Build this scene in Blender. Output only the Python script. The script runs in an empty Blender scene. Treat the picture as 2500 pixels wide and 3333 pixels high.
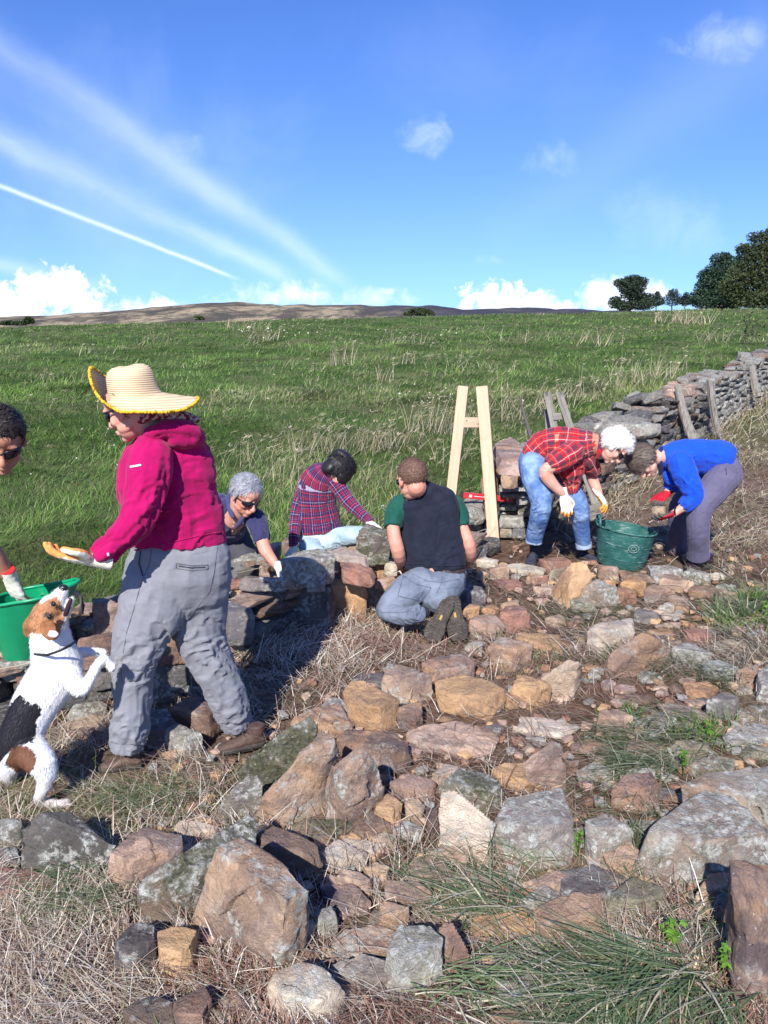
import bpy, bmesh, math, random
import numpy as np
from math import radians, sin, cos, pi, atan2, sqrt
from mathutils import Vector, Matrix

# ------------------------------------------------------------------ camera, sky, sun
SC = bpy.context.scene
COL = SC.collection
F = 2407.0                      # focal length in pixels of the 2500 x 3333 photograph
TILT = radians(12.6)
CAMZ = 1.65
cam_d = bpy.data.cameras.new('camera')
cam = bpy.data.objects.new('camera', cam_d); COL.objects.link(cam)
cam_d.sensor_fit = 'VERTICAL'; cam_d.sensor_height = 36.0; cam_d.lens = 36.0 * F / 3333.0
cam_d.clip_start = 0.05; cam_d.clip_end = 12000
cam.location = (0, 0, CAMZ); cam.rotation_euler = (pi / 2 - TILT, 0, 0)
SC.camera = cam

SUN_AZ = radians(15)     # shadows fall away from the camera and to the right by this much
SUN_EL = radians(38)
SUN_STRENGTH = 5.0
SKY_STRENGTH = 0.075
EXPOSURE = 0.62
sun_d = bpy.data.lights.new('sun', 'SUN'); sun = bpy.data.objects.new('sun', sun_d); COL.objects.link(sun)
sun_d.energy = SUN_STRENGTH; sun_d.angle = radians(0.5); sun_d.color = (1.0, 0.965, 0.91)
SUNV = Vector((-sin(SUN_AZ) * cos(SUN_EL), -cos(SUN_AZ) * cos(SUN_EL), sin(SUN_EL)))
sun.rotation_euler = SUNV.to_track_quat('Z', 'Y').to_euler()
SC.view_settings.view_transform = 'Standard'; SC.view_settings.look = 'None'
SC.view_settings.exposure = EXPOSURE; SC.view_settings.gamma = 1.0
SC.view_settings.use_curve_mapping = False
SC.cycles.max_bounces = 4; SC.cycles.diffuse_bounces = 2; SC.cycles.glossy_bounces = 2
SC.cycles.transparent_max_bounces = 6

# ------------------------------------------------------------------ node helper
class NT:
    def __init__(s, tree): s.t = tree; s.n = tree.nodes; s.l = tree.links
    def node(s, typ, **kw):
        n = s.n.new(typ)
        for k, v in kw.items():
            if k == 'inp':
                for a, b in v.items():
                    if isinstance(b, bpy.types.NodeSocket): s.l.new(b, n.inputs[a])
                    else: n.inputs[a].default_value = b
            else: setattr(n, k, v)
        return n
    def math(s, op, a, b=None, c=None, clamp=False):
        n = s.n.new('ShaderNodeMath'); n.operation = op; n.use_clamp = clamp
        for i, v in enumerate((a, b, c)):
            if v is None: continue
            if isinstance(v, bpy.types.NodeSocket): s.l.new(v, n.inputs[i])
            else: n.inputs[i].default_value = v
        return n.outputs[0]
    def noise(s, vec, scale, detail=4, rough=0.55, dist=0.0, out='Fac'):
        n = s.node('ShaderNodeTexNoise', inp={'Scale': scale, 'Detail': detail, 'Roughness': rough, 'Distortion': dist})
        if vec is not None: s.l.new(vec, n.inputs['Vector'])
        return n.outputs[out]
    def ramp(s, fac, lo, hi, smooth=True):
        n = s.n.new('ShaderNodeMapRange'); n.interpolation_type = 'SMOOTHSTEP' if smooth else 'LINEAR'
        s.l.new(fac, n.inputs[0]); n.inputs[1].default_value = lo; n.inputs[2].default_value = hi
        n.inputs[3].default_value = 0; n.inputs[4].default_value = 1
        return n.outputs[0]
    def mix(s, fac, a, b, mode='MIX'):
        n = s.n.new('ShaderNodeMix'); n.data_type = 'RGBA'; n.blend_type = mode; n.clamp_factor = True
        for i, v in ((0, fac), (6, a), (7, b)):
            if isinstance(v, bpy.types.NodeSocket): s.l.new(v, n.inputs[i])
            elif i == 0: n.inputs[i].default_value = v
            else: n.inputs[i].default_value = (*v[:3], 1)
        return n.outputs[2]

# ------------------------------------------------------------------ world: clear sky, vapour trails, low cumulus
world = bpy.data.worlds.new('World'); SC.world = world; world.use_nodes = True
w = NT(world.node_tree); w.n.clear()
sky = w.node('ShaderNodeTexSky', sky_type='NISHITA', sun_disc=False)
sky.sun_elevation = SUN_EL; sky.sun_rotation = pi + SUN_AZ
sky.altitude = 200; sky.air_density = 1.0; sky.dust_density = 0.35; sky.ozone_density = 2.0
tc = w.node('ShaderNodeTexCoord')
sep = w.node('ShaderNodeSeparateXYZ', inp={0: tc.outputs['Generated']})
ydir = w.math('MAXIMUM', sep.outputs[1], 0.02)
U = w.math('DIVIDE', sep.outputs[0], ydir)       # direction as x/y and z/y : straight trails stay straight
V = w.math('DIVIDE', sep.outputs[2], ydir)
ahead = w.ramp(sep.outputs[1], 0.02, 0.2)
uv = w.node('ShaderNodeCombineXYZ', inp={0: U, 1: V, 2: 0.0}).outputs[0]
def skyuv(px, py):        # full picture at 1659 px wide -> direction
    f = 2212 * 26 / 36.0
    f = F * 1659 / 2500
    u = (px - 829.5) / f; v = -(py - 1106) / f
    y = cos(TILT) + v * sin(TILT); z = -sin(TILT) + v * cos(TILT)
    return u / y, z / y
def trail(p0, p1, w0, w1, fade0, fade1, nscale, seed, edge=0.5):
    """soft streak from direction p0 to p1, widths w0 -> w1, strengths fade0 -> fade1"""
    (x0, y0), (x1, y1) = skyuv(*p0), skyuv(*p1)
    dx, dy = x1 - x0, y1 - y0; L = sqrt(dx * dx + dy * dy); dx /= L; dy /= L
    wob = w.noise(uv, nscale * 0.6, 5, 0.6)
    a = w.math('ADD', w.math('MULTIPLY', w.math('SUBTRACT', U, x0), dx), w.math('MULTIPLY', w.math('SUBTRACT', V, y0), dy))
    t = w.math('DIVIDE', a, L)
    d = w.math('ADD', w.math('MULTIPLY', w.math('SUBTRACT', U, x0), -dy), w.math('MULTIPLY', w.math('SUBTRACT', V, y0), dx))
    d = w.math('ADD', d, w.math('MULTIPLY', w.math('SUBTRACT', wob, 0.5), max(w0, w1) * 1.0))
    tt = w.math('MINIMUM', w.math('MAXIMUM', t, 0.0), 1.0)
    wid = w.math('ADD', w.math('MULTIPLY', tt, w1 - w0), w0)
    x = w.math('DIVIDE', d, wid)
    g = w.math('EXPONENT', w.math('MULTIPLY', w.math('MULTIPLY', x, x), -1.0))
    st = w.math('ADD', w.math('MULTIPLY', tt, fade1 - fade0), fade0)
    nn = w.node('ShaderNodeCombineXYZ', inp={0: w.math('MULTIPLY', a, nscale * 0.25), 1: w.math('MULTIPLY', d, nscale), 2: seed}).outputs[0]
    tex = w.ramp(w.noise(nn, 1.0, 5, 0.6), 0.15, 0.75)
    end = w.math('MULTIPLY', w.ramp(t, -0.02, 0.03), w.math('SUBTRACT', 1.0, w.ramp(t, 0.94, 1.02)))
    m = w.math('MULTIPLY', w.math('MULTIPLY', g, st), w.math('MULTIPLY', w.math('ADD', w.math('MULTIPLY', tex, edge), 1.0 - edge), end))
    return m
tr = [trail((-500, 206), (518, 604), 0.0036, 0.0022, 0.75, 0.85, 26, 1.0, 0.4),
      trail((-500, 60), (650, 612), 0.024, 0.0095, 0.30, 0.52, 16, 3.3, 0.85),
      trail((-600, -330), (760, 622), 0.028, 0.010, 0.08, 0.44, 16, 5.2, 0.85),
      trail((-600, -120), (560, 470), 0.030, 0.016, 0.10, 0.12, 10, 6.6, 0.8),
      trail((-300, 500), (230, 625), 0.010, 0.008, 0.50, 0.20, 14, 7.7, 0.5),
      trail((1050, 520), (1700, 60), 0.03, 0.05, 0.03, 0.13, 7, 9.1, 0.7)]
def puff(px, py, rx, ry, strength, seed, scale=9.0, soft=(0.1, 1.9)):
    cx, cy = skyuv(px, py)
    f = 1600.0
    x = w.math('DIVIDE', w.math('SUBTRACT', U, cx), rx / f); y = w.math('DIVIDE', w.math('SUBTRACT', V, cy), ry / f)
    r2 = w.math('ADD', w.math('MULTIPLY', x, x), w.math('MULTIPLY', y, y))
    off = w.node('ShaderNodeVectorMath', operation='ADD', inp={0: uv, 1: (seed, seed * 1.7, seed)}).outputs[0]
    n = w.noise(off, scale, 7, 0.6, 0.4)
    v = w.math('ADD', w.math('SUBTRACT', 1.0, r2), w.math('MULTIPLY', w.math('SUBTRACT', n, 0.5), 3.4))
    return w.math('MULTIPLY', w.ramp(v, soft[0], soft[1]), strength)
wisps = [puff(915, 298, 62, 50, 0.42, 2.1, 26), puff(1565, 90, 125, 48, 0.34, 3.1, 22), puff(1180, 345, 80, 40, 0.24, 4.4, 26),
         puff(385, 318, 70, 35, 0.18, 5.4, 24), puff(1050, 562, 38, 14, 0.25, 1.9, 40), puff(1440, 470, 150, 100, 0.20, 6.6, 12), puff(250, 330, 420, 260, 0.16, 8.8, 5), puff(1000, 130, 500, 160, 0.07, 3.8, 5)]
HS = (0.35, 0.85)
cum = [puff(118, 640, 135, 84, 1.0, 7.3, 34, HS), puff(-30, 660, 150, 66, 0.95, 8.2, 30, HS), puff(290, 668, 150, 38, 0.8, 4.7, 36, (.2, 1.1)),
       puff(1075, 650, 130, 46, 1.0, 9.4, 40, HS), puff(1180, 662, 90, 30, 0.85, 1.3, 40, HS), puff(1340, 640, 125, 56, 0.85, 2.6, 30, (.2, 1.2)),
       puff(620, 638, 170, 34, 0.62, 3.6, 40, (.1, 1.6)), puff(800, 645, 130, 28, 0.5, 5.6, 40, (.1, 1.6)), puff(480, 660, 130, 18, 0.30, 6.1, 40, (.1, 1.6))]
def over(lst):
    r = None
    for m in lst:
        inv = w.math('SUBTRACT', 1.0, w.math('MINIMUM', m, 1.0))
        r = inv if r is None else w.math('MULTIPLY', r, inv)
    return w.math('SUBTRACT', 1.0, r)
m_tr = w.math('MULTIPLY', over(tr + wisps), ahead)
m_cu = w.math('MULTIPLY', over(cum), ahead)
hs = w.node('ShaderNodeHueSaturation', inp={'Saturation': 1.28, 'Value': 1.0, 'Hue': 0.508, 'Color': sky.outputs[0]})
gain = w.mix(1.0, hs.outputs[0], (1.62, 1.55, 1.85), 'MULTIPLY')
kk = w.node('ShaderNodeVectorMath', operation='MULTIPLY_ADD', inp={0: gain, 1: (0.151, 0.052, 0.008), 2: (1.0, 1.0, 1.0)})
gain = w.node('ShaderNodeVectorMath', operation='DIVIDE', inp={0: gain, 1: kk.outputs[0]}).outputs[0]
shade = w.noise(uv, 22, 5, 0.6)
ccol = w.mix(w.ramp(shade, 0.35, 0.62), (8.6, 9.6, 12.5), (13.4, 13.2, 13.6))
c1 = w.mix(m_tr, gain, (9.6, 11.0, 13.2))
c2 = w.mix(m_cu, c1, ccol)
bg = w.node('ShaderNodeBackground', inp={'Color': c2, 'Strength': SKY_STRENGTH})
wo = w.node('ShaderNodeOutputWorld', inp={0: bg.outputs[0]})

# ------------------------------------------------------------------ geometry of the place
FR = {'S': (0, 0, 1.0), 'D': (0, 0, 0.6636), 'C1': (0, 1100, 1.7463), 'C2': (0, 1800, 1.7463), 'C3': (650, 1400, 1.659), 'C4': (1400, 1200, 1.5082),
      'C5': (0, 2500, 1.3272), 'C6': (1250, 2500, 1.3272), 'C7': (700, 1900, 1.8433), 'C8': (1500, 1800, 1.659),
      'C9': (1650, 1350, 2.0737), 'CA': (0, 1650, 3.318)}
def src(fr, x, y):
    ox, oy, s = FR[fr]; return ox + x / s, oy + y / s
def ray(px, py):
    u = (px - 1250) / F; v = -(py - 1666.5) / F
    return Vector((u, cos(TILT) + v * sin(TILT), -sin(TILT) + v * cos(TILT)))
CAM = Vector((0, 0, CAMZ))
def PY(fr, x, y, Y):
    """the point of the sight line through (x, y) of a crop that lies at distance Y"""
    r = ray(*src(fr, x, y)); return CAM + r * (Y / r.y)
def unit(fr, p):
    """metres per crop pixel at point p"""
    d = (p - CAM).dot(Vector((0, cos(TILT), -sin(TILT)))); return d / F / FR[fr][2]
def hterr(x, y):
    x = np.asarray(x, float); y = np.asarray(y, float)
    xs = np.clip(x, -60, 60)
    s = 0.085 + 0.0006 * xs
    yy = y - 6.5
    rise = np.where(yy > 0, yy, 0) * s
    rise = np.where((yy > -1) & (yy < 1), s * (yy + 1) ** 2 / 4, rise)
    crest = s * (46 - 6.5)
    k = 0.7
    far = crest + (y - 46) * 0.022
    m = np.minimum(rise, far)
    d = np.clip(1 - np.abs(rise - far) / k, 0, 1)
    z = m - d * d * k * 0.12
    z = z - np.clip(y - 260, 0, None) * 0.03
    b = 0.010 * np.sin(x * 1.7 + 0.6) * np.sin(y * 1.3 + 1.0) + 0.006 * np.sin(x * 4.1 + y * 2.2) + 0.004 * np.sin(x * 3.0 - y * 5.2)
    amp = 1 + np.clip((y - 9) / 5, 0, 5)
    b = b * amp + np.clip((y - 9) / 10, 0, 1) * 0.10 * np.sin(x * 0.45 + 1.3) * np.sin(y * 0.33)
    return z + b
def H(x, y): return float(hterr(x, y))
def GP(fr, x, y, dz=0.0):
    """the point where the sight line through (x, y) of a crop meets the ground raised by dz"""
    r = ray(*src(fr, x, y)); t = 1.0
    lo, hi = 0.5, 400.0
    for i in range(60):
        m = (lo + hi) / 2; p = CAM + r * m
        if p.z > H(p.x, p.y) + dz: lo = m
        else: hi = m
    return CAM + r * lo
def PZ(fr, x, y, z):
    r = ray(*src(fr, x, y)); t = (z - CAMZ) / r.z; return CAM + r * t

# the line of the dry stone wall: rebuilt stretch, then the old stretch uphill
WALL = [(-3.4, 2.55), (-1.75, 3.0), (-1.15, 3.25), (-0.80, 3.85), (-0.31, 4.40), (0.35, 5.05), (0.78, 5.60), (1.20, 6.20), (2.37, 7.75), (4.1, 10.0), (7.55, 14.5), (11.2, 19.2)]
def side_of_wall(x, y):
    """signed distance in metres: positive on the field side (left / far), numpy"""
    x = np.asarray(x, float); y = np.asarray(y, float)
    best = np.full(x.shape, 1e9); sg = np.zeros(x.shape)
    for (ax, ay), (bx, by) in zip([(-20, 0.5)] + WALL, WALL + [(60, 82)]):
        dx, dy = bx - ax, by - ay; L2 = dx * dx + dy * dy
        t = np.clip(((x - ax) * dx + (y - ay) * dy) / L2, 0, 1)
        ex = x - (ax + t * dx); ey = y - (ay + t * dy)
        d = np.sqrt(ex * ex + ey * ey); c = dx * ey - dy * ex
        m = d < best; best = np.where(m, d, best); sg = np.where(m, np.where(c >= 0, 1, -1), sg)
    return best * sg

_rt = np.random.RandomState(7).rand(64, 64, 64).astype(np.float32)
def vnoise(p, seed=0):
    p = np.asarray(p, float) + seed * 17.31 + 1000.0
    i = np.floor(p).astype(int); f = p - i; f = f * f * (3 - 2 * f)
    r = 0
    for a in (0, 1):
        for b in (0, 1):
            for c in (0, 1):
                wgt = (f[:, 0] if a else 1 - f[:, 0]) * (f[:, 1] if b else 1 - f[:, 1]) * (f[:, 2] if c else 1 - f[:, 2])
                r = r + wgt * _rt[(i[:, 0] + a) % 64, (i[:, 1] + b) % 64, (i[:, 2] + c) % 64]
    return r
def fbm(p, octv=3, seed=0):
    p = np.asarray(p, float); r = 0; a = 0.5; t = 0
    for k in range(octv):
        r = r + a * vnoise(p * (2 ** k), seed + k); t += a; a *= 0.5
    return r / t

# ------------------------------------------------------------------ object helpers
def link(o, parent=None):
    COL.objects.link(o)
    if parent is not None: o.parent = parent
    return o
def tag(o, label=None, cat=None, group=None, kind=None):
    if label: o['label'] = label
    if cat: o['category'] = cat
    if group: o['group'] = group
    if kind: o['kind'] = kind
    return o
def empty(name, loc, label, cat, group=None):
    o = bpy.data.objects.new(name, None); o.location = loc; o.empty_display_size = 0.05
    link(o); return tag(o, label, cat, group)
def mesh_np(name, v, f, mat=None, smooth=True):
    """v (n,3); f list of index lists or (m,k) array"""
    me = bpy.data.meshes.new(name)
    v = np.asarray(v, np.float32)
    if isinstance(f, np.ndarray):
        k = f.shape[1]; m = f.shape[0]
        me.vertices.add(len(v)); me.vertices.foreach_set('co', v.ravel())
        me.loops.add(m * k); me.loops.foreach_set('vertex_index', f.astype(np.int32).ravel())
        me.polygons.add(m); me.polygons.foreach_set('loop_start', np.arange(0, m * k, k, dtype=np.int32))
        me.polygons.foreach_set('loop_total', np.full(m, k, np.int32))
        me.update(calc_edges=True)
    else:
        me.from_pydata([tuple(map(float, q)) for q in v], [], [tuple(q) for q in f]); me.update()
    if smooth: me.polygons.foreach_set('use_smooth', np.ones(len(me.polygons), bool))
    if mat: me.materials.append(mat)
    return me
def set_col(me, col, name='Col'):
    a = me.color_attributes.new(name, 'FLOAT_COLOR', 'POINT')
    c = np.ones((len(me.vertices), 4), np.float32); c[:, :3] = col
    a.data.foreach_set('color', c.ravel())
def obj(name, me, parent=None, mat=None, world_verts=True):
    o = bpy.data.objects.new(name, me); link(o, parent)
    if mat: 
        me.materials.clear(); me.materials.append(mat)
    if parent is not None and world_verts:      # mesh given in world coordinates: bring it into the parent's
        me.transform(Matrix.Translation(-Vector(parent_loc(parent))))
    return o
def parent_loc(o):
    l = Vector(o.location)
    while o.parent is not None:
        o = o.parent; l = l + Vector(o.location)
    return l

# ------------------------------------------------------------------ voxel remesh in one batch
JOBS = []
TMPC = bpy.data.collections.new('tmp'); COL.children.link(TMPC)
def remesh_job(verts, faces, voxel, smooth, cb):
    me = bpy.data.meshes.new('t'); me.from_pydata([tuple(map(float, q)) for q in verts], [], faces); me.update()
    o = bpy.data.objects.new('t', me); TMPC.objects.link(o)
    m = o.modifiers.new('r', 'REMESH'); m.mode = 'VOXEL'; m.voxel_size = voxel; m.adaptivity = 0
    if smooth:
        s = o.modifiers.new('s', 'SMOOTH'); s.factor = 0.5; s.iterations = smooth
    JOBS.append((o, cb))
def flush_jobs():
    global JOBS
    dg = bpy.context.evaluated_depsgraph_get(); dg.update()
    res = []
    for o, cb in JOBS:
        me = bpy.data.meshes.new_from_object(o.evaluated_get(dg)); res.append((me, cb))
    for o, cb in JOBS:
        md = o.data; bpy.data.objects.remove(o); bpy.data.meshes.remove(md)
    JOBS = []
    for me, cb in res: cb(me)
def get_co(me):
    v = np.empty(len(me.vertices) * 3, np.float32); me.vertices.foreach_get('co', v); return v.reshape(-1, 3).astype(float)
def get_no(me):
    v = np.empty(len(me.vertices) * 3, np.float32); me.vertices.foreach_get('normal', v); return v.reshape(-1, 3).astype(float)
def set_co(me, v):
    me.vertices.foreach_set('co', np.asarray(v, np.float32).ravel()); me.update()
def shade_smooth(me): me.polygons.foreach_set('use_smooth', np.ones(len(me.polygons), bool))
# ------------------------------------------------------------------ materials
def new_mat(name, rough=0.8, spec=0.3):
    m = bpy.data.materials.new(name); m.use_nodes = True
    t = NT(m.node_tree); t.n.clear()
    b = t.node('ShaderNodeBsdfPrincipled'); o = t.node('ShaderNodeOutputMaterial', inp={0: b.outputs[0]})
    b.inputs['Roughness'].default_value = rough
    b.inputs['Specular IOR Level'].default_value = spec
    return m, t, b
def bump(t, b, h, strength, dist=0.01):
    n = t.node('ShaderNodeBump', inp={'Strength': strength, 'Distance': dist, 'Height': h})
    t.l.new(n.outputs[0], b.inputs['Normal'])
def objcoord(t, rnd=True):
    tc = t.node('ShaderNodeTexCoord')
    if not rnd: return tc.outputs['Object']
    oi = t.node('ShaderNodeObjectInfo')
    r = t.math('MULTIPLY', oi.outputs['Random'], 37.0)
    return t.node('ShaderNodeVectorMath', operation='ADD', inp={0: tc.outputs['Object'], 1: t.node('ShaderNodeCombineXYZ', inp={0: r, 1: r, 2: r}).outputs[0]}).outputs[0]
def simple(name, col, rough=0.8, spec=0.3, var=0.15, scale=30, bstr=0.0, bscale=200, bdist=0.003, metal=0.0):
    m, t, b = new_mat(name, rough, spec)
    c = objcoord(t, False)
    n = t.noise(c, scale, 5, 0.6)
    col2 = tuple(x * (1 - var) for x in col); col3 = tuple(min(1, x * (1 + var)) for x in col)
    cc_ = t.mix(t.ramp(n, 0.3, 0.7), col2, col3)
    cc_ = t.mix(t.math('MULTIPLY', t.ramp(t.noise(c, 22, 8, 0.75, 1.5), 0.58, 0.72), 0.22), cc_, (0.34, 0.28, 0.22))      # dust and scuffs
    t.l.new(cc_, b.inputs['Base Color'])
    b.inputs['Metallic'].default_value = metal
    if bstr: bump(t, b, t.noise(c, bscale, 3, 0.6), bstr, bdist)
    return m

def rock_material():
    m, t, b = new_mat('weathered_sandstone', 0.9, 0.25)
    c = objcoord(t)
    oi = t.node('ShaderNodeObjectInfo')
    def att(n): return t.node('ShaderNodeAttribute', attribute_type='OBJECT', attribute_name=n).outputs['Fac']
    base = oi.outputs['Color']
    n1 = t.noise(c, 4.5, 4, 0.55, 0.6)
    n2 = t.noise(c, 11, 7, 0.65, 0.9)
    n3 = t.noise(c, 3.2, 4, 0.6, 0.4)
    # soft tonal drift inside the stone
    dk = t.mix(1.0, base, (0.66, 0.61, 0.60), 'MULTIPLY')
    lt = t.mix(1.0, base, (1.20, 1.17, 1.12), 'MULTIPLY')
    col = t.mix(t.ramp(n1, 0.32, 0.68), dk, lt)
    # iron staining, orange
    col = t.mix(t.math('MULTIPLY', t.ramp(n3, 0.50, 0.62), att('iron')), col, (0.45, 0.27, 0.15))
    # manganese staining, blue-black bands
    w1 = t.noise(c, 4.3, 5, 0.6, 1.2)
    band = t.ramp(t.math('ABSOLUTE', t.math('SUBTRACT', w1, 0.47)), 0.055, 0.01)
    patch = t.ramp(t.noise(c, 5.0, 5, 0.55, 0.3), 0.54, 0.62)
    col = t.mix(t.math('MULTIPLY', t.math('MAXIMUM', t.math('MULTIPLY', band, 0.45), t.math('MULTIPLY', patch, 0.8)), att('stain')), col, (0.095, 0.078, 0.088))
    # lichen : pale grey crusts with ragged edges
    l1 = t.noise(c, 26, 6, 0.75, 0.6); l2 = t.noise(c, 48, 6, 0.7)
    l3 = t.noise(c, 9, 4, 0.6, 0.3)
    lf = t.math('MULTIPLY', t.ramp(t.math('ADD', l3, t.math('MULTIPLY', att('lichen'), 0.22)), 0.55, 0.66), t.ramp(t.math('ADD', l1, t.math('MULTIPLY', l2, 0.6)), 0.74, 0.86))
    lcol = t.mix(t.ramp(l2, 0.35, 0.7), (0.34, 0.34, 0.30), (0.60, 0.59, 0.53))
    col = t.mix(t.math('MULTIPLY', lf, t.math('MINIMUM', t.math('MULTIPLY', att('lichen'), 3.0), 0.9)), col, lcol)
    # moss / green algae
    mf = t.ramp(t.math('ADD', t.noise(c, 9, 7, 0.7, 0.5), t.math('MULTIPLY', att('moss'), 0.3)), 0.60, 0.72)
    mcol = t.mix(t.ramp(t.noise(c, 70, 4, 0.6), 0.35, 0.7), (0.060, 0.060, 0.036), (0.150, 0.150, 0.075))
    col = t.mix(t.math('MULTIPLY', mf, t.math('MINIMUM', t.math('MULTIPLY', att('moss'), 2.2), 0.85)), col, mcol)
    # grain, specks
    g = t.noise(c, 130, 5, 0.7)
    col = t.mix(0.75, col, t.mix(t.ramp(g, 0.25, 0.75, False), (0.62, 0.62, 0.62), (1.3, 1.3, 1.3)), 'MULTIPLY')
    sp = t.node('ShaderNodeTexVoronoi', inp={'Vector': c, 'Scale': 55.0, 'Randomness': 1.0})
    spk = t.math('MULTIPLY', t.math('LESS_THAN', sp.outputs['Distance'], 0.16), t.ramp(n2, 0.5, 0.6))
    col = t.mix(t.math('MULTIPLY', spk, 0.6), col, (0.6, 0.56, 0.5))
    t.l.new(col, b.inputs['Base Color'])
    mus = t.noise(c, 20, 7, 0.74, 0.6)
    hh = t.math('ADD', t.math('MULTIPLY', mus, 1.0), t.math('MULTIPLY', g, 0.25))
    hh = t.math('ADD', hh, t.math('MULTIPLY', lf, 0.05))
    bump(t, b, hh, 1.0, 0.026)
    return m
ROCK = rock_material()

def ground_material():
    m, t, b = new_mat('cut_hay_and_turf', 0.95, 0.15)
    geo = t.node('ShaderNodeNewGeometry')
    c = geo.outputs['Position']
    at = t.node('ShaderNodeAttribute', attribute_name='Col')
    sep = t.node('ShaderNodeSeparateColor', inp={0: at.outputs['Color']})
    n1 = t.noise(c, 1.3, 5, 0.6); n2 = t.noise(c, 14, 6, 0.65); n3 = t.noise(c, 90, 5, 0.7)
    soil = t.mix(t.ramp(n2, 0.35, 0.65), (0.075, 0.042, 0.028), (0.17, 0.105, 0.070))
    straw = t.mix(t.ramp(n3, 0.3, 0.7), (0.085, 0.058, 0.042), (0.27, 0.205, 0.15))
    hay = t.mix(t.ramp(t.noise(c, 5, 6, 0.7), 0.40, 0.58), soil, straw)
    gr = t.mix(t.ramp(n1, 0.35, 0.65), (0.038, 0.075, 0.014), (0.075, 0.115, 0.026))
    gr = t.mix(t.math('MULTIPLY', t.ramp(t.noise(c, 0.45, 8, 0.7), 0.44, 0.60), 0.75), gr, (0.125, 0.125, 0.055))
    gr = t.mix(t.math('MULTIPLY', t.ramp(t.noise(c, 2.2, 8, 0.75), 0.50, 0.60), 0.6), gr, (0.028, 0.050, 0.014))
    gr = t.mix(0.8, gr, t.mix(n3, (0.5, 0.5, 0.5), (1.4, 1.4, 1.4)), 'MULTIPLY')
    col = t.mix(sep.outputs[0], hay, gr)
    col = t.mix(sep.outputs[1], col, soil)
    t.l.new(col, b.inputs['Base Color'])
    bump(t, b, t.math('ADD', n3, n2), 0.7, 0.02)
    return m
GROUND = ground_material()

def blade_material(name, rough=0.6, trans=0.25):
    m = bpy.data.materials.new(name); m.use_nodes = True
    t = NT(m.node_tree); t.n.clear()
    at = t.node('ShaderNodeAttribute', attribute_name='Col')
    b = t.node('ShaderNodeBsdfPrincipled', inp={'Base Color': at.outputs['Color'], 'Roughness': rough})
    b.inputs['Specular IOR Level'].default_value = 0.35
    tr_ = t.node('ShaderNodeBsdfTranslucent', inp={'Color': at.outputs['Color']})
    mx = t.node('ShaderNodeMixShader', inp={0: trans, 1: b.outputs[0], 2: tr_.outputs[0]})
    t.node('ShaderNodeOutputMaterial', inp={0: mx.outputs[0]})
    return m
BLADE = blade_material('grass_blade')
STRAW = blade_material('dry_straw', 0.7, 0.12)
LEAF = blade_material('tree_leaf', 0.6, 0.2)

def vcol_material(name, rough=0.85, spec=0.2, bscale=150, bstr=0.3, bdist=0.003):
    m, t, b = new_mat(name, rough, spec)
    at = t.node('ShaderNodeAttribute', attribute_name='Col')
    c = objcoord(t, False)
    n = t.noise(c, bscale * 0.5, 5, 0.6)
    t.l.new(t.mix(0.6, at.outputs['Color'], t.mix(n, (0.8, 0.8, 0.8), (1.2, 1.2, 1.2)), 'MULTIPLY'), b.inputs['Base Color'])
    if bstr: bump(t, b, t.noise(c, bscale, 4, 0.6), bstr, bdist)
    return m

def skin_material(name, col):
    m, t, b = new_mat(name, 0.55, 0.35)
    c = objcoord(t, False)
    n = t.noise(c, 18, 5, 0.6)
    red = (col[0] * 0.98, col[1] * 0.78, col[2] * 0.74)
    t.l.new(t.mix(t.ramp(n, 0.35, 0.7), col, red), b.inputs['Base Color'])
    b.inputs['Subsurface Weight'].default_value = 0.12
    b.inputs['Subsurface Radius'].default_value = (0.012, 0.004, 0.002)
    bump(t, b, t.noise(c, 160, 4, 0.6), 0.25, 0.002)
    return m
def cloth_material(name, col, rough=0.95, var=0.12, weave=700, fuzz=0.06, scale=14, bstr=0.25, dist=0.004):
    m, t, b = new_mat(name, rough, 0.15)
    c = objcoord(t, False)
    n = t.noise(c, scale, 6, 0.65)
    fn = t.noise(c, weave * 0.35, 3, 0.6)
    a = tuple(x * (1 - var) for x in col); d = tuple(min(1, x * (1 + var)) for x in col)
    cc = t.mix(t.ramp(n, 0.3, 0.7), a, d)
    cc = t.mix(0.5, cc, t.mix(fn, (0.8, 0.8, 0.8), (1.2, 1.2, 1.2)), 'MULTIPLY')
    t.l.new(cc, b.inputs['Base Color'])
    b.inputs['Sheen Weight'].default_value = fuzz
    b.inputs['Sheen Roughness'].default_value = 0.5
    hh = t.math('ADD', t.math('MULTIPLY', t.noise(c, 28, 4, 0.6, 0.8), 1.0), t.math('MULTIPLY', fn, 0.25))
    bump(t, b, hh, bstr, dist)
    return m
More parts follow.
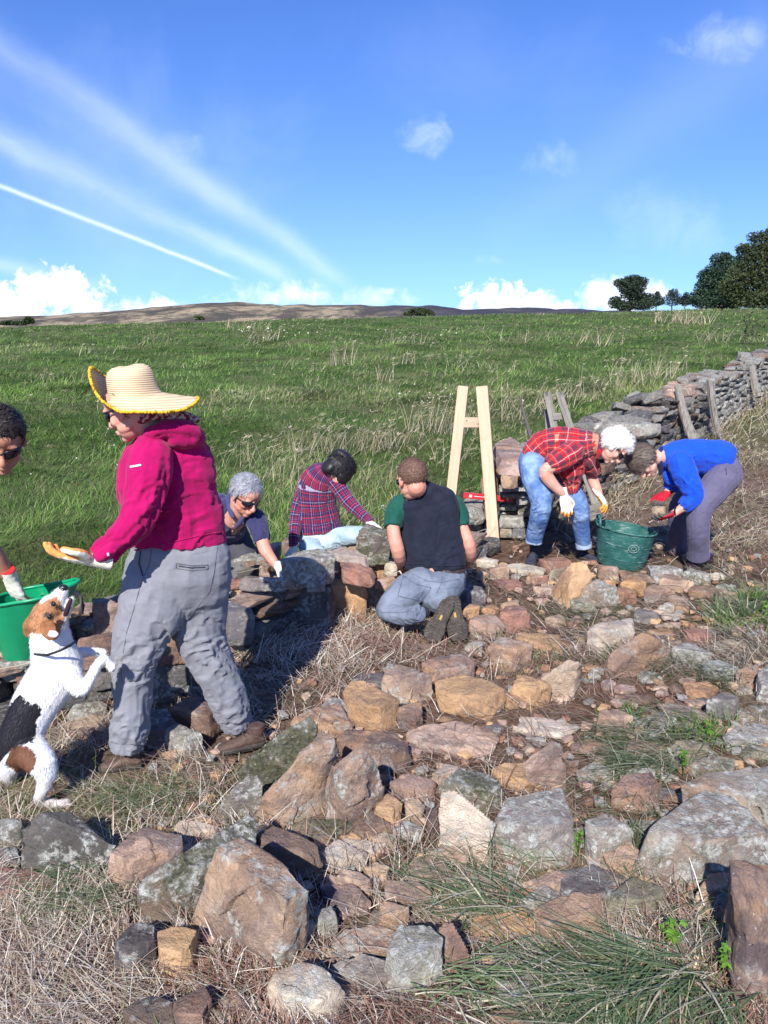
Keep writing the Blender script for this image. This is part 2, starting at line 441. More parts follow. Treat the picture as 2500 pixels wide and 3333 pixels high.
def plaid_material(name, ground, bands, period, rough=0.9):
    """bands: list of (position, half width, colour, opacity) in fractions of one repeat, woven in both directions"""
    m, t, b = new_mat(name, rough, 0.15)
    uvn = t.node('ShaderNodeAttribute', attribute_name='cloth')
    sep = t.node('ShaderNodeSeparateXYZ', inp={0: uvn.outputs['Vector']})
    c = objcoord(t, False)
    wob = t.math('MULTIPLY', t.math('SUBTRACT', t.noise(c, 12, 3, 0.5), 0.5), 0.12)
    col = None
    for ax in (0, 1):
        x = t.math('FRACT', t.math('ADD', t.math('DIVIDE', sep.outputs[ax], period), wob))
        cur = t.mix(0.0, ground, ground)
        for (p, hw, cc, op) in bands:
            d = t.math('ABSOLUTE', t.math('SUBTRACT', x, p))
            f = t.math('MULTIPLY', t.math('LESS_THAN', d, hw), op)
            cur = t.mix(f, cur, cc)
        col = cur if col is None else t.mix(0.5, col, cur)
    fn = t.noise(c, 260, 3, 0.6)
    col = t.mix(0.5, col, t.mix(fn, (0.8, 0.8, 0.8), (1.2, 1.2, 1.2)), 'MULTIPLY')
    t.l.new(col, b.inputs['Base Color'])
    b.inputs['Sheen Weight'].default_value = 0.15
    bump(t, b, t.noise(c, 26, 4, 0.6, 0.8), 0.3, 0.005)
    return m
def denim_material(name, col, fade):
    m, t, b = new_mat(name, 0.92, 0.15)
    c = objcoord(t, False)
    n = t.noise(c, 7, 5, 0.6, 0.4); f = t.noise(c, 240, 4, 0.65)
    cc = t.mix(t.ramp(n, 0.38, 0.68), col, fade)
    cc = t.mix(0.7, cc, t.mix(f, (0.72, 0.72, 0.72), (1.3, 1.3, 1.3)), 'MULTIPLY')
    t.l.new(cc, b.inputs['Base Color'])
    bump(t, b, t.math('ADD', t.noise(c, 24, 4, 0.6, 1.0), t.math('MULTIPLY', f, 0.2)), 0.35, 0.006)
    return m
def wood_material(name, light, dark, scale=1.0, rough=0.8, axis=2):
    m, t, b = new_mat(name, rough, 0.25)
    c = objcoord(t)
    mp = t.node('ShaderNodeMapping', inp={'Vector': c, 'Scale': (40 * scale, 40 * scale, 2.2 * scale)})
    n = t.noise(mp.outputs[0], 1.0, 6, 0.6, 0.6)
    kn = t.node('ShaderNodeTexVoronoi', inp={'Vector': t.node('ShaderNodeMapping', inp={'Vector': c, 'Scale': (9.0, 9.0, 3.4)}).outputs[0], 'Scale': 1.0})
    k = t.ramp(kn.outputs['Distance'], 0.20, 0.05)
    cc = t.mix(t.ramp(n, 0.3, 0.72), light, dark)
    cc = t.mix(t.math('MULTIPLY', k, 0.75), cc, tuple(x * 0.40 for x in dark))
    cc = t.mix(t.math('MULTIPLY', t.ramp(t.noise(c, 9, 7, 0.7), 0.5, 0.7), 0.30), cc, tuple(x * 0.6 for x in dark))
    t.l.new(cc, b.inputs['Base Color'])
    bump(t, b, n, 0.35, 0.004)
    return m
# ------------------------------------------------------------------ ground
FOOT = []       # ground plan of every stone lying on the soil: hay does not grow through them
def under_stone(x, y, k):
    r = np.zeros(len(x), bool)
    for poly in FOOT:
        cx, cy = np.mean([p[0] for p in poly]), np.mean([p[1] for p in poly]); q = [(cx + (a - cx) * k, cy + (b - cy) * k) for a, b in poly]
        x0, x1 = min(p[0] for p in q), max(p[0] for p in q); y0, y1 = min(p[1] for p in q), max(p[1] for p in q)
        m = np.where((x > x0) & (x < x1) & (y > y0) & (y < y1))[0]
        if not len(m): continue
        ins = np.ones(len(m), bool); px, py = x[m], y[m]; n = len(q)
        for i in range(n):
            (ax, ay), (bx, by) = q[i], q[(i + 1) % n]; ins &= ((bx - ax) * (py - ay) - (by - ay) * (px - ax)) >= 0
        r[m[ins]] = True
    return r
def convex2d(pts):
    pts = sorted(set(pts)); 
    def half(P_):
        h = []
        for p in P_:
            while len(h) >= 2 and (h[-1][0] - h[-2][0]) * (p[1] - h[-2][1]) - (h[-1][1] - h[-2][1]) * (p[0] - h[-2][0]) <= 0: h.pop()
            h.append(p)
        return h[:-1]
    return half(pts) + half(pts[::-1])
R = np.random.RandomState(11)
def in_heap(x, y):
    # the crowded part of the rubble, where dark soil shows between the stones rather than hay
    r = np.zeros(len(x), bool)
    for (fr, cx, cy, rx, ry) in [('D', 820, 1640, 320, 190), ('D', 640, 1880, 330, 130), ('D', 1330, 1290, 300, 70), ('D', 1480, 1700, 260, 230), ('D', 1080, 1330, 160, 60)]:
        a = GP(fr, cx, cy); b = GP(fr, cx + rx, cy); d = GP(fr, cx, cy - ry)
        r |= ((x - a.x) / (b.x - a.x)) ** 2 + ((y - a.y) / (d.y - a.y)) ** 2 < 1
    return r
def sinh_line(n, ext, k, c):
    u = np.linspace(-1, 1, n); return c + np.sinh(u * k) / np.sinh(k) * ext
def build_ground():
    xs = sinh_line(330, 2500, 9.2, 0.0); ys = sinh_line(360, 2500, 9.2, 3.2)
    X, Y = np.meshgrid(xs, ys); x = X.ravel(); y = Y.ravel()
    z = hterr(x, y)
    p = np.stack([x, y, np.zeros_like(x)], 1)
    near = np.clip(1 - (np.hypot(x, y - 4) - 8) / 8, 0, 1)
    z = z + near * ((fbm(p * 5, 3, 3) - 0.5) * 0.05 - 0.012)
    n, m = len(ys), len(xs)
    idx = np.arange(n * m).reshape(n, m)
    f = np.stack([idx[:-1, :-1].ravel(), idx[:-1, 1:].ravel(), idx[1:, 1:].ravel(), idx[1:, :-1].ravel()], 1)
    me = mesh_np('ground', np.stack([x, y, z], 1), f, GROUND)
    sd = side_of_wall(x, y)
    g = np.clip((sd - 0.45) / 0.25, 0, 1)
    # bare and hay strewn on the near side; turns to rough grass far to the right
    far_r = np.clip((y - 9) / 2.5, 0, 1) * (sd < 0)
    g = np.maximum(g, far_r * 0.75)
    soil = in_heap(x, y) * 0.75 + np.exp(-(((x - 1.25) / 0.9) ** 2 + ((y - 5.7) / 0.55) ** 2)) * 1.3 + 0.8 * np.exp(-((sd - 0.35) / 0.3) ** 2) * (y < 6.3)
    set_col(me, np.stack([g, np.clip(soil, 0, 1), 0 * g], 1))
    o = obj('ground', me); tag(o, 'hillside ground of cut hay, bare soil and rough turf', kind='structure')
build_ground()

def build_hill():
    # low moorland ridge beyond the crest of the field
    prof = [(-760, 705), (-300, 703), (-80, 700), (0, 693), (75, 688), (170, 684), (250, 678), (330, 673), (400, 665), (450, 660), (540, 657), (580, 660), (620, 663), (760, 662), (870, 665),
            (930, 664), (980, 670), (1060, 671), (1110, 667), (1160, 670), (1240, 673), (1400, 677), (1900, 683), (2600, 690)]
    px = np.array([p[0] for p in prof], float); py = np.array([p[1] for p in prof], float)
    n, m = 40, 420
    U_ = np.linspace(-700, 2500, m)
    top = np.interp(U_, px, py)
    top += (vnoise(np.stack([U_ / 23, 0 * U_, 0 * U_], 1)) - 0.5) * 3.0
    v = []; 
    for j in range(n):
        t = j / (n - 1)
        Yd = 560 + 700 * t
        for i in range(m):
            s_ = U_[i] / 0.6636
            r = ray(s_, top[i] / 0.6636)
            X_ = r.x / r.y * (Yd * 0.35 + 1260 * 0.65); zt = CAMZ + r.z / r.y * 1260
            zz = zt * (sin(t * pi / 2) ** 1.1) - 6 * (1 - t)
            v.append((X_, Yd, zz))
    v = np.array(v)
    v[:, 2] += (fbm(v * [0.02, 0.02, 0], 4, 5) - 0.5) * 7 * np.clip(1 - np.repeat(np.linspace(0, 1, n), m) ** 3, 0, 1)
    back = v[-m:].copy(); back[:, 1] += 500; back[:, 2] -= 60
    v = np.vstack([v, back]); n += 1
    idx = np.arange(n * m).reshape(n, m)
    f = np.stack([idx[:-1, :-1].ravel(), idx[:-1, 1:].ravel(), idx[1:, 1:].ravel(), idx[1:, :-1].ravel()], 1)
    mt, t, b = new_mat('heather_moor', 0.95, 0.1)
    c = t.node('ShaderNodeNewGeometry').outputs['Position']
    mp = t.node('ShaderNodeMapping', inp={'Vector': c, 'Scale': (1.0, 0.45, 2.5)}).outputs[0]
    n1 = t.noise(mp, 0.012, 8, 0.68, 0.6); n2 = t.noise(mp, 0.05, 7, 0.7)
    col = t.mix(t.ramp(n1, 0.42, 0.58), (0.085, 0.07, 0.055), (0.33, 0.26, 0.17))
    col = t.mix(t.math('MULTIPLY', t.ramp(n2, 0.48, 0.60), 0.8), col, (0.055, 0.06, 0.045))
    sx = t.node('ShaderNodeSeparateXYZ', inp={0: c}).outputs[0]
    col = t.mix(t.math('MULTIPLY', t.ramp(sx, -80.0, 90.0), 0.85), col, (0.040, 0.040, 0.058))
    t.l.new(col, b.inputs['Base Color'])
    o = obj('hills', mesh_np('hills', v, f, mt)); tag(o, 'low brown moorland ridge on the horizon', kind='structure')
build_hill()

# ------------------------------------------------------------------ blades
def blades(base, head, L, W, lean, curve, col, nseg=2, face=None, tip=0.12, vary=0.0):
    """ribbons: base (n,3), heading angle, length, width, lean 0 upright .. 1 flat, curve, colour (n,3)"""
    n = len(base); rs = R
    dx, dy = np.cos(head), np.sin(head)
    if face is None: face = head + pi / 2 + rs.uniform(-0.9, 0.9, n)
    wx, wy = np.cos(face), np.sin(face)
    V_ = []; C_ = []
    for k in range(nseg + 1):
        t = k / nseg
        hor = L * (lean * t + curve * t * t * 0.6)
        ver = L * (np.sqrt(np.clip(1 - lean ** 2, 0, 1)) * t - curve * t * t * 0.45)
        wd = W * (1 - (1 - tip) * t ** 1.6) * 0.5
        cx = base[:, 0] + dx * hor; cy = base[:, 1] + dy * hor; cz = base[:, 2] + ver
        V_.append(np.stack([cx - wx * wd, cy - wy * wd, cz], 1)); V_.append(np.stack([cx + wx * wd, cy + wy * wd, cz + wd * 0.3], 1))
        sh = 1 + vary * t
        C_ += [col * sh, col * sh]
    v = np.stack(V_, 1).reshape(-1, 3); c = np.stack(C_, 1).reshape(-1, 3)
    b0 = (np.arange(n) * (2 * (nseg + 1)))[:, None]
    f = np.concatenate([np.stack([b0[:, 0] + 2 * k, b0[:, 0] + 2 * k + 1, b0[:, 0] + 2 * k + 3, b0[:, 0] + 2 * k + 2], 1)[:, None, :] for k in range(nseg)], 1).reshape(-1, 4)
    return v, f, c
def merge(parts):
    vs, fs, cs = [], [], []; o = 0
    for v, f, c in parts:
        vs.append(v); fs.append(f + o); cs.append(c); o += len(v)
    return np.vstack(vs), np.vstack(fs), np.vstack(cs)
def stuff(name, parts, mat, label):
    v, f, c = merge(parts)
    me = mesh_np(name, v, f, mat, smooth=False); set_col(me, np.clip(c, 0, 1))
    o = obj(name, me); tag(o, label, kind='stuff'); return o
def wedge(n, y0, y1, power, spread=0.66, extra=0.6):
    """points in a fan in front of the camera, number falling off with distance"""
    u = R.rand(n)
    if abs(power - 1) < 1e-6: y = y0 * (y1 / y0) ** u
    else: y = (y0 ** (1 - power) + u * (y1 ** (1 - power) - y0 ** (1 - power))) ** (1 / (1 - power))
    x = R.uniform(-1, 1, n) * (spread * y + extra)
    return x, y
def pick(n, cols, wts):
    cols = np.array(cols); k = R.choice(len(cols), n, p=np.array(wts) / sum(wts))
    return cols[k] * R.uniform(0.8, 1.2, (n, 1))

def field_grass():
    out = []
    for (n, y0, y1, pw, ns, hs) in ((125000, 3.4, 16, 1.2, 2, 1.0), (120000, 14, 62, 1.1, 1, 1.0)):
        x, y = wedge(n, y0, y1, pw)
        sd = side_of_wall(x, y)
        keep = (sd > 0.62 + 0.1 * R.rand(n))
        x, y = x[keep], y[keep]; n = len(x)
        pch = fbm(np.stack([x * 0.9, y * 0.55, 0 * x], 1), 3, 2)
        big = fbm(np.stack([x * 0.22, y * 0.16, 0 * x], 1), 3, 9)
        d = np.hypot(x, y)
        Ln = (0.05 + 0.085 * R.rand(n)) * (0.6 + 0.9 * pch) * np.where(y > 14, 1.3, 1)
        Wd = np.clip(0.0009 * d, 0.0045, 0.05) * R.uniform(0.7, 1.3, n)
        dry = np.clip((big - 0.52) * 5 + (x / (0.5 * y + 1)) * 0.35 + 0.1, 0, 0.75)
        green = pick(n, [(0.088, 0.168, 0.024), (0.130, 0.215, 0.040), (0.062, 0.122, 0.022), (0.185, 0.235, 0.075)], [4, 3, 3, 1.5])
        straw = pick(n, [(0.27, 0.24, 0.13), (0.19, 0.20, 0.08), (0.40, 0.35, 0.22)], [3, 3, 1])
        isdry = (R.rand(n) < 0.04 + dry * 0.55)[:, None]
        col = np.where(isdry, straw, green) * (0.42 + 1.1 * pch * R.uniform(.7, 1.25, n))[:, None]
        head = 0.15 + 4.5 * (fbm(np.stack([x * 0.9, y * 0.9, 0 * x + 5], 1), 2, 4) - 0.5) * 2 + R.normal(0, 1.1, n)
        out.append(blades(np.stack([x, y, hterr(x, y) - 0.01], 1), head, Ln, Wd, R.uniform(0.25, 0.95, n), R.uniform(0.0, 0.9, n), col, ns, vary=0.25))
    # rank growth against the far face of the wall and in front of the crest
    stuff('field_grass', out, BLADE, 'long green meadow grass covering the slope')
field_grass()

def tussock(px, py, n, h, rad, lean=0.35, dark=1.0):
    p = GP('D', px, py); out = []
    if p.y > 6.5 and py > 690: n = int(n * .5); h *= .8
    a = R.uniform(0, 2 * pi, n); r = rad * np.sqrt(R.rand(n))
    x = p.x + r * np.cos(a); y = p.y + r * np.sin(a) * 0.7
    d = p.y
    col = pick(n, [(0.40, 0.335, 0.22), (0.53, 0.46, 0.33), (0.31, 0.25, 0.16), (0.18, 0.18, 0.08)], [4, 2, 3, 1.5]) * dark
    head = R.normal(0.3, 1.3, n); ln = h * R.uniform(0.45, 1.1, n)
    le = np.clip(R.normal(lean, 0.14, n), 0, 0.9); cu = R.uniform(0.05, 0.5, n)
    base = np.stack([x, y, hterr(x, y)], 1)
    out.append(blades(base, head, ln, np.full(n, max(0.0025, 0.00055 * d)), le, cu, col, 3))
    # drooping seed heads
    k = n // 2
    tp = base[:k] + np.stack([np.cos(head[:k]) * ln[:k] * (le[:k] + cu[:k] * 0.6), np.sin(head[:k]) * ln[:k] * (le[:k] + cu[:k] * 0.6), ln[:k] * (np.sqrt(1 - le[:k] ** 2) - cu[:k] * 0.45)], 1)
    for q in range(3):
        out.append(blades(tp + R.normal(0, 0.012, (k, 3)), head[:k] + R.normal(0, 0.8, k), np.full(k, 0.07), np.full(k, max(0.006, 0.0011 * d)), np.full(k, 0.8), np.full(k, 0.6), col[:k] * 1.15, 1, tip=0.5))
    return out
def dry_grass():
    out = []
    for (px, py, n, h, rad, le) in [(330, 742, 90, 0.8, 0.9, .4), (535, 715, 110, 0.9, 1.0, .4), (560, 740, 90, 0.8, 0.8, .4), (738, 790, 80, 0.95, 0.35, .2), (832, 822, 40, 0.7, 0.2, .15),
                                    (640, 975, 90, 0.55, 0.5, .4), (700, 985, 160, 0.75, 0.5, .35), (790, 975, 150, 0.65, 0.55, .5), (850, 965, 90, 0.6, 0.5, .5), (940, 930, 190, 0.8, 0.5, .3), (985, 940, 90, 0.7, 0.35, .3),
                                    (870, 745, 90, 0.8, 1.0, .4), (715, 705, 60, 0.8, 1.0, .4), (1080, 905, 110, 0.65, 0.6, .45), (1160, 880, 130, 0.7, 0.7, .5), (1240, 862, 130, 0.7, 0.6, .5),
                                    (1330, 835, 170, 0.8, 0.8, .5), (1400, 815, 220, 0.75, 0.9, .5), (1290, 745, 120, 0.8, 1.4, .5), (1130, 735, 90, 0.8, 1.2, .5), (1475, 700, 260, 1.2, 1.4, .45), (1440, 678, 160, 1.2, 1.3, .4),
                                    (1395, 672, 160, 1.2, 1.5, .4), (1530, 676, 260, 1.2, 2.0, .45), (1600, 676, 300, 1.3, 2.2, .45), (1650, 676, 260, 1.3, 2.0, .45), (1340, 674, 120, 1.0, 1.5, .4), (1560, 740, 100, 0.9, 1.0, .5),
                                    (480, 880, 60, 0.5, 0.6, .5), (215, 770, 60, 0.5, 1.0, .5), (100, 830, 70, 0.45, 0.9, .5), (255, 890, 50, 0.5, 0.5, .5), (1000, 1000, 60, 0.5, 0.4, .4), (520, 1005, 120, 0.55, 0.45, .4), (600, 1040, 80, 0.5, 0.3, .4),
                                    (860, 1040, 60, 0.5, 0.35, .4), (1040, 800, 80, 0.6, 0.9, .5), (950, 790, 80, 0.5, 1.0, .5), (640, 800, 60, 0.5, 1.0, .5)]:
        out += tussock(px, py, n, h, rad, le)
    for k in range(46):     # scattered lighter wisps over the slope
        px = R.uniform(0, 1659); py = 700 + 380 * R.rand() ** 1.4
        p = GP('D', px, py)
        if side_of_wall([p.x], [p.y])[0] < 0.7 or p.y > 44: continue
        out += tussock(px, py, 26, 0.30, 0.8, 0.6, 0.75)
    # long dry grass on the near side of the old wall and behind the two people on the right
    for (px, py, n, h, rad, le, dk) in [(1290, 1075, 130, .5, .35, .5, 1), (1350, 1060, 130, .5, .35, .5, 1), (1400, 1040, 120, .45, .4, .5, 1), (1330, 1110, 90, .4, .3, .6, .9), (1530, 960, 150, .5, .4, .6, .95), (1600, 935, 170, .55, .5, .6, .95),
                                        (1650, 905, 170, .6, .6, .6, .95), (1620, 870, 140, .6, .6, .6, .95), (1580, 1000, 140, .45, .4, .7, .9), (1640, 1010, 140, .45, .4, .7, .9), (1460, 985, 120, .45, .3, .6, .9),
                                        (1545, 1085, 110, .35, .3, .8, .9), (1620, 1100, 120, .35, .35, .85, .9), (1650, 1180, 110, .3, .3, .85, .9), (1600, 850, 100, .6, .5, .5, 1), (1240, 1150, 60, .35, .2, .5, .8), (1560, 1180, 80, .25, .3, .9, .9), (1450, 925, 130, .5, .3, .4, .95), (1500, 915, 150, .5, .35, .4, .95), (1555, 895, 150, .5, .4, .4, .95), (1610, 880, 150, .55, .5, .4, .95), (1380, 965, 120, .45, .3, .5, .95), (1650, 850, 130, .6, .5, .4, .95)]:
        out += tussock(px, py, n, h, rad, le, dk)
    stuff('dry_grass', out, STRAW, 'tufts of tall straw coloured grass with drooping seed heads')
dry_grass()

def wild_flowers():
    vs, fs, cs = [], [], []; n0 = 0
    spots = [(500, 700, 712, 742, 60), (850, 1010, 870, 905, 40), (580, 640, 1030, 1060, 6), (240, 330, 1040, 1075, 10), (1120, 1230, 900, 940, 16), (560, 900, 780, 1000, 40), (20, 300, 960, 1080, 16), (800, 1000, 700, 740, 20)]
    for (x0, x1, y0, y1, n) in spots:
        n = int(n * .5)
        for k in range(n):
            p = GP('D', R.uniform(x0, x1), R.uniform(y0, y1), 0.0)
            if side_of_wall([p.x], [p.y])[0] < 0.7: continue
            c = np.array(p) + [0, 0, R.uniform(0.15, 0.3)]
            r = max(0.008, 0.0009 * p.y) * R.uniform(0.7, 1.3)
            nrm = np.array([R.normal(0, .4), -0.6 + R.normal(0, .3), 0.7]); nrm /= np.linalg.norm(nrm)
            a = np.cross(nrm, [1, 0, 0]); a /= np.linalg.norm(a); b = np.cross(nrm, a)
            for q in range(5):      # petals
                t = q * 2 * pi / 5; w_ = 0.45
                ring = [c, c + r * (a * cos(t - w_) + b * sin(t - w_)) * 0.8, c + r * 1.15 * (a * cos(t) + b * sin(t)) + nrm * r * 0.2, c + r * (a * cos(t + w_) + b * sin(t + w_)) * 0.8]
                vs += ring; fs.append([n0, n0 + 1, n0 + 2, n0 + 3]); n0 += 4
                cs += [(0.75, 0.6, 0.25)] + [(0.80, 0.78, 0.76)] * 3
    v, f, c = np.array(vs), np.array(fs), np.array(cs)
    me = mesh_np('wild_flowers', v, f, BLADE, False); set_col(me, c)
    tag(obj('wild_flowers', me), 'small white daisies and pale thistle heads dotted through the meadow', kind='stuff')
wild_flowers()

def hay():
    out = []
    for (n, y0, y1, lo, hi, wd) in ((76000, 1.05, 4.2, 0.04, 0.19, 0.0026), (62000, 3.6, 11.0, 0.06, 0.24, 0.0045)):
        x, y = wedge(n, y0, y1, 1.0, 0.76, 0.5)
        sd = side_of_wall(x, y)
        keep = (sd < 0.05)
        soil = np.exp(-(((x - 1.25) / 0.8) ** 2 + ((y - 5.7) / 0.45) ** 2))
        keep &= R.rand(n) > soil * 0.9
        keep &= ~under_stone(x, y, 1.10)
        heap = in_heap(x, y); keep &= ~(heap & (R.rand(n) < .45))
        x, y = x[keep], y[keep]; n = len(x)
        pch = fbm(np.stack([x * 2.2, y * 2.2, 0 * x], 1), 3, 6)
        red = fbm(np.stack([x * 1.1 + 3, y * 1.1, 0 * x], 1), 3, 8)
        grn = fbm(np.stack([x * 1.4 + 9, y * 1.4, 0 * x], 1), 3, 12) + np.clip((x - 0.3) * 0.10, -0.03, 0.12)
        col = pick(n, [(0.44, 0.355, 0.265), (0.60, 0.52, 0.41), (0.33, 0.24, 0.18), (0.25, 0.165, 0.125), (0.74, 0.68, 0.57)], [4, 3, 2.5, 1.5, 1.2])
        rb = pick(n, [(0.24, 0.125, 0.09), (0.34, 0.21, 0.155), (0.15, 0.08, 0.06)], [2, 2, 1])
        gb = pick(n, [(0.16, 0.19, 0.075), (0.22, 0.24, 0.11), (0.10, 0.13, 0.045)], [2, 2, 1])
        u = R.rand(n)
        isr = u < np.clip((red - 0.44) * 3.2, 0.05, 0.75); isg = (~isr) & (R.rand(n) < np.clip((grn - 0.5) * 3.0, 0.03, 0.6))
        col = np.where(isr[:, None], rb, np.where(isg[:, None], gb, col))
        base = np.stack([x, y, hterr(x, y) + R.uniform(-0.008, 0.035, n) * (0.5 + pch)], 1)
        flow = 5.0 * fbm(np.stack([x * 1.6, y * 1.6, 0 * x + 2], 1), 2, 21)
        head = flow + R.normal(0, 0.9, n)
        L_ = R.uniform(lo, hi, n) * R.uniform(0.5, 1.1, n)
        out.append(blades(base, head, L_, wd * R.uniform(0.6, 1.35, n), R.uniform(0.86, 1.0, n), R.uniform(0.05, 0.55, n), col, 2, face=head + pi / 2 + R.normal(0, 0.3, n), tip=0.5))
    stuff('cut_hay', out, STRAW, 'dry mown hay strewn over the soil between the stones')

def green_swaths():
    """fresh cut green grass lying in combed swaths, crop coordinates: centre, radii, heading of the blades on the ground, number, length"""
    out = []
    sw = [('C6', 1080, 930, 300, 110, pi * 1.04, 430, .25, .0055), ('C6', 500, 640, 300, 60, pi * 0.96, 130, .24, .005), ('C6', 1250, 1040, 260, 90, pi * 1.25, 400, .26, .0055),
          ('C6', 560, 470, 260, 90, pi * 0.9, 130, .14, .0035), ('C6', 350, 980, 250, 120, pi * 1.9, 160, .16, .004), ('C6', 1150, 330, 120, 160, pi * 1.3, 300, .12, .0035), ('C6', 900, 180, 150, 90, pi * 1.2, 110, .12, .0035),
          ('C8', 1050, 1010, 320, 120, pi * 1.05, 800, .13, .0042), ('C8', 1000, 1180, 200, 70, pi * 1.1, 450, .15, .004), ('C8', 1450, 330, 130, 60, pi * 0.6, 260, .14, .005), ('C8', 1580, 300, 130, 70, pi * 1.1, 420, .16, .005),
          ('C8', 1430, 700, 130, 40, pi * 1.1, 240, .12, .004), ('C8', 1150, 640, 160, 60, pi * 1.1, 260, .10, .004), ('C5', 380, 560, 220, 130, pi * 1.1, 380, .14, .003), ('C5', 700, 150, 260, 60, pi * 1.1, 260, .12, .003),
          ('C8', 720, 370, 230, 40, pi * 1.0, 300, .16, .004), ('C8', 1480, 560, 200, 100, pi * 1.1, 140, .12, .004), ('C6', 1500, 640, 120, 120, pi * 1.3, 220, .2, .004), ('C6', 1000, 1060, 320, 60, pi * 1.3, 260, .24, .005), ('C6', 200, 480, 120, 80, pi, 120, .1, .003)]
    for (fr, cx, cy, rx, ry, hd, n, ln, wd) in sw:
        a = R.uniform(0, 2 * pi, n); r = np.sqrt(R.rand(n))
        c0 = GP(fr, cx, cy); px = cx + rx * r * np.cos(a); py = cy + ry * r * np.sin(a)
        P_ = np.array([GP(fr, float(q), float(s)) for q, s in zip(px[::4], py[::4])])
        P_ = np.repeat(P_, 4, 0)[:n]; n = len(P_); P_[:, :2] += R.normal(0, 0.03, (n, 2))
        P_ = P_[~under_stone(P_[:, 0], P_[:, 1], 0.8)]; n = len(P_)
        P_[:, 2] = hterr(P_[:, 0], P_[:, 1]) + R.uniform(0.0, 0.07, n) * (0.5 + fbm(P_ * 4, 2, 3))
        col = pick(n, [(0.12, 0.185, 0.075), (0.17, 0.235, 0.11), (0.085, 0.14, 0.055), (0.28, 0.31, 0.18), (0.60, 0.54, 0.39)], [4, 3, 1.6, 2, 2.2])
        head = hd + R.normal(0, 0.55, n)
        out.append(blades(P_, head, ln * R.uniform(0.45, 1.2, n), wd * R.uniform(0.6, 1.2, n), R.uniform(0.90, 1.0, n), R.uniform(0.1, 0.5, n), col, 4, face=head + pi / 2 + R.normal(0, 0.35, n), tip=0.1))
    # living tufts
    for (fr, cx, cy, n, ln) in [('C8', 1420, 400, 60, .16), ('C8', 1560, 270, 120, .16), ('C8', 1300, 990, 90, .12), ('C8', 900, 930, 70, .10), ('C8', 1640, 400, 80, .14), ('C2', 330, 470, 0, 0), ('C3', 1560, 640, 0, 0)]:
        if not n: continue
        c0 = GP(fr, cx, cy)
        P_ = np.array(c0) + R.normal(0, 0.06, (n, 3)); P_[:, 2] = hterr(P_[:, 0], P_[:, 1])
        col = pick(n, [(0.09, 0.19, 0.03), (0.13, 0.24, 0.045)], [1, 1])
        out.append(blades(P_, R.uniform(0, 2 * pi, n), ln * R.uniform(.6, 1.2, n), np.full(n, .006), R.uniform(.2, .7, n), R.uniform(.2, .8, n), col, 3))
    stuff('cut_green_grass', out, BLADE, 'fresh green cut grass lying in combed swaths among the stones')

def leafy_weed(fr, x, y, n, size, label):
    """small plant of lobed bright leaves on short stems"""
    c = GP(fr, x, y); vs, fs, cs = [], [], []; k0 = 0
    for i in range(n):
        a = R.uniform(0, 2 * pi); rr = R.uniform(0.1, 1.0) * size * 1.5; h = R.uniform(0.05, 0.11)
        q = np.array([rr * cos(a), rr * sin(a), h]); s = size * R.uniform(0.5, 1.0)
        a2 = R.uniform(0, 2 * pi); tl = R.uniform(-0.4, 0.4, 2)
        ring = []
        m = 14
        for j in range(m):
            t = j * 2 * pi / m; r_ = s * (0.75 + 0.35 * cos(5 * t / 1.0 + a2)) * (0.9 + 0.2 * (j % 2))
            u_, v_ = r_ * cos(t), r_ * sin(t)
            ring.append(q + np.array([u_, v_, u_ * tl[0] + v_ * tl[1] - 0.3 * (u_ * u_ + v_ * v_) / s]))
        vs.append(q); vs += ring
        for j in range(m): fs.append([k0, k0 + 1 + j, k0 + 1 + (j + 1) % m])
        cc = np.array((0.13, 0.27, 0.03)) * R.uniform(0.75, 1.2)
        cs += [cc] * (m + 1); k0 += m + 1
        b = np.array([0, 0, 0.0]); w_ = np.array([0.0012, 0.0012, 0])
        vs += [b - w_, b + w_, q + w_, q - w_]; fs += [[k0, k0 + 1, k0 + 2], [k0, k0 + 2, k0 + 3]]; cs += [cc * 0.8] * 4; k0 += 4
    me = mesh_np('leafy_weed', np.array(vs), fs, BLADE, False); set_col(me, np.array(cs))
    o = obj('leafy_weed', me); o.location = c; tag(o, label, 'plant', 'leafy weeds among the stones')
leafy_weed('C6', 1240, 790, 14, 0.022, 'bright green lobed weed in the long cut grass at lower right')
leafy_weed('C6', 1470, 920, 10, 0.022, 'dark lobed weed beside the standing slab at the right edge')
leafy_weed('C6', 835, 385, 9, 0.012, 'tiny bright weed at the corner of the large flat grey slab')
leafy_weed('C8', 1200, 1200, 16, 0.016, 'fern leaved weed below the green grass patch')
leafy_weed('C8', 1330, 1030, 12, 0.016, 'leafy weed at the right end of the green grass patch')
leafy_weed('C8', 1640, 350, 14, 0.022, 'leafy green weed at the right edge above the rubble')
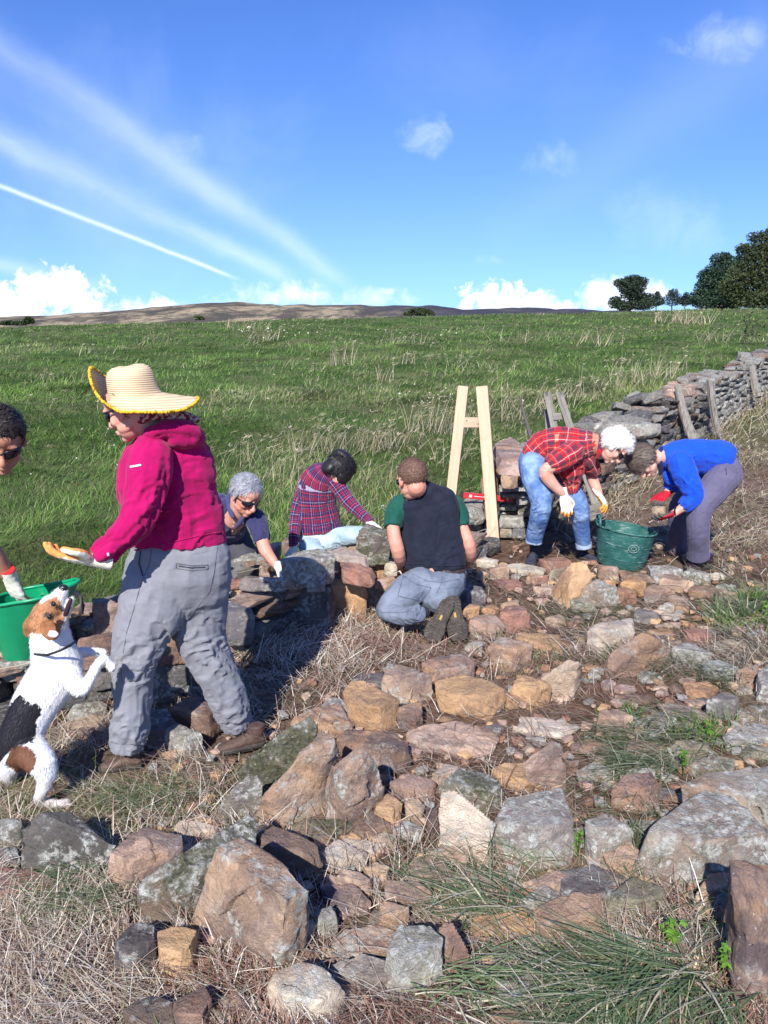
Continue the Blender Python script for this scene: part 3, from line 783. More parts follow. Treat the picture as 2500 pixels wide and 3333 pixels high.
# ------------------------------------------------------------------ stones
# base colour, lichen, moss, iron, stain
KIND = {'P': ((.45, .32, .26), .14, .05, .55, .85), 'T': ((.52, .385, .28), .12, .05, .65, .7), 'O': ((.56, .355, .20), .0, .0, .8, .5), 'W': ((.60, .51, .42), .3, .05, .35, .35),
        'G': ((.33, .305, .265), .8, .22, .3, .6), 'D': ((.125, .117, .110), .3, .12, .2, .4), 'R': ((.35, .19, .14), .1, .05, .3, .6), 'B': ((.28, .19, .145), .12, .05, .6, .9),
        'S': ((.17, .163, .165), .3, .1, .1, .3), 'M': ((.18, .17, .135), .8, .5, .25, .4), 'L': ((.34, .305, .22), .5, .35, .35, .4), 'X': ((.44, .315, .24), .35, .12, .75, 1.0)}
def stone_props(o, kind, rs):
    c, li, mo, ir, st = KIND[kind]
    k = rs.uniform(0.88, 1.12)
    o.color = (c[0] * k * rs.uniform(.95, 1.05), c[1] * k, c[2] * k * rs.uniform(.95, 1.05), 1)
    o['lichen'] = li * rs.uniform(.7, 1.15); o['moss'] = mo * rs.uniform(.7, 1.2); o['iron'] = ir * rs.uniform(.6, 1.2); o['stain'] = st * rs.uniform(.5, 1.2)
def hull_mesh(pts):
    bm = bmesh.new()
    for p in pts: bm.verts.new(p)
    r = bmesh.ops.convex_hull(bm, input=bm.verts[:])
    gone = [g for g in set(r['geom_interior']) | set(r['geom_unused']) if isinstance(g, bmesh.types.BMVert)]
    bmesh.ops.delete(bm, geom=gone, context='VERTS')
    bmesh.ops.recalc_face_normals(bm, faces=bm.faces[:])
    v = [tuple(x.co) for x in bm.verts]; bm.verts.index_update()
    f = [[q.index for q in fc.verts] for fc in bm.faces]
    bm.free(); return v, f
def roughen(me, size, seed, amp=1.0):
    v = get_co(me); n = get_no(me)
    a = (fbm(v / (0.42 * size), 2, seed) - 0.5) * 0.034 * size
    b = (fbm(v / (0.13 * size), 3, seed + 3) - 0.5) * 0.022 * size
    # split faces: the rock breaks in thin beds, seen on its sides
    rs = np.random.RandomState(seed); ax = np.array([rs.normal(0, .25), rs.normal(0, .25), 1.0])
    lay = np.sin((v @ ax) / (0.055 * size + 0.006) + 5 * fbm(v / (0.4 * size), 2, seed + 5)); side = 1 - np.clip(np.abs(n @ (ax / np.linalg.norm(ax))), 0, 1)
    c = lay * 0.009 * size * side
    # broken facets: each patch of the surface is thrown a little in, out or askew
    k = rs.randint(9, 16); pick_ = v[rs.randint(0, len(v), k)]; own = ((v[:, None, :] + (fbm(v / (.1 * size), 2, seed) - .5)[:, None, None] * .06 * size - pick_[None]) ** 2).sum(2).argmin(1)
    offs = rs.uniform(-.007, .004, k) * size; til = rs.normal(0, .05, (k, 3))
    a = a + offs[own] + ((v - pick_[own]) * til[own]).sum(1)
    chips = np.clip(fbm(v / (0.2 * size), 2, seed + 8) - 0.62, 0, 1) * -0.14 * size
    set_co(me, v + n * ((a + b + c + chips) * amp)[:, None]); shade_smooth(me)
SIDX = [0]; ANCH = []
def ctr_xy(h): return (sum(p.x for p in h) / len(h), sum(p.y for p in h) / len(h))
def stone(fr, pts, kind, label=None, z0=None, t=None, parent=None, group='loose stones strewn over the ground', cat='stone', res=None, name='stone', Y=None, seed=None):
    SIDX[0] += 1; sd = SIDX[0] if seed is None else seed; rs = np.random.RandomState(1000 + sd)
    ys = [p[1] for p in pts]; xs = [p[0] for p in pts]; y0, y1 = min(ys), max(ys)
    xb = np.mean([p[0] for p in pts if p[1] > y1 - 0.25 * (y1 - y0)])
    if z0 is None:
        B = GP(fr, xb, y1, 0.0); z0 = H(B.x, B.y)
    elif Y is not None: B = PY(fr, xb, y1, Y); z0 = B.z
    else: B = PZ(fr, xb, y1, z0)
    u = unit(fr, B); w_ = (max(xs) - min(xs)) * u; h_ = (y1 - y0) * u
    dvec = (B - CAM).normalized(); sn = -dvec.z; cs = sqrt(1 - sn * sn)
    hull = []
    if len(pts[0]) == 3:
        for (x, y, z) in pts:
            p = PZ(fr, x, y, z0 + z); hull.append(p)
            if z < 0.12: hull.append(Vector((p.x, p.y, z0 - 0.05)))
        tt = max(p[2] for p in pts)
        c = sum(hull, Vector()) / len(hull)
        hull += [Vector((c.x + (p.x - c.x) * .7, c.y + (p.y - c.y) * .7, z0 - .06)) for p in list(hull)]
    else:
        tt = t if t is not None else min(max((h_ - 0.7 * w_ * sn) / cs, (0.42 if w_ < .19 else 0.24) * min(w_, h_)), (0.80 if w_ < .19 else .5) * w_)
        sil = []
        for (x, y) in pts:
            s = (y1 - y) / max(1e-6, y1 - y0); s = min(1, s * 1.15); s = s * s * (3 - 2 * s)
            sil.append((PZ(fr, x, y, z0 + tt * s), s))
        cx = sum(p.x for p, s in sil) / len(sil); cy = sum(p.y for p, s in sil) / len(sil)
        gx, gy = rs.uniform(-.3, .3), rs.uniform(-.25, .1)
        for p, s in sil:
            hull.append(p.copy())
            k = 0.10 + 0.16 * rs.rand() * (1 - s)
            q = Vector((p.x + (cx - p.x) * k, p.y + (cy - p.y) * k, 0))
            rel = ((q.x - cx) * gx + (q.y - cy) * gy) / max(w_, 0.02)
            q.z = z0 + tt * min(1.06, max(.55, (0.92 + rs.uniform(-.08, .08) + rel)))
            if s < 0.9: hull.append(q)
            k = 0.06 + 0.1 * rs.rand()
            hull.append(Vector((p.x + (cx - p.x) * k, p.y + (cy - p.y) * k, z0 - min(0.05, 0.3 * tt))))
    size = max(0.04, (w_ + h_) * 0.5)
    if parent is None and label: ANCH.append((label, ctr_xy(hull), w_)); FOOT.append(convex2d([(round(p.x, 4), round(p.y, 4)) for p in hull if p.z < z0 + .6 * tt]))
    hc_ = sum(hull, Vector()) / len(hull); hull = [hc_ + (p - hc_) * (1.0 if len(pts[0]) == 3 else 1.04) for p in hull]
    v, f = hull_mesh(hull)
    ctr = Vector((sum(p[0] for p in v) / len(v), sum(p[1] for p in v) / len(v), z0))
    v = [tuple(Vector(p) - ctr) for p in v]
    px = size / unit('S', B) / 3.255      # size on the 768 px wide render
    vox = size / (res or min(80, max(13, px * 0.85)))
    o = bpy.data.objects.new(name, None)
    def cb(me, ctr=ctr, size=size, sd=sd):
        me.name = name; roughen(me, size, sd % 60); me.materials.append(ROCK)
        ob = bpy.data.objects.new(name, me)
        if parent is not None: link(ob, parent); ob.location = ctr - Vector(parent_loc(parent))
        else: link(ob); ob.location = ctr; tag(ob, label, cat, group)
        stone_props(ob, kind, rs)
        if label and parent is not None: ob['label'] = label
    remesh_job(v, f, vox, 0, cb)
LOOSE = [
# ---- lower left of the picture
('C5', [(1040,292,.27),(1085,300,.25),(1120,345,.23),(1250,430,.25),(1340,525,.22),(1335,620,.12),(1300,780,.02),(1185,862,0),(1130,860,0),(980,810,0),(825,690,0),(835,640,.05),(870,560,.12),(905,430,.22),(930,345,.27),(1240,570,.25)], 'X', 'largest boulder in the foreground, pinkish brown with pale lichen low on its face'),
('C5', [(1075,205,.16),(1120,240,.14),(1110,320,.12),(900,425,.14),(890,500,.06),(850,600,0),(700,700,0),(600,662,.02),(580,565,.06),(592,490,.13),(700,420,.17),(930,280,.17)], 'M', 'long dark mossy slab lying against the left side of the largest boulder'),
('C5', [(85,265,.15),(185,190,.18),(300,185,.15),(400,262,.12),(510,335,.10),(515,400,.05),(400,475,0),(240,475,0),(90,430,.02)], 'D', 'blackish angular rock resting on the brick red slab at lower left'),
('C5', [(-30,225),(60,215),(95,230),(85,330),(50,365),(-40,360)], 'G', 'grey lichened rock cut by the left edge behind the blackish rock'),
('C5', [(-40,425),(150,440),(245,480),(240,540),(220,582),(-40,590)], 'R', 'flat brick red slab at the left edge'),
('C5', [(-40,345),(70,345),(100,430),(40,450),(-40,450)], 'S', 'dark grey stone wedged above the brick red slab'),
('C5', [(560,285),(640,275),(780,285),(790,340),(700,410),(600,490),(570,550),(470,480),(470,430),(540,330)], 'P', 'pink sandstone behind the long mossy slab, to the right of the blackish rock'),
('C5', [(470,300),(520,280),(565,285),(540,330),(480,340)], 'S', 'small slate grey stone between the blackish rock and the pink one'),
('C5', [(750,260),(780,225),(860,228),(940,250),(930,290),(800,330),(780,290)], 'W', 'pale grey block just behind the pink sandstone, at the edge of the hay'),
('C5', [(560,680),(600,665),(665,680),(675,780),(672,860),(610,905),(520,900),(490,850),(520,760)], 'D', 'dark half grey half orange stone, left one of the pair below the long mossy slab'),
('C5', [(680,710),(740,690),(810,690),(850,700),(835,880),(790,930),(690,880)], 'O', 'orange tan stone, right one of the pair below the long mossy slab'),
('C5', [(530,1060),(600,1000),(690,990),(740,1010),(770,1110),(770,1190),(540,1190)], 'D', 'dark mossy stone cut by the bottom edge at left'),
('C5', [(750,1020),(880,935),(915,1000),(905,1106),(880,1180),(760,1180)], 'B', 'rusty brown pitted stone beside the dark mossy one at the bottom edge'),
('C5', [(1155,950),(1190,880),(1300,845),(1390,870),(1490,960),(1480,1060),(1400,1120),(1230,1120),(1170,1030)], 'W', 'broad pale rounded stone lying flat in the hay at bottom centre'),
('C5', [(1420,760),(1500,690),(1640,680),(1740,720),(1760,800),(1659,830),(1560,790),(1450,830)], 'X', 'peach coloured stone with grey crust, upper of the two right of the pale rounded stone'),
('C5', [(1430,850),(1560,795),(1659,830),(1720,900),(1700,980),(1640,985),(1500,950),(1440,900)], 'G', 'dark grey stone with white lichen, lower of the two right of the pale rounded stone'),
('C5', [(1350,690),(1375,620),(1430,592),(1455,640),(1460,700),(1380,730)], 'G', 'little crusty grey stone at the right foot of the largest boulder'),
('C5', [(1390,500),(1520,500),(1605,580),(1600,610),(1500,640),(1400,600)], 'P', 'flat grey pink stone right of the largest boulder, half in its shadow'),
('C5', [(1450,480),(1480,435),(1560,450),(1610,520),(1590,560),(1520,500)], 'T', 'wedge shaped tan stone above the flat grey pink one'),
('C5', [(1370,370),(1460,310),(1590,370),(1580,420),(1430,450),(1380,420)], 'W', 'cream coloured stone with orange flush right of the shaded hollow'),
('C5', [(1570,430),(1620,405),(1680,425),(1670,500),(1600,480)], 'T', 'small buff stone just right of the cream coloured one'),
('C5', [(1110,290),(1180,245),(1290,300),(1370,340),(1395,470),(1370,510),(1250,430),(1120,345)], 'B', 'brown stone crossed by the shadow behind the largest boulder'),
('C5', [(1250,260),(1330,210),(1450,220),(1530,230),(1520,270),(1400,340),(1360,340),(1260,290)], 'M', 'thick slab with grey green top and tan broken edge above the cream stone'),
('C5', [(1530,240),(1610,195),(1659,220),(1720,280),(1659,300),(1530,300)], 'B', 'purple brown stone right of the slab with the grey green top'),
('C5', [(1600,310),(1659,270),(1710,290),(1700,360),(1620,360)], 'T', 'small buff block under the purple brown stone'),
('C5', [(1585,670),(1655,585),(1700,640),(1720,690),(1620,700)], 'B', 'small dark purple stone above the peach coloured one'),
# ---- middle heap
('C7', [(135,1130,.10),(200,1030,.17),(420,880,.25),(570,790,.29),(620,850,.26),(600,900,.20),(480,1010,.12),(300,1150,.03),(250,1150,0),(160,1150,.02)], 'M', 'long mossy slab with white lichen leaning near the walking boot'),
('C7', [(240,1400,.01),(290,1290,.10),(440,1160,.17),(500,1040,.23),(640,880,.28),(720,930,.27),(735,1010,.2),(660,1110,.17),(655,1180,.12),(620,1300,.04),(540,1390,0),(420,1455,0),(270,1440,0)], 'X', 'long tan and grey slab in the middle of the row of leaning slabs'),
('C7', [(650,1330,.02),(660,1200,.12),(700,1100,.2),(850,970,.32),(910,1000,.30),(1000,1130,.18),(1030,1260,.07),(920,1330,0),(820,1415,0),(660,1395,0),(760,1150,.22)], 'X', 'pyramid shaped boulder with dark stain, right end of the row of leaning slabs'),
('C7', [(-10,1380,.01),(60,1270,.1),(190,1150,.17),(270,1135,.18),(290,1180,.15),(270,1290,.06),(220,1370,0),(130,1400,0),(60,1430,0)], 'G', 'grey lichened stone, lowest at the left end of the leaning slabs'),
('C7', [(450,840),(560,760),(740,715),(830,850),(810,890),(720,920),(640,880),(600,850)], 'X', 'stone half orange half grey lichen right behind the leaning slabs'),
('C7', [(770,650),(820,590),(900,590),(1100,700),(1110,770),(1090,820),(990,895),(940,880),(790,780)], 'O', 'chunky orange block with pale top in the middle of the heap'),
('C7', [(1000,610),(1040,480),(1120,490),(1300,570),(1310,650),(1230,690),(1120,710),(1020,660)], 'X', 'grey purple stone propped up behind the chunky orange block'),
('C7', [(820,580),(870,545),(1010,530),(1020,630),(880,620)], 'S', 'dark grey stone hiding behind the orange block and the propped one'),
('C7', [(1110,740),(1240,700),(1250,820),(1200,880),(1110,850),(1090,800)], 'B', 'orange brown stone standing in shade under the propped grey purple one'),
('C7', [(730,935),(800,880),(1060,885),(1150,960),(1170,1060),(1100,1130),(1000,1160),(900,1000)], 'B', 'wide reddish brown stone behind the pyramid shaped boulder'),
('C7', [(1320,660),(1330,590),(1480,545),(1600,570),(1690,610),(1760,690),(1700,740),(1640,790),(1500,790),(1350,760)], 'O', 'smooth glowing tan boulder with a dark belt across its face'),
('C7', [(1240,470),(1330,430),(1480,420),(1560,470),(1550,550),(1400,570),(1310,590),(1250,520)], 'P', 'pinkish stone just behind the smooth tan boulder'),
('C7', [(1140,900),(1230,850),(1440,820),(1640,860),(1700,930),(1660,1020),(1500,1045),(1300,1000),(1150,950)], 'P', 'broad flat purple and tan slab in front of the smooth tan boulder'),
('C7', [(1480,420),(1550,340),(1620,350),(1600,430)], 'G', 'small grey stone with pale green crust near the kneeling boots'),
('C7', [(1220,385),(1380,345),(1370,385),(1280,400)], 'P', 'thin pink chip right under the boot soles'),
('C7', [(1290,1190),(1380,1080),(1500,1110),(1440,1170),(1330,1230)], 'W', 'creamy orange stone between the reddish brown stone and the mossy grey one'),
('C7', [(1040,1200),(1180,1130),(1320,1200),(1320,1290),(1240,1315),(1060,1270)], 'P', 'speckled pink stone right of the pyramid shaped boulder'),
('C6', [(240,95),(330,0),(480,40),(525,110),(480,180),(430,190)], 'M', 'grey mossy stone behind the pale triangular one'),
('C6', [(235,90,.22),(300,85,.23),(480,240,.14),(430,362,.0),(380,350,.0),(232,302,.04),(240,200,.13)], 'W', 'pale triangular slab with a sharp right corner'),
('C7', [(1140,1310),(1200,1280),(1260,1330),(1240,1440),(1150,1400)], 'T', 'knobbly tan stone left of the pale triangular slab'),
('C7', [(950,1375),(1040,1260),(1130,1320),(1110,1420),(1060,1470)], 'O', 'orange brown wedge in front of the pyramid shaped boulder'),
('C7', [(830,1430),(950,1375),(1050,1450),(1060,1510),(860,1530)], 'B', 'purple brown stone at the foot of the pyramid shaped boulder'),
('C7', [(1060,1475),(1140,1415),(1260,1470),(1230,1540),(1130,1530)], 'G', 'grey flat stone below the knobbly tan one'),
('C7', [(1260,1340),(1335,1345),(1345,1475),(1300,1560),(1270,1500)], 'B', 'narrow reddish stone tucked against the pale triangular slab'),
# ---- lower right
('C6', [(470,270),(540,130),(640,105),(760,95),(830,280),(800,400),(640,440),(490,360)], 'G', 'large flat dark grey slab with olive bloom in the lower middle'),
('C8', [(165,1170),(240,1130),(370,1140),(450,1220),(440,1260),(320,1290),(220,1230)], 'O', 'bright orange stone behind the large flat dark grey slab'),
('C8', [(330,1130,.12),(490,1005,.2),(540,1030,.19),(575,1190,.06),(560,1240,.0),(480,1250,0),(380,1160,.06)], 'P', 'pink triangular slab standing behind the bright orange stone'),
('C6', [(980,110),(1040,30),(1150,20),(1190,90),(1130,190),(1000,160)], 'B', 'purple pink stone right of the large flat dark grey slab'),
('C6', [(870,230),(960,200),(1080,280),(1060,340),(1040,400),(910,420),(890,290)], 'G', 'grey stone with an orange right corner beside the large flat dark grey slab'),
('C6', [(1100,440),(1120,380),(1230,200),(1380,100),(1500,130),(1580,240),(1659,300),(1700,420),(1500,500),(1300,520),(1150,490)], 'G', 'biggest lichen covered boulder at the right, broad and low'),
('C6', [(1290,80),(1400,30),(1659,-10),(1750,40),(1750,290),(1659,300),(1560,200),(1480,130),(1340,110)], 'G', 'grey white boulder cut by the right edge behind the biggest lichened one'),
('C6', [(1490,398,.29),(1520,392,.30),(1600,432,.27),(1665,415,.29),(1800,520,.24),(1800,800,.1),(1700,1050,0),(1560,1050,0),(1515,930,.05),(1570,700,.20),(1545,560,.26),(1500,480,.29)], 'B', 'slab standing on edge at the right border with an orange split face'),
('C6', [(1435,650),(1500,520),(1560,570),(1570,720),(1480,725)], 'B', 'dark brown stone in front of the biggest lichened boulder'),
('C6', [(730,450),(900,415),(1040,470),(960,560),(800,530)], 'S', 'grey purple flat stone below the large flat dark grey slab'),
('C6', [(950,580),(1080,465),(1200,520),(1220,600),(1100,650),(960,650)], 'L', 'rounded olive green stone in the long cut grass'),
('C6', [(650,620),(760,550),(930,540),(955,660),(930,750),(720,770),(660,700)], 'P', 'pinkish grey stone left of the rounded olive one'),
('C6', [(0,860),(80,690),(200,680),(250,740),(255,880),(180,970),(60,1000),(0,950)], 'G', 'squarish stone thick with pale lichen at bottom centre'),
('C6', [(240,680,.13),(300,665,.14),(365,780,.08),(392,905,.0),(330,922,0),(262,830,.05)], 'B', 'thin brown slab leaning on the squarish lichened stone'),
('C6', [(480,930),(640,890),(700,940),(775,1000),(720,1080),(490,1050)], 'G', 'stone with white lichen at the bottom edge, left of the long green grass'),
('C6', [(460,1050),(580,1030),(660,1100),(640,1180),(460,1180)], 'B', 'purple stone cut by the bottom edge right of centre'),
('C6', [(1180,1100),(1270,990),(1500,1000),(1520,1180),(1180,1180)], 'L', 'pale olive stone at the bottom edge under the long green grass'),
('C6', [(270,480),(330,440),(480,460),(480,520),(380,550),(290,520)], 'W', 'pale crusted stone just right of the rounded tan one'),
('C6', [(100,480),(130,390),(240,385),(300,450),(270,520),(130,510)], 'T', 'rounded tan orange stone above the squarish lichened one'),
('C6', [(180,350),(280,330),(370,350),(355,420),(200,385)], 'X', 'half grey half orange stone below the pale triangular slab'),
('C6', [(0,480),(140,490),(205,540),(170,600),(120,640),(10,560)], 'X', 'dark stone with a pale orange lower edge left of the swept grass'),
('C6', [(-20,570),(110,600),(100,690),(40,720),(-20,700)], 'T', 'tan and purple stone right above the peach coloured one'),
# ---- right middle
('C8', [(490,200,.03),(520,130,.12),(600,45,.24),(660,42,.25),(683,62,.24),(675,120,.17),(620,200,.08),(577,285,0),(510,245,0),(716,125,.17),(700,185,.06),(628,240,0)], 'O', 'upright tan slab with a pale split face near the green tub'),
('C8', [(475,120),(560,80),(590,70),(520,150),(480,165)], 'L', 'greenish grey stone left behind the upright tan slab'),
('C8', [(650,230),(740,140),(830,190),(858,270),(740,290)], 'G', 'grey lichened stone right of the upright tan slab'),
('C8', [(590,270),(610,238),(690,250),(740,310),(620,312)], 'L', 'yellow green stone at the foot of the upright tan slab'),
('C8', [(860,170),(930,125),(1005,170),(990,200),(940,225)], 'O', 'orange stone in front of the green tub'),
('C8', [(820,190),(900,185),(955,260),(870,280),(830,240)], 'R', 'reddish brown stone in front of the orange one by the tub'),
('C8', [(990,200),(1040,165),(1130,200),(1150,240),(1060,270),(990,240)], 'P', 'flat pink stone right of the orange one by the tub'),
('C8', [(1120,235),(1150,225),(1237,285),(1230,312),(1150,300)], 'T', 'long tan stone pointing right below the pale tan one'),
('C8', [(1060,300),(1120,262),(1155,310),(1100,330)], 'W', 'cream stone tucked under the flat pink one'),
('C8', [(930,330),(960,295),(1070,330),(1065,375),(950,372)], 'S', 'purple grey stone in front of the cream stone'),
('C8', [(740,60),(850,75),(855,145),(740,125)], 'P', 'pinkish stone with white crust against the tub base'),
('C8', [(850,90),(1000,110),(1050,160),(960,165),(860,125)], 'B', 'low purple slab right in front of the green tub'),
('C8', [(767,142),(840,150),(832,182)], 'O', 'little orange chip before the tub'),
('C8', [(1005,65),(1130,65),(1200,90),(1190,130),(1060,165),(1020,115)], 'G', 'grey green rock between the green tub and the black shoe'),
('C8', [(1070,155),(1100,112),(1180,120),(1262,180),(1180,212),(1090,182)], 'T', 'pale tan stone in front of the grey green rock'),
('C8', [(1195,115),(1240,80),(1350,130),(1345,180),(1250,168)], 'L', 'olive brown stone right in front of the black shoe'),
('C8', [(1325,112),(1400,104),(1432,130),(1370,148)], 'W', 'cream stone right of the black shoe'),
('C8', [(1225,205),(1260,172),(1370,180),(1392,235),(1240,242)], 'B', 'purple grey stone below the olive brown one'),
('C8', [(1380,190),(1440,205),(1505,252),(1480,278),(1390,242)], 'T', 'thin tan slab right of the purple grey stone'),
('C8', [(1370,178),(1430,163),(1482,200),(1400,205)], 'G', 'small grey stone above the thin tan slab'),
('C8', [(1490,195),(1600,180),(1700,180),(1700,215),(1500,218)], 'B', 'low purple slab cut by the right edge near the black shoe'),
('C8', [(680,435),(740,380),(920,350),(937,430),(880,500),(760,532),(700,512)], 'W', 'whitish lichened slab left of the big dark brown stone'),
('C8', [(770,602,.03),(800,540,.1),(980,420,.21),(1050,450,.2),(1130,510,.13),(1112,582,.03),(940,652,0),(775,667,0)], 'B', 'big dark brown stone lying alone in the hay at right'),
('C8', [(1200,412),(1310,402),(1362,440),(1280,502),(1212,472)], 'R', 'salmon coloured block right of the big dark brown stone'),
('C8', [(1000,422),(1060,405),(1152,410),(1145,442),(1080,457),(1020,442)], 'O', 'flat orange stone behind the big dark brown stone'),
('C8', [(1080,332),(1200,318),(1185,355),(1090,362)], 'W', 'upper cream flake of the two behind the flat orange stone'),
('C8', [(1040,385),(1190,368),(1182,405),(1050,407)], 'P', 'lower pink flake of the two behind the flat orange stone'),
('C8', [(1140,520),(1230,480),(1330,560),(1362,600),(1250,605),(1180,560)], 'G', 'grey stone with green crust below the salmon coloured block'),
('C8', [(1355,495),(1460,460),(1510,500),(1400,545)], 'L', 'pale grey green stone above the blocks at the right'),
('C8', [(1300,582),(1400,578),(1500,620),(1465,680),(1320,655)], 'G', 'flat topped grey block with a tan side near the right edge'),
('C8', [(1485,660),(1600,600),(1612,690),(1480,725)], 'P', 'pink stone right of the flat topped grey block'),
('C8', [(1600,650),(1659,600),(1720,640),(1720,820),(1600,800)], 'G', 'pale lichened stone cut by the right edge beside the slate grey one'),
('C8', [(1200,700),(1330,690),(1397,730),(1340,790),(1230,775)], 'O', 'bright tan stone below the flat topped grey block'),
('C8', [(1325,805),(1420,750),(1490,770),(1505,850),(1465,905),(1370,875)], 'S', 'slate grey angular stone below the pink one at right'),
('C8', [(1455,930),(1550,815),(1659,820),(1730,830),(1730,930),(1550,925)], 'L', 'olive brown angular rock cut by the right edge'),
('C8', [(1410,990),(1540,915),(1659,930),(1730,950),(1730,1030),(1580,1045),(1440,1065)], 'G', 'dark rock crusted white, cut by the right edge under the olive brown one'),
('C8', [(1500,1095),(1560,1030),(1659,1040),(1730,1100),(1659,1115)], 'L', 'pale greenish stone at the right edge above the biggest lichened boulder'),
('C8', [(1060,818),(1130,802),(1250,830),(1362,880),(1342,908),(1100,862)], 'P', 'long flat pinkish slab above the green grass patch'),
('C8', [(820,790),(870,758),(1032,770),(1022,812),(860,818)], 'B', 'dark purple flat stone behind the green grass patch'),
('C8', [(735,945),(750,860),(840,842),(932,880),(912,965),(860,1002),(780,972)], 'T', 'tan block at the left end of the green grass patch'),
('C8', [(298,962),(325,880),(480,890),(648,940),(560,1002),(400,982)], 'W', 'cream slab with a dark upper edge left of the tan block'),
('C8', [(268,772),(310,660),(380,665),(487,740),(450,785),(390,832),(290,792)], 'O', 'rough orange block right of the smooth tan boulder'),
('C8', [(205,745),(270,770),(322,800),(250,838)], 'O', 'small orange stone between the smooth tan boulder and the rough orange block'),
('C8', [(408,692,.08),(580,570,.2),(637,590,.2),(652,680,.06),(560,735,0),(470,735,.0)], 'T', 'grey slab tilted up with a broken orange end, above the rough orange block'),
('C8', [(150,502),(220,450),(390,490),(372,570),(300,632),(180,612)], 'X', 'angular tan stone with a dark left face near the kneeling man'),
('C8', [(288,452),(340,430),(530,440),(552,550),(440,562),(392,490)], 'O', 'rusty orange brown stone touching the angular tan one'),
('C8', [(38,402),(90,332),(190,335),(237,400),(130,462),(60,442)], 'P', 'dull pink boulder right of the kneeling boots'),
('C8', [(212,322),(240,290),(342,290),(377,410),(270,427),(230,372)], 'R', 'reddish pink block right of the dull pink boulder'),
('C8', [(3,312),(50,273),(100,290),(102,342),(20,357)], 'O', 'left one of the two small orange stones above the boots'),
('C8', [(108,312),(160,278),(212,300),(182,332)], 'O', 'right one of the two small orange stones above the boots'),
('C8', [(210,292),(310,250),(316,292),(230,312)], 'P', 'flat pink stone leaning over the reddish pink block'),
('C8', [(130,930),(200,918),(237,950),(210,1002)], 'S', 'little dark stone at the right end of the broad flat slab'),
('C8', [(1120,722),(1180,713),(1202,750),(1140,758)], 'B', 'little brown stone left of the bright tan one'),
('C8', [(950,662),(990,628),(1092,660),(1090,702),(1010,702)], 'M', 'small mossy stone in front of the big dark brown one'),
('C8', [(1140,922),(1210,893),(1302,900),(1292,942),(1150,962)], 'X', 'small orange and purple stone in the green grass patch'),
('C8', [(560,1112),(640,1118),(632,1180),(580,1195)], 'B', 'small purple stone right of the pink triangular slab'),
('C8', [(620,1182),(720,1128),(822,1160),(800,1232),(640,1235)], 'G', 'grey stone with white crust left of the purple pink one'),
('C8', [(1220,1152),(1340,1093),(1482,1110),(1482,1172),(1290,1225)], 'L', 'olive grey stone above the biggest lichened boulder'),
('C8', [(78,42),(130,18),(202,60),(182,78),(110,65)], 'W', 'cream stone beside the elbow of the kneeling man'),
('C8', [(150,88),(220,58),(264,100),(230,137),(175,112)], 'T', 'yellowish stone next to the cream one by the kneeling man'),
('C8', [(240,58),(330,53),(462,90),(442,118),(340,122),(270,98)], 'W', 'pale cream slab under the left boot of the woman in red plaid'),
('C8', [(180,142),(300,138),(342,185),(240,205)], 'R', 'flat reddish stone on the bare soil'),
('C8', [(370,127),(470,118),(472,160),(400,168)], 'R', 'small brick red stone on the bare soil before the upright slab'),
('C8', [(388,182),(510,168),(502,222),(420,235)], 'P', 'flat pink stone half under hay left of the upright slab'),
('C8', [(420,32),(560,18),(602,60),(480,112)], 'R', 'earthy red rock behind the upright slab'),
('C8', [(1258,387),(1340,378),(1362,410),(1280,414)], 'B', 'flat brown stone behind the salmon coloured block'),
('C8', [(1288,277),(1400,268),(1392,300),(1300,304)], 'P', 'flat pink stone left of the green tuft'),
('C8', [(1460,402),(1530,388),(1545,430),(1480,436)], 'P', 'small pink stone right of the green tuft'),
('C8', [(1540,430),(1620,410),(1659,440),(1600,470)], 'G', 'small grey stone near the right edge below the green leaves'),
('C8', [(1550,345),(1620,340),(1640,370),(1570,380)], 'R', 'small rust stone beside the leafy weed at the right edge'),
('C8', [(1300,320),(1370,310),(1390,345),(1320,350)], 'G', 'small pale grey stone left of the green tuft'),
('C8', [(740,375),(820,335),(860,360),(780,385)], 'P', 'dusty pink stone behind the whitish slab'),
('C8', [(1120,480),(1180,470),(1200,510),(1140,520)], 'W', 'little pale stone between the dark brown stone and the salmon block'),
('C8', [(1480,730),(1560,715),(1580,760),(1500,770)], 'G', 'small light grey stone under the pink one at right'),
('C8', [(1200,790),(1290,785),(1330,830),(1240,840)], 'P', 'small dusty stone under the bright tan one'),
# ---- between the legs and at the wall foot
('C2', [(950,992),(1010,970),(1150,1020),(1157,1080),(1060,1150),(985,1142),(940,1080)], 'G', 'grey lichened rock with a lit face between the walking boots'),
('C2', [(835,900),(940,885),(1000,965),(950,1110),(850,1140),(830,1020)], 'S', 'shaded dark rock right beside the left boot'),  # the dark shadow here is put into a slate coloured stone
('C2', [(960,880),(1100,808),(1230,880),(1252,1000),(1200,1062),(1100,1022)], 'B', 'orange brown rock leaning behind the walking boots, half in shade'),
('C2', [(380,935),(430,858),(560,833),(612,860),(560,902),(420,962)], 'G', 'grey slab in front of the wall foot beside the dog'),
('C2', [(345,972),(500,912),(645,930),(645,965),(400,1010)], 'T', 'flat tan slab below the grey one beside the dog'),
('C2', [(350,1030),(480,985),(560,1010),(480,1060)], 'B', 'low brown stone in the hay right of the dog'),
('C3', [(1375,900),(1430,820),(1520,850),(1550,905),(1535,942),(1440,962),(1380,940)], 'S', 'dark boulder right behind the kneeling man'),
('C3', [(1465,610),(1500,588),(1562,622),(1545,682),(1480,722)], 'S', 'dark stone between the kneeling man and the timber frame'),
('C3', [(445,605),(475,570),(505,600),(490,685),(450,675)], 'B', 'brown stone standing beyond the wall by the man in navy plaid'),
]
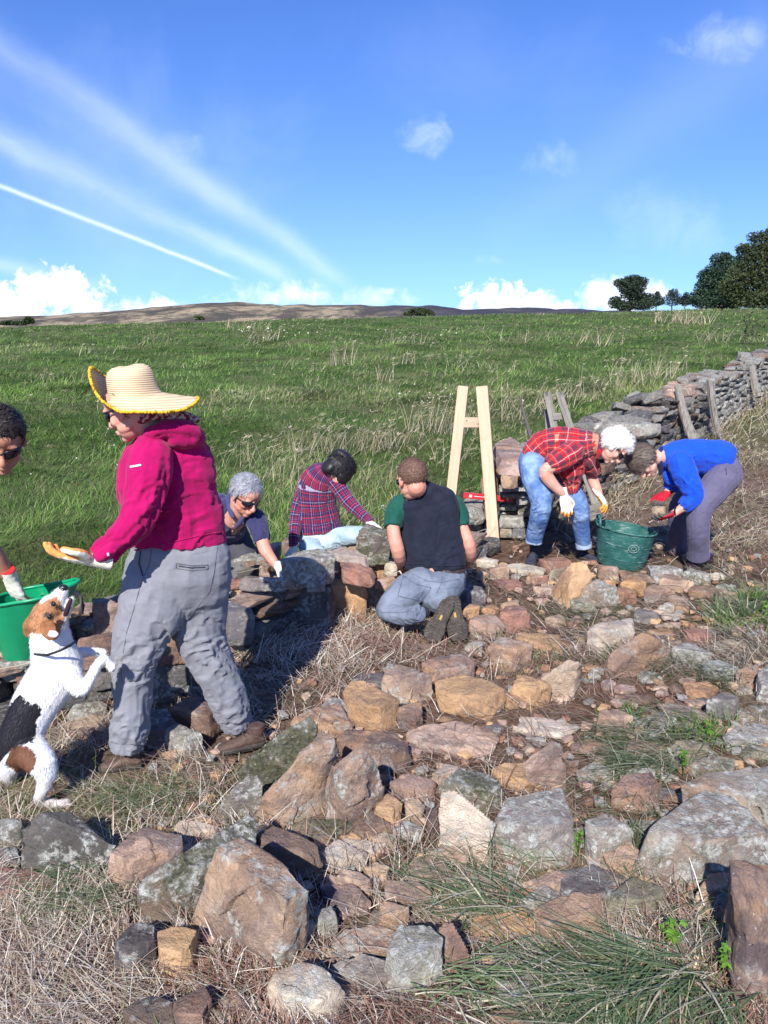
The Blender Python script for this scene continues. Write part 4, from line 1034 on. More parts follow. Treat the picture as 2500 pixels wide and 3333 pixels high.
# ---- stones laid in the rebuilt stretch: (crop, outline, kind, base height above the soil, thickness, distance)
LAID = [
('C3', [(215,885),(260,845),(340,835),(445,835),(445,960),(250,960)], 'D', .12, .20),  # dark kind: the shade lying on this block is put into its colour
('C3', [(445,840),(560,842),(640,855),(700,865),(725,930),(722,1000),(450,985)], 'S', .03, .25),  # other half of that block, its shade likewise put into the slate colour
('C3', [(668,852),(750,810),(840,793),(900,830),(907,940),(740,992),(715,885)], 'O', .0, .23),
('C3', [(905,852),(960,838),(990,870),(960,955),(905,945)], 'G', .0, .16),
('C3', [(440,702),(480,680),(560,655),(640,640),(720,668),(732,700),(640,780),(560,827),(470,802),(440,755)], 'G', .34, .12),
('C3', [(690,652),(780,632),(850,650),(890,690),(918,745),(900,762),(850,752),(740,695)], 'W', .34, .09),
('C3', [(740,692),(800,715),(850,750),(952,790),(930,837),(850,802),(770,772)], 'R', .30, .08),
('C3', [(905,702),(1000,693),(1032,720),(960,752),(910,732)], 'O', .26, None),
('C3', [(918,752),(1010,755),(1003,790),(940,802)], 'O', .22, None),
('C3', [(940,832),(1040,780),(1060,810),(1003,852)], 'P', .2, None),
('C3', [(920,635),(1040,668),(1032,702),(950,692)], 'B', .30, None),
('C3', [(800,632),(880,618),(930,645),(910,690),(850,670)], 'B', .30, None),
('C3', [(1000,720),(1050,705),(1070,740),(1040,775),(1000,760)], 'W', .26, None),
('C3', [(180,722),(300,657),(352,700),(310,772),(180,785)], 'G', .22, None),
('C3', [(335,722),(400,738),(405,782),(320,785)], 'P', .22, None),
('C3', [(140,800),(240,805),(235,830),(160,855)], 'R', .28, None),
('C3', [(165,850),(270,798),(430,793),(472,810),(440,837),(280,852)], 'G', .33, .06),
('C3', [(440,803),(480,795),(575,830),(520,850),(430,842)], 'T', .30, .05),
('C3', [(575,830),(640,812),(685,830),(640,855),(580,850)], 'G', .30, .05),
('C3', [(130,845),(150,838),(168,850),(150,875),(132,870)], 'W', .33, .03),
('C3', [(170,868),(230,862),(220,900),(165,900)], 'O', .28, None),
('C3', [(125,940),(200,908),(232,940),(215,1000),(125,1000)], 'G', .15, None),
('C3', [(120,1000),(200,1000),(235,1060),(180,1130),(125,1110)], 'D', .03, None),
('C3', [(125,1115),(185,1130),(215,1160),(190,1190),(130,1180)], 'G', .0, None),
('C3', [(430,635),(440,600),(300,640),(250,700)], 'G', .2, None),
('C2', [(440,520),(500,480),(640,460),(640,540),(560,600),(450,560)], 'B', .26, .12),
('C2', [(480,590),(560,560),(650,570),(650,700),(540,750),(490,700)], 'S', .14, None),
('C2', [(500,770),(600,740),(610,800),(560,830),(490,820)], 'D', .04, None),
('C2', [(600,760),(650,720),(650,840),(610,840)], 'P', .04, None),
('C2', [(460,745),(530,745),(500,800),(455,825)], 'D', .06, None),
('C2', [(860,630),(1000,590),(1090,570),(1090,680),(980,740),(860,770)], 'D', .12, None),
('C2', [(860,790),(990,755),(990,810),(870,850)], 'D', .05, None),
('C2', [(900,540),(960,470),(1030,450),(1080,560),(1000,600),(890,610)], 'B', .26, None),
('C2', [(530,260),(570,250),(680,290),(680,430),(540,400),(525,330)], 'P', .33, .14),
('C2', [(430,430),(480,400),(540,400),(560,440),(520,480),(440,490)], 'D', .28, .07),
('C2', [(540,400),(670,400),(640,440),(560,450)], 'B', .30, .06),
('C2', [(0,520),(50,505),(110,590),(60,600),(-20,600)], 'P', .26, .07),
('C2', [(-20,600),(90,560),(120,610),(60,640),(-20,650)], 'T', .24, .07),
('C2', [(0,640),(60,620),(190,610),(180,680),(100,700),(0,690)], 'G', .22, .07),
('C2', [(-30,700),(90,700),(120,790),(80,880),(-30,930)], 'D', .02, None),
('C2', [(90,705),(140,700),(150,740),(110,765)], 'R', .2, None),
('C2', [(1270,260),(1340,290),(1440,350),(1440,480),(1300,490),(1260,400)], 'S', .15, None),
('C2', [(1270,490),(1380,450),(1390,520),(1320,550),(1270,540)], 'G', .06, None),
('C2', [(1300,490),(1330,485),(1345,530),(1315,540)], 'P', .08, None),
]
# ------------------------------------------------------------------ lay the loose stones
for row in LOOSE: stone(row[0], row[1], row[2], row[3])


ANCHORS = {'largest boulder': 'largest boulder', 'brick red slab': 'flat brick red slab', 'pale rounded stone': 'broad pale rounded', 'pyramid shaped boulder': 'pyramid shaped', 'chunky orange block': 'chunky orange', 'smooth tan boulder': 'smooth glowing tan',
           'broad flat slab': 'broad flat purple', 'pale triangular slab': 'pale triangular', 'large flat dark slab': 'large flat dark', 'bright orange stone': 'bright orange stone', 'biggest lichened boulder': 'biggest lichen', 'standing slab': 'slab standing on edge',
           'rounded olive stone': 'rounded olive', 'squarish lichened stone': 'squarish stone', 'upright tan slab': 'upright tan slab', 'whitish lichened slab': 'whitish lichened', 'big dark brown stone': 'big dark brown', 'salmon coloured block': 'salmon coloured',
           'flat topped grey block': 'flat topped grey', 'slate grey stone': 'slate grey angular', 'olive brown rock': 'olive brown angular', 'tan block': 'tan block at the left', 'cream slab': 'cream slab with', 'rough orange block': 'rough orange block',
           'angular tan stone': 'angular tan stone', 'dull pink boulder': 'dull pink boulder'}
def fillers(n):
    rs = np.random.RandomState(77); used = set(); made = 0; anch = []
    for nm, pre in ANCHORS.items():
        lab, c, w_ = [q for q in ANCH if q[0].startswith(pre)][0]; anch.append((nm, c, w_))
    SZ = [(.055, 'small'), (.08, 'fist sized'), (.115, 'middling'), (.17, 'large flat')]
    CL = {'P': 'pinkish', 'T': 'tan', 'O': 'orange', 'W': 'cream', 'G': 'grey lichened', 'B': 'purple brown', 'R': 'rusty', 'L': 'olive', 'S': 'slate'}
    tries = 0
    while made < n and tries < 6000:
        tries += 1
        px, py = rs.uniform(330, 1659), rs.uniform(1230, 2205)
        if made % 2: px, py = rs.uniform(1150, 1659), rs.uniform(1330, 2060)
        lower_right = px > 1150 and py > 1450
        if px < 700 and py < 1640: continue
        if px < 900 and py < 1400: continue
        if py < 1400 and px < 1000: continue
        p = GP('D', px, py)
        if side_of_wall([p.x], [p.y])[0] > -.25 or p.y > 5.4: continue
        k = rs.randint(0, 4) if p.y < 3.4 else rs.randint(0, 3); s0, sw = SZ[k]; kd = rs.choice(list('GGGLPBSTG' if lower_right else 'PPTTOWGGBRLS')); r = s0 * rs.uniform(.85, 1.2) * (1.15 if p.y > 3.5 else 1)
        if under_stone(np.array([p.x]), np.array([p.y]), 1.0)[0]: continue
        nm, c, w_ = min(anch, key=lambda a: (a[1][0] - p.x) ** 2 + (a[1][1] - p.y) ** 2)
        dx, dy = p.x - c[0], p.y - c[1]; d = math.hypot(dx, dy)
        far = 'just' if d < .5 * w_ + .10 else ('farther' if d < .5 * w_ + .28 else 'well')
        a = math.degrees(math.atan2(dy, dx)) % 360
        dr = ['to the right of', 'behind and right of', 'behind', 'behind and left of', 'to the left of', 'in front and left of', 'in front of', 'in front and right of'][int((a + 22.5) // 45) % 8]
        key = (CL[kd], dr, nm, far, sw)
        if key in used: continue
        used.add(key)
        u = unit('D', p); q = r / u; hq = q * rs.uniform(.38, .62)
        m = rs.randint(5, 8); th = np.sort(rs.uniform(0, 2 * pi, m)); pts = [(px + q * .55 * cos(t) * rs.uniform(.8, 1.1), py + hq * .55 * sin(t) * rs.uniform(.8, 1.1)) for t in th]
        if max(t2 - t1 for t1, t2 in zip(th, list(th[1:]) + [th[0] + 2 * pi])) > 2.4: used.discard(key); continue
        stone('D', pts, kd, '%s %s stone %s %s the %s' % (sw, CL[kd], far, dr, nm)); made += 1
fillers(128)

wall_new = empty('rebuilt_wall', (-0.3, 4.6, 0), 'low curved stretch of dry stone wall being rebuilt, with a rubble filled middle', 'wall')
for row in LAID: stone(row[0], row[1], row[2], None, z0=row[3], t=row[4], parent=wall_new)

# rock shapes shared by the alike stones of the walls and the fill
RS = random.Random(5)
def wall_rock(seed, sub=1):
    rs = np.random.RandomState(seed)
    pts = []
    for k in range(26):
        a = rs.uniform(-1, 1, 3); a = a / max(abs(a)) ; a = np.sign(a) * np.abs(a) ** 0.8
        pts.append(a * [0.5, 0.5, 0.5] * rs.uniform(.86, 1.0))
    v, f = hull_mesh(pts)
    bm = bmesh.new(); vv = [bm.verts.new(q) for q in v]
    for fc in f: bm.faces.new([vv[i] for i in fc])
    bmesh.ops.dissolve_limit(bm, angle_limit=0.35, verts=bm.verts[:], edges=bm.edges[:])
    bmesh.ops.triangulate(bm, faces=bm.faces[:])
    me = bpy.data.meshes.new('stone'); bm.to_mesh(me); bm.free(); me.materials.append(ROCK)
    return me
ROCKS = [wall_rock(100 + i) for i in range(18)]
def place_rock(parent, p, size, rot, kind, name='stone'):
    o = bpy.data.objects.new(name, RS.choice(ROCKS)); link(o, parent)
    o.location = Vector(p) - Vector(parent_loc(parent)); o.scale = size
    o.rotation_euler = rot
    stone_props(o, kind, np.random.RandomState(RS.randrange(10 ** 6)))
    if parent is not None and parent.name.startswith('old'): o.color = tuple(c * .70 for c in o.color[:3]) + (1,)
    return o
def path_at(pts, s):
    for (ax, ay), (bx, by) in zip(pts, pts[1:]):
        L = sqrt((bx - ax) ** 2 + (by - ay) ** 2)
        if s <= L or (bx, by) == pts[-1]: t = min(1.2, s / L); return ax + (bx - ax) * t, ay + (by - ay) * t, atan2(by - ay, bx - ax)
        s -= L
def path_len(pts): return sum(sqrt((b[0] - a[0]) ** 2 + (b[1] - a[1]) ** 2) for a, b in zip(pts, pts[1:]))

def core(path, parent, name, half, height, back):
    """rough rubble heart of a wall so that no daylight shows between the face stones"""
    n = int(path_len(path) / 0.12); v = []; L = path_len(path)
    prof = [(0.05, 0), (0.10, .5), (0.12, 1.0), (back * .5, 1.05), (back - .1, 1.0), (back - .05, .5), (back, 0)]
    for i in range(n + 1):
        x, y, a = path_at(path, L * i / n); nx, ny = -sin(a), cos(a)
        hh = height(L * i / n)
        for (o_, z_) in prof:
            v.append((x + nx * o_ + RS.uniform(-.02, .02), y + ny * o_ + RS.uniform(-.02, .02), H(x + nx * o_, y + ny * o_) - .03 + hh * z_ + RS.uniform(-.015, .015)))
    m = len(prof); idx = np.arange((n + 1) * m).reshape(n + 1, m)
    f = np.stack([idx[:-1, :-1].ravel(), idx[1:, :-1].ravel(), idx[1:, 1:].ravel(), idx[:-1, 1:].ravel()], 1)
    f = [tuple(q) for q in f] + [tuple(range(m)), tuple(range(n * m, n * m + m))[::-1]]
    me = mesh_np(name, np.array(v), f, CORE, False); o = obj(name, me, parent); o['kind'] = 'stuff'
    return o
CORE = simple('packed_earth_and_rubble', (0.075, 0.05, 0.038), 0.95, 0.1, 0.4, 25, 0.6, 60, 0.02)

# rebuilt stretch: bottom courses and heart
pn = WALL[0:7]; Ln = path_len(pn)
core(pn, wall_new, 'rubble_core', 0.3, lambda s: 0.27 if s < Ln * .66 else .18, 0.62)
s = 0.0
for c, (z, hgt) in enumerate([(0.0, .13), (.12, .10), (.21, .09)]):
    s = RS.uniform(0, .1)
    while s < (Ln if c < 2 else Ln * .66):
        w_ = RS.uniform(.16, .34); x, y, a = path_at(pn, s + w_ / 2); nx, ny = -sin(a), cos(a)
        off = .06 + RS.uniform(-.02, .02)
        place_rock(wall_new, (x + nx * off, y + ny * off, z + hgt / 2 + H(x, y)), (w_, RS.uniform(.16, .24), hgt), (RS.uniform(-.1, .1), RS.uniform(-.06, .06), a + RS.uniform(-.12, .12)), RS.choice('DDSBGP'))
        place_rock(wall_new, (x + nx * (.56), y + ny * (.56), z + hgt / 2 + H(x, y)), (w_, RS.uniform(.16, .24), hgt * 1.1), (RS.uniform(-.1, .1), RS.uniform(-.06, .06), a + RS.uniform(-.12, .12)), RS.choice('GGPTB'))
        s += w_ * .93
# filling of small broken stone between the faces
fv, ff, k0 = [], [], 0
for i in range(120):
    s = RS.uniform(0.3, Ln); x, y, a = path_at(pn, s); o_ = RS.uniform(.16, .52); nx, ny = -sin(a), cos(a)
    sz = RS.uniform(.05, .13)
    place_rock(wall_new, (x + nx * o_, y + ny * o_, .27 + RS.uniform(0, .06) - (.08 if s > Ln * .66 else 0)), (sz, sz * RS.uniform(.6, .9), sz * RS.uniform(.4, .7)), (RS.uniform(-.5, .5), RS.uniform(-.5, .5), RS.uniform(0, 6.28)), RS.choice('OOPTWRBG'))

# the squared end (head) of the old wall, traced stone by stone
wall_old = empty('old_dry_stone_wall', (3.0, 8.6, H(3.0, 8.6)), 'old lichened dry stone wall climbing the hillside at the right', 'wall')
HEAD = [([(322, 372), (390, 333), (447, 372), (462, 430), (448, 527), (340, 517), (320, 450)], 'P', .62), ([(350, 522), (430, 528), (432, 572), (390, 580), (350, 562)], 'T', .54), ([(338, 565), (480, 570), (482, 600), (340, 602)], 'G', .47),
        ([(338, 598), (465, 603), (462, 632), (340, 628)], 'L', .40), ([(420, 638), (490, 620), (492, 652), (430, 662)], 'G', .34), ([(343, 655), (430, 658), (427, 692), (343, 690)], 'G', .27), ([(428, 658), (497, 652), (492, 712), (430, 708)], 'M', .24),
        ([(333, 712), (460, 715), (467, 772), (335, 772)], 'G', .14), ([(338, 775), (402, 778), (404, 822), (340, 822)], 'L', .05), ([(400, 775), (470, 778), (470, 825), (404, 822)], 'S', .05), ([(350, 690), (430, 692), (430, 715), (350, 713)], 'D', .22),
        ([(440, 370), (480, 350), (500, 380), (490, 430), (460, 430)], 'G', .66), ([(455, 430), (500, 425), (510, 520), (450, 525)], 'D', .52), ([(436, 527), (500, 522), (500, 575), (434, 575)], 'S', .50),
        ([(143, 680), (190, 623), (262, 640), (267, 742), (200, 757), (150, 732)], 'G', .22), ([(168, 760), (265, 748), (262, 812), (180, 806)], 'G', .06), ([(145, 740), (180, 755), (170, 800), (140, 790)], 'S', .08),
        ([(262, 640), (340, 640), (338, 720), (265, 722)], 'D', .24), ([(262, 720), (338, 722), (338, 800), (262, 802)], 'S', .08), ([(250, 540), (320, 530), (338, 600), (262, 610)], 'B', .42), ([(300, 400), (322, 380), (322, 520), (300, 530)], 'B', .55)]
for pts, kd, z in HEAD: stone('C4', pts, kd, None, z0=z, parent=wall_old, Y=None)

po = [WALL[7], (2.0, 7.3)] + WALL[8:]; Lo = path_len(po)
def hold(s):       # height of the old wall along its length: it sags where it has been taken down
    return 0.65 + .06 * sin(s * 2.1) + .04 * sin(s * 5.3) - .30 * math.exp(-((s - .95) / .42) ** 2)
core([(1.42, 6.5), (2.0, 7.3)] + WALL[8:], wall_old, 'rubble_core', 0.3, lambda s: hold(s + .4) * .80, 0.50)
cnt = 0; z = 0.0; courses = []
while z < 0.95: hh = RS.uniform(.065, .11); courses.append((z, hh)); z += hh * .97
far_rocks = []
for z, hgt in courses:
    s = RS.uniform(0, .1)
    while s < min(Lo - .1, 11.2):
        near = 6.2 + s * .78
        w_ = RS.uniform(.17, .42) * (1 + near * .02)
        x, y, a = path_at(po, s + w_ / 2); nx, ny = -sin(a), cos(a)
        if z + hgt * .6 < hold(s) and s > 5.6:      # too far to pick apart one by one: joined below
            far_rocks.append(((x + nx * (.05 + z * .1), y + ny * (.05 + z * .1), H(x, y) + z + hgt / 2), (w_, .22, hgt * 1.1), a + RS.uniform(-.15, .15)))
        elif z + hgt * .6 < hold(s) and cnt < 275:
            bat = .04 + z * .10; off = bat + RS.uniform(-.035, .03)
            place_rock(wall_old, (x + nx * off, y + ny * off, H(x, y) + z + hgt / 2), (w_ * 1.02, RS.uniform(.18, .3), hgt * RS.uniform(.95, 1.25)), (RS.uniform(-.12, .12), RS.uniform(-.10, .10), a + RS.uniform(-.15, .15)), RS.choice('GGGGSDSDXBG'))
            cnt += 1
        s += w_ * .9
def joined(parent, name, rocks, mat):
    base = [(np.array([tuple(v.co) for v in me.vertices]), [tuple(p.vertices) for p in me.polygons]) for me in ROCKS]; vs, fs, k0 = [], [], 0
    o0 = np.array(parent_loc(parent))
    for (p, sz, a) in rocks:
        bv, bf = RS.choice(base); v = bv * np.array(sz); v = np.stack([v[:, 0] * cos(a) - v[:, 1] * sin(a), v[:, 0] * sin(a) + v[:, 1] * cos(a), v[:, 2]], 1) + np.array(p) - o0
        vs.append(v); fs += [tuple(i + k0 for i in q) for q in bf]; k0 += len(v)
    o = obj(name, mesh_np(name, np.vstack(vs), fs, mat, False), parent, world_verts=False); o['kind'] = 'stuff'; o.color = (.20, .19, .17, 1); o['lichen'] = .8; o['moss'] = .2; o['iron'] = .3; o['stain'] = .9
joined(wall_old, 'far_stones', far_rocks, ROCK)
for z in np.arange(.0, .5, .09):
    for o_ in (.12, .34, .54):
        x, y = 1.50 - .78 * o_ * .8 + RS.uniform(-.03, .03), 6.52 + .62 * o_ * .8
        place_rock(wall_old, (x, y, H(x, y) + z + .05), (RS.uniform(.18, .26), RS.uniform(.16, .24), .12), (RS.uniform(-.1, .1), RS.uniform(-.1, .1), 2.4 + RS.uniform(-.3, .3)), RS.choice('GGPLBD'))
capn = 0; s = 1.6
while s < Lo:            # coping stones, larger, laid across the top
    w_ = RS.uniform(.18, .40); x, y, a = path_at(po, s); nx, ny = -sin(a), cos(a)
    for o_ in (.16, .44):
        place_rock(wall_old, (x + nx * (o_ + RS.uniform(-.05, .05)), y + ny * o_, H(x, y) + hold(s) - .04 + RS.uniform(.0, .09)), (w_, RS.uniform(.20, .32), RS.uniform(.07, .17)), (RS.uniform(-.2, .2), RS.uniform(-.2, .2), a + RS.uniform(-.5, .5)), RS.choice('GGGGSXB'), 'coping_stone'); capn += 1
    s += w_ * .8
# big leaning cap stones the photograph shows on the old wall
CAPS = [([(920, 215), (970, 130), (1030, 120), (1085, 150), (1070, 235), (1000, 245)], 'G', 9.0), ([(790, 290), (850, 250), (1000, 250), (1140, 275), (1130, 310), (1040, 330), (900, 320)], 'G', 8.0),
        ([(1143, 120), (1170, 75), (1240, 60), (1300, 75), (1290, 130), (1200, 150), (1150, 150)], 'T', 9.6), ([(1075, 180), (1130, 165), (1160, 180), (1150, 235), (1080, 240)], 'G', 9.0), ([(1290, 30), (1350, 10), (1430, 40), (1400, 80), (1310, 75)], 'G', 10.8)]
for pts, kd, Y in CAPS: stone('C4', pts, kd, None, z0=0, t=.11, parent=wall_old, Y=Y, name='coping_stone')
# tumbled stones in the gap behind the two people
for k in range(26):
    p = GP('C9', RS.uniform(620, 850), RS.uniform(300, 470)); sz = RS.uniform(.07, .16)
    if side_of_wall([p.x], [p.y])[0] > .1 or True:
        place_rock(wall_old, (p.x, p.y, H(p.x, p.y) + sz * .3 + RS.uniform(0, .12)), (sz, sz * .8, sz * .6), (RS.uniform(-.5, .5), RS.uniform(-.5, .5), RS.uniform(0, 6)), RS.choice('TPWGGX'))

# stone crumbs too small to pick apart
def crumbs():
    vs, fs, cs, k0 = [], [], [], 0
    base = [np.array([tuple(v.co) for v in me.vertices]) for me in ROCKS[:6]]; bf = [[tuple(p.vertices) for p in me.polygons] for me in ROCKS[:6]]
    for i in range(1700):
        y = RS.uniform(1.3, 6.0) if i % 3 else RS.uniform(1.3, 3); x = RS.uniform(-.35, .62) * y
        if side_of_wall([x], [y])[0] > -.05: continue
        k = RS.randrange(6); s_ = RS.uniform(.008, .026) * (0.6 + y * .14); a = RS.uniform(0, 6.28)
        rot = np.array([[cos(a), -sin(a), 0], [sin(a), cos(a), 0], [0, 0, .6]])
        v = (base[k] * s_ * 2) @ rot.T + [x, y, H(x, y) + s_ * .3]
        vs.append(v); fs += [tuple(q + k0 for q in fc) for fc in bf[k]]; k0 += len(v)
        cs.append(np.tile(np.array(RS.choice([(.45, .33, .24), (.40, .27, .21), (.48, .30, .16), (.3, .28, .25), (.28, .15, .1)])), (len(v), 1)))
    me = mesh_np('stone_crumbs', np.vstack(vs), fs, vcol_material('crumb', .9, .2, 60, .6, .004), False); set_col(me, np.vstack(cs))
    tag(obj('stone_crumbs', me), 'small chips of broken sandstone scattered in the hay', kind='stuff')
crumbs()

# ------------------------------------------------------------------ timber
def plank(p0, p1, w_, d_, mat, name, parent, widthdir=(1, 0, 0), bev=.003, taper=1.0):
    """sawn board from p0 to p1, w_ wide along widthdir, d_ thick"""
    p0, p1 = Vector(p0), Vector(p1); z = (p1 - p0); L = z.length; z.normalize()
    x = Vector(widthdir); x = (x - z * x.dot(z)).normalized(); y = z.cross(x)
    bm = bmesh.new(); bmesh.ops.create_cube(bm, size=1)
    for v in bm.verts:
        k = taper if v.co.z > 0 else 1
        v.co = Vector((v.co.x * w_ * k, v.co.y * d_ * k, (v.co.z + .5) * L))
    bmesh.ops.bevel(bm, geom=bm.edges[:], offset=bev, segments=2, affect='EDGES')
    me = bpy.data.meshes.new(name); bm.to_mesh(me); bm.free(); me.materials.append(mat)
    o = bpy.data.objects.new(name, me); link(o, parent)
    M = Matrix((x, y, z)).transposed().to_4x4(); M.translation = p0 - Vector(parent_loc(parent)) if parent else p0
    o.matrix_local = M
    return o
PINE = wood_material('fresh_sawn_pine', (0.66, 0.49, 0.34), (0.56, 0.38, 0.25))
OLDW = wood_material('weathered_grey_wood', (0.27, 0.245, 0.215), (0.13, 0.115, 0.10), 1.3, .9)
fr1 = empty('timber_frame', PY('C4', 200, 850, 6.15), 'new pale timber A shaped wall frame standing upright at the wall end', 'frame')
# two legs, top rail, bottom rail
LT = PY('C4', 164, 86, 6.28); LB = PY('C4', 84, 800, 6.38); RT = PY('C4', 255, 86, 6.1); RB = PY('C4', 315, 868, 6.04)
plank(LB, LT, .088, .040, PINE, 'leg', fr1, (.95, -.3, 0)); plank(RB, RT, .094, .040, PINE, 'leg', fr1, (.95, -.3, 0))
def board_between(a, b, h_, d_, mat, name, parent):
    return plank(a, b, h_, d_, mat, name, parent, (0, 0, 1))
board_between(PY('C4', 172, 264, 6.29), PY('C4', 242, 264, 6.15), .085, .038, PINE, 'rail', fr1)
board_between(PY('C4', 84, 832, 6.40), PY('C4', 300, 832, 6.07), .060, .030, PINE, 'rail', fr1)
for (x, y) in ((180, 256), (236, 272)):
    bm = bmesh.new(); bmesh.ops.create_cone(bm, segments=10, radius1=.006, radius2=.006, depth=.004, cap_ends=True, matrix=Matrix.Rotation(pi / 2, 4, 'X'))
    me = bpy.data.meshes.new('screw'); bm.to_mesh(me); bm.free(); me.materials.append(simple('screw_metal', (.2, .19, .18), .4, .5, .1, metal=.8))
    o = bpy.data.objects.new('screw', me); link(o, fr1); o.location = PY('C4', x, y, 6.10) - Vector(fr1.location)

fr2 = empty('weathered_frame', PY('C4', 700, 740, 7.0), 'old grey wooden frame leaning behind the woman in red plaid', 'frame')
plank(PY('C4', 640, 430, 7.05), PY('C4', 574, 117, 7.3), .066, .034, OLDW, 'leg', fr2, (.95, -.3, 0))
plank(PY('C4', 835, 740, 6.55), PY('C4', 633, 117, 7.2), .066, .034, OLDW, 'leg', fr2, (.95, -.3, 0))
board_between(PY('C4', 604, 236, 7.17), PY('C4', 690, 228, 7.12), .066, .025, OLDW, 'rail', fr2)
board_between(PY('C4', 775, 715, 6.55), PY('C4', 850, 690, 6.5), .14, .025, OLDW, 'rail', fr2)
# the grey stake beside it and the dark iron bar
st = tag(plank(PY('C4', 580, 330, 7.5), PY('C4', 572, 200, 7.5), .055, .05, OLDW, 'stake', None, (1, 0, 0)), 'short upright grey stake behind the weathered frame', 'stake')
st = tag(plank(PY('C4', 503, 362, 6.75), PY('C4', 438, 152, 6.95), .034, .026, wood_material('dark_wood', (.10, .09, .085), (.05, .045, .045), 1.2), 'stake', None, (1, 0, 0), taper=.45), 'thin dark pointed bar leaning left between the two frames', 'stake')

def rough_post(p0, p1, r0, r1, label, seed, mat=OLDW):
    p0, p1 = Vector(p0), Vector(p1); z = p1 - p0; L = z.length; z.normalize(); x = z.orthogonal().normalized(); y = z.cross(x)
    rs = np.random.RandomState(seed); n, m = 12, 14; v = []; f = []
    ph = rs.uniform(0, 6, 4)
    for i in range(n + 1):
        t = i / n; b = Vector((sin(t * 4 + ph[0]) * .012, cos(t * 3 + ph[1]) * .012, 0))
        for j in range(m):
            a = j * 2 * pi / m; r = (r0 + (r1 - r0) * t) * (1 + .13 * sin(3 * a + ph[2]) + .08 * sin(5 * a + ph[3] + t * 3) + rs.uniform(-.04, .04))
            v.append(p0 + z * (L * t + (r1 * .5 * sin(a + ph[1]) if i == n else 0)) + x * (cos(a) * r) + y * (sin(a) * r) + b)
    for i in range(n):
        for j in range(m): f.append((i * m + j, i * m + (j + 1) % m, (i + 1) * m + (j + 1) % m, (i + 1) * m + j))
    f.append(tuple(range(n * m, n * m + m)))
    v = [q - p0 for q in v]
    me = mesh_np('fence_post', np.array([tuple(q) for q in v]), f, mat, False); o = obj('fence_post', me); o.location = p0
    return tag(o, label, 'post', 'old fence posts leaning along the wall')
rough_post(PY('C4', 1288, 350, 9.35), PY('C4', 1217, 90, 9.6), .052, .045, 'nearest grey post, leaning left against the old wall', 1)
rough_post(PY('C4', 1418, 342, 10.3), PY('C4', 1372, 58, 10.5), .050, .048, 'middle pale grey post against the old wall', 2)
rough_post(PY('C4', 1612, 140, 12.6), PY('C4', 1580, -5, 12.8), .06, .055, 'farthest grey post at the top right end of the old wall', 3)

# builder's lines stretched along the rebuilt stretch
LINE = simple('nylon_line', (0.62, 0.56, 0.40), .7, .3)
def string(pts, r, label):
    v, f = [], []; P_ = [Vector(p) for p in pts]; Q = []
    for a, b in zip(P_, P_[1:]):
        for k in range(10): t = k / 10; Q.append(a.lerp(b, t) - Vector((0, 0, .012 * 4 * t * (1 - t))))
    Q.append(P_[-1]); m = 5
    for i, q in enumerate(Q):
        d = (Q[min(i + 1, len(Q) - 1)] - Q[max(i - 1, 0)]).normalized(); x = d.orthogonal().normalized(); y = d.cross(x)
        for j in range(m): v.append(q + x * (cos(j * 2 * pi / m) * r) + y * (sin(j * 2 * pi / m) * r))
    for i in range(len(Q) - 1):
        for j in range(m): f.append((i * m + j, i * m + (j + 1) % m, (i + 1) * m + (j + 1) % m, (i + 1) * m + j))
    o = obj('guide_line', mesh_np('guide_line', np.array([tuple(q) for q in v]), f, LINE)); return tag(o, label, 'string')
string([PY('C2', -60, 668, 2.95), PY('C2', 420, 545, 3.15), PY('C3', 125, 918, 3.85), PY('C3', 480, 830, 4.25), PY('C3', 860, 735, 4.9), PY('C4', 325, 770, 6.0)], .0018, 'taut pale guide line along the near face of the rebuilt wall')
string([PY('C2', 400, 440, 3.5), PY('C2', 680, 300, 3.8), PY('C3', 180, 775, 4.3), PY('C3', 480, 690, 4.8), PY('C3', 860, 575, 5.4), PY('C3', 1370, 420, 6.3)], .0018, 'taut pale guide line along the far face of the rebuilt wall')

# red spirit level lying across the stones behind the frame
lv = empty('spirit_level', PY('C4', 280, 635, 6.2), 'red spirit level lying on the stones between the legs of the timber frame', 'spirit level')
RED = simple('red_enamel', (0.50, 0.025, 0.035), .35, .5, .08); BLK = simple('black_plastic', (0.025, 0.025, 0.028), .5, .4, .1)
a_, b_ = PY('C4', 160, 620, 6.22), PY('C4', 408, 642, 6.2); dd = (b_ - a_)
plank(a_, b_, .050, .026, RED, 'body', lv, (0, 0, 1)); plank(a_ - dd * .05, a_ + dd * .02, .053, .030, BLK, 'end_cap', lv, (0, 0, 1)); plank(b_ - dd * .01, b_ + dd * .03, .053, .030, BLK, 'end_cap', lv, (0, 0, 1))
plank(a_ + dd * .12, a_ + dd * .19, .030, .029, simple('vial_plate', (.55, .55, .5), .4, .4), 'vial', lv, (0, 0, 1))
plank(a_ + dd * .86, a_ + dd * .91, .026, .029, simple('vial_green', (.4, .55, .1), .3, .5), 'vial', lv, (0, 0, 1))
plank(a_ + dd * .22, a_ + dd * .45, .010, .0275, simple('white_print', (.75, .75, .72), .5, .3), 'stripe', lv, (0, 0, 1))

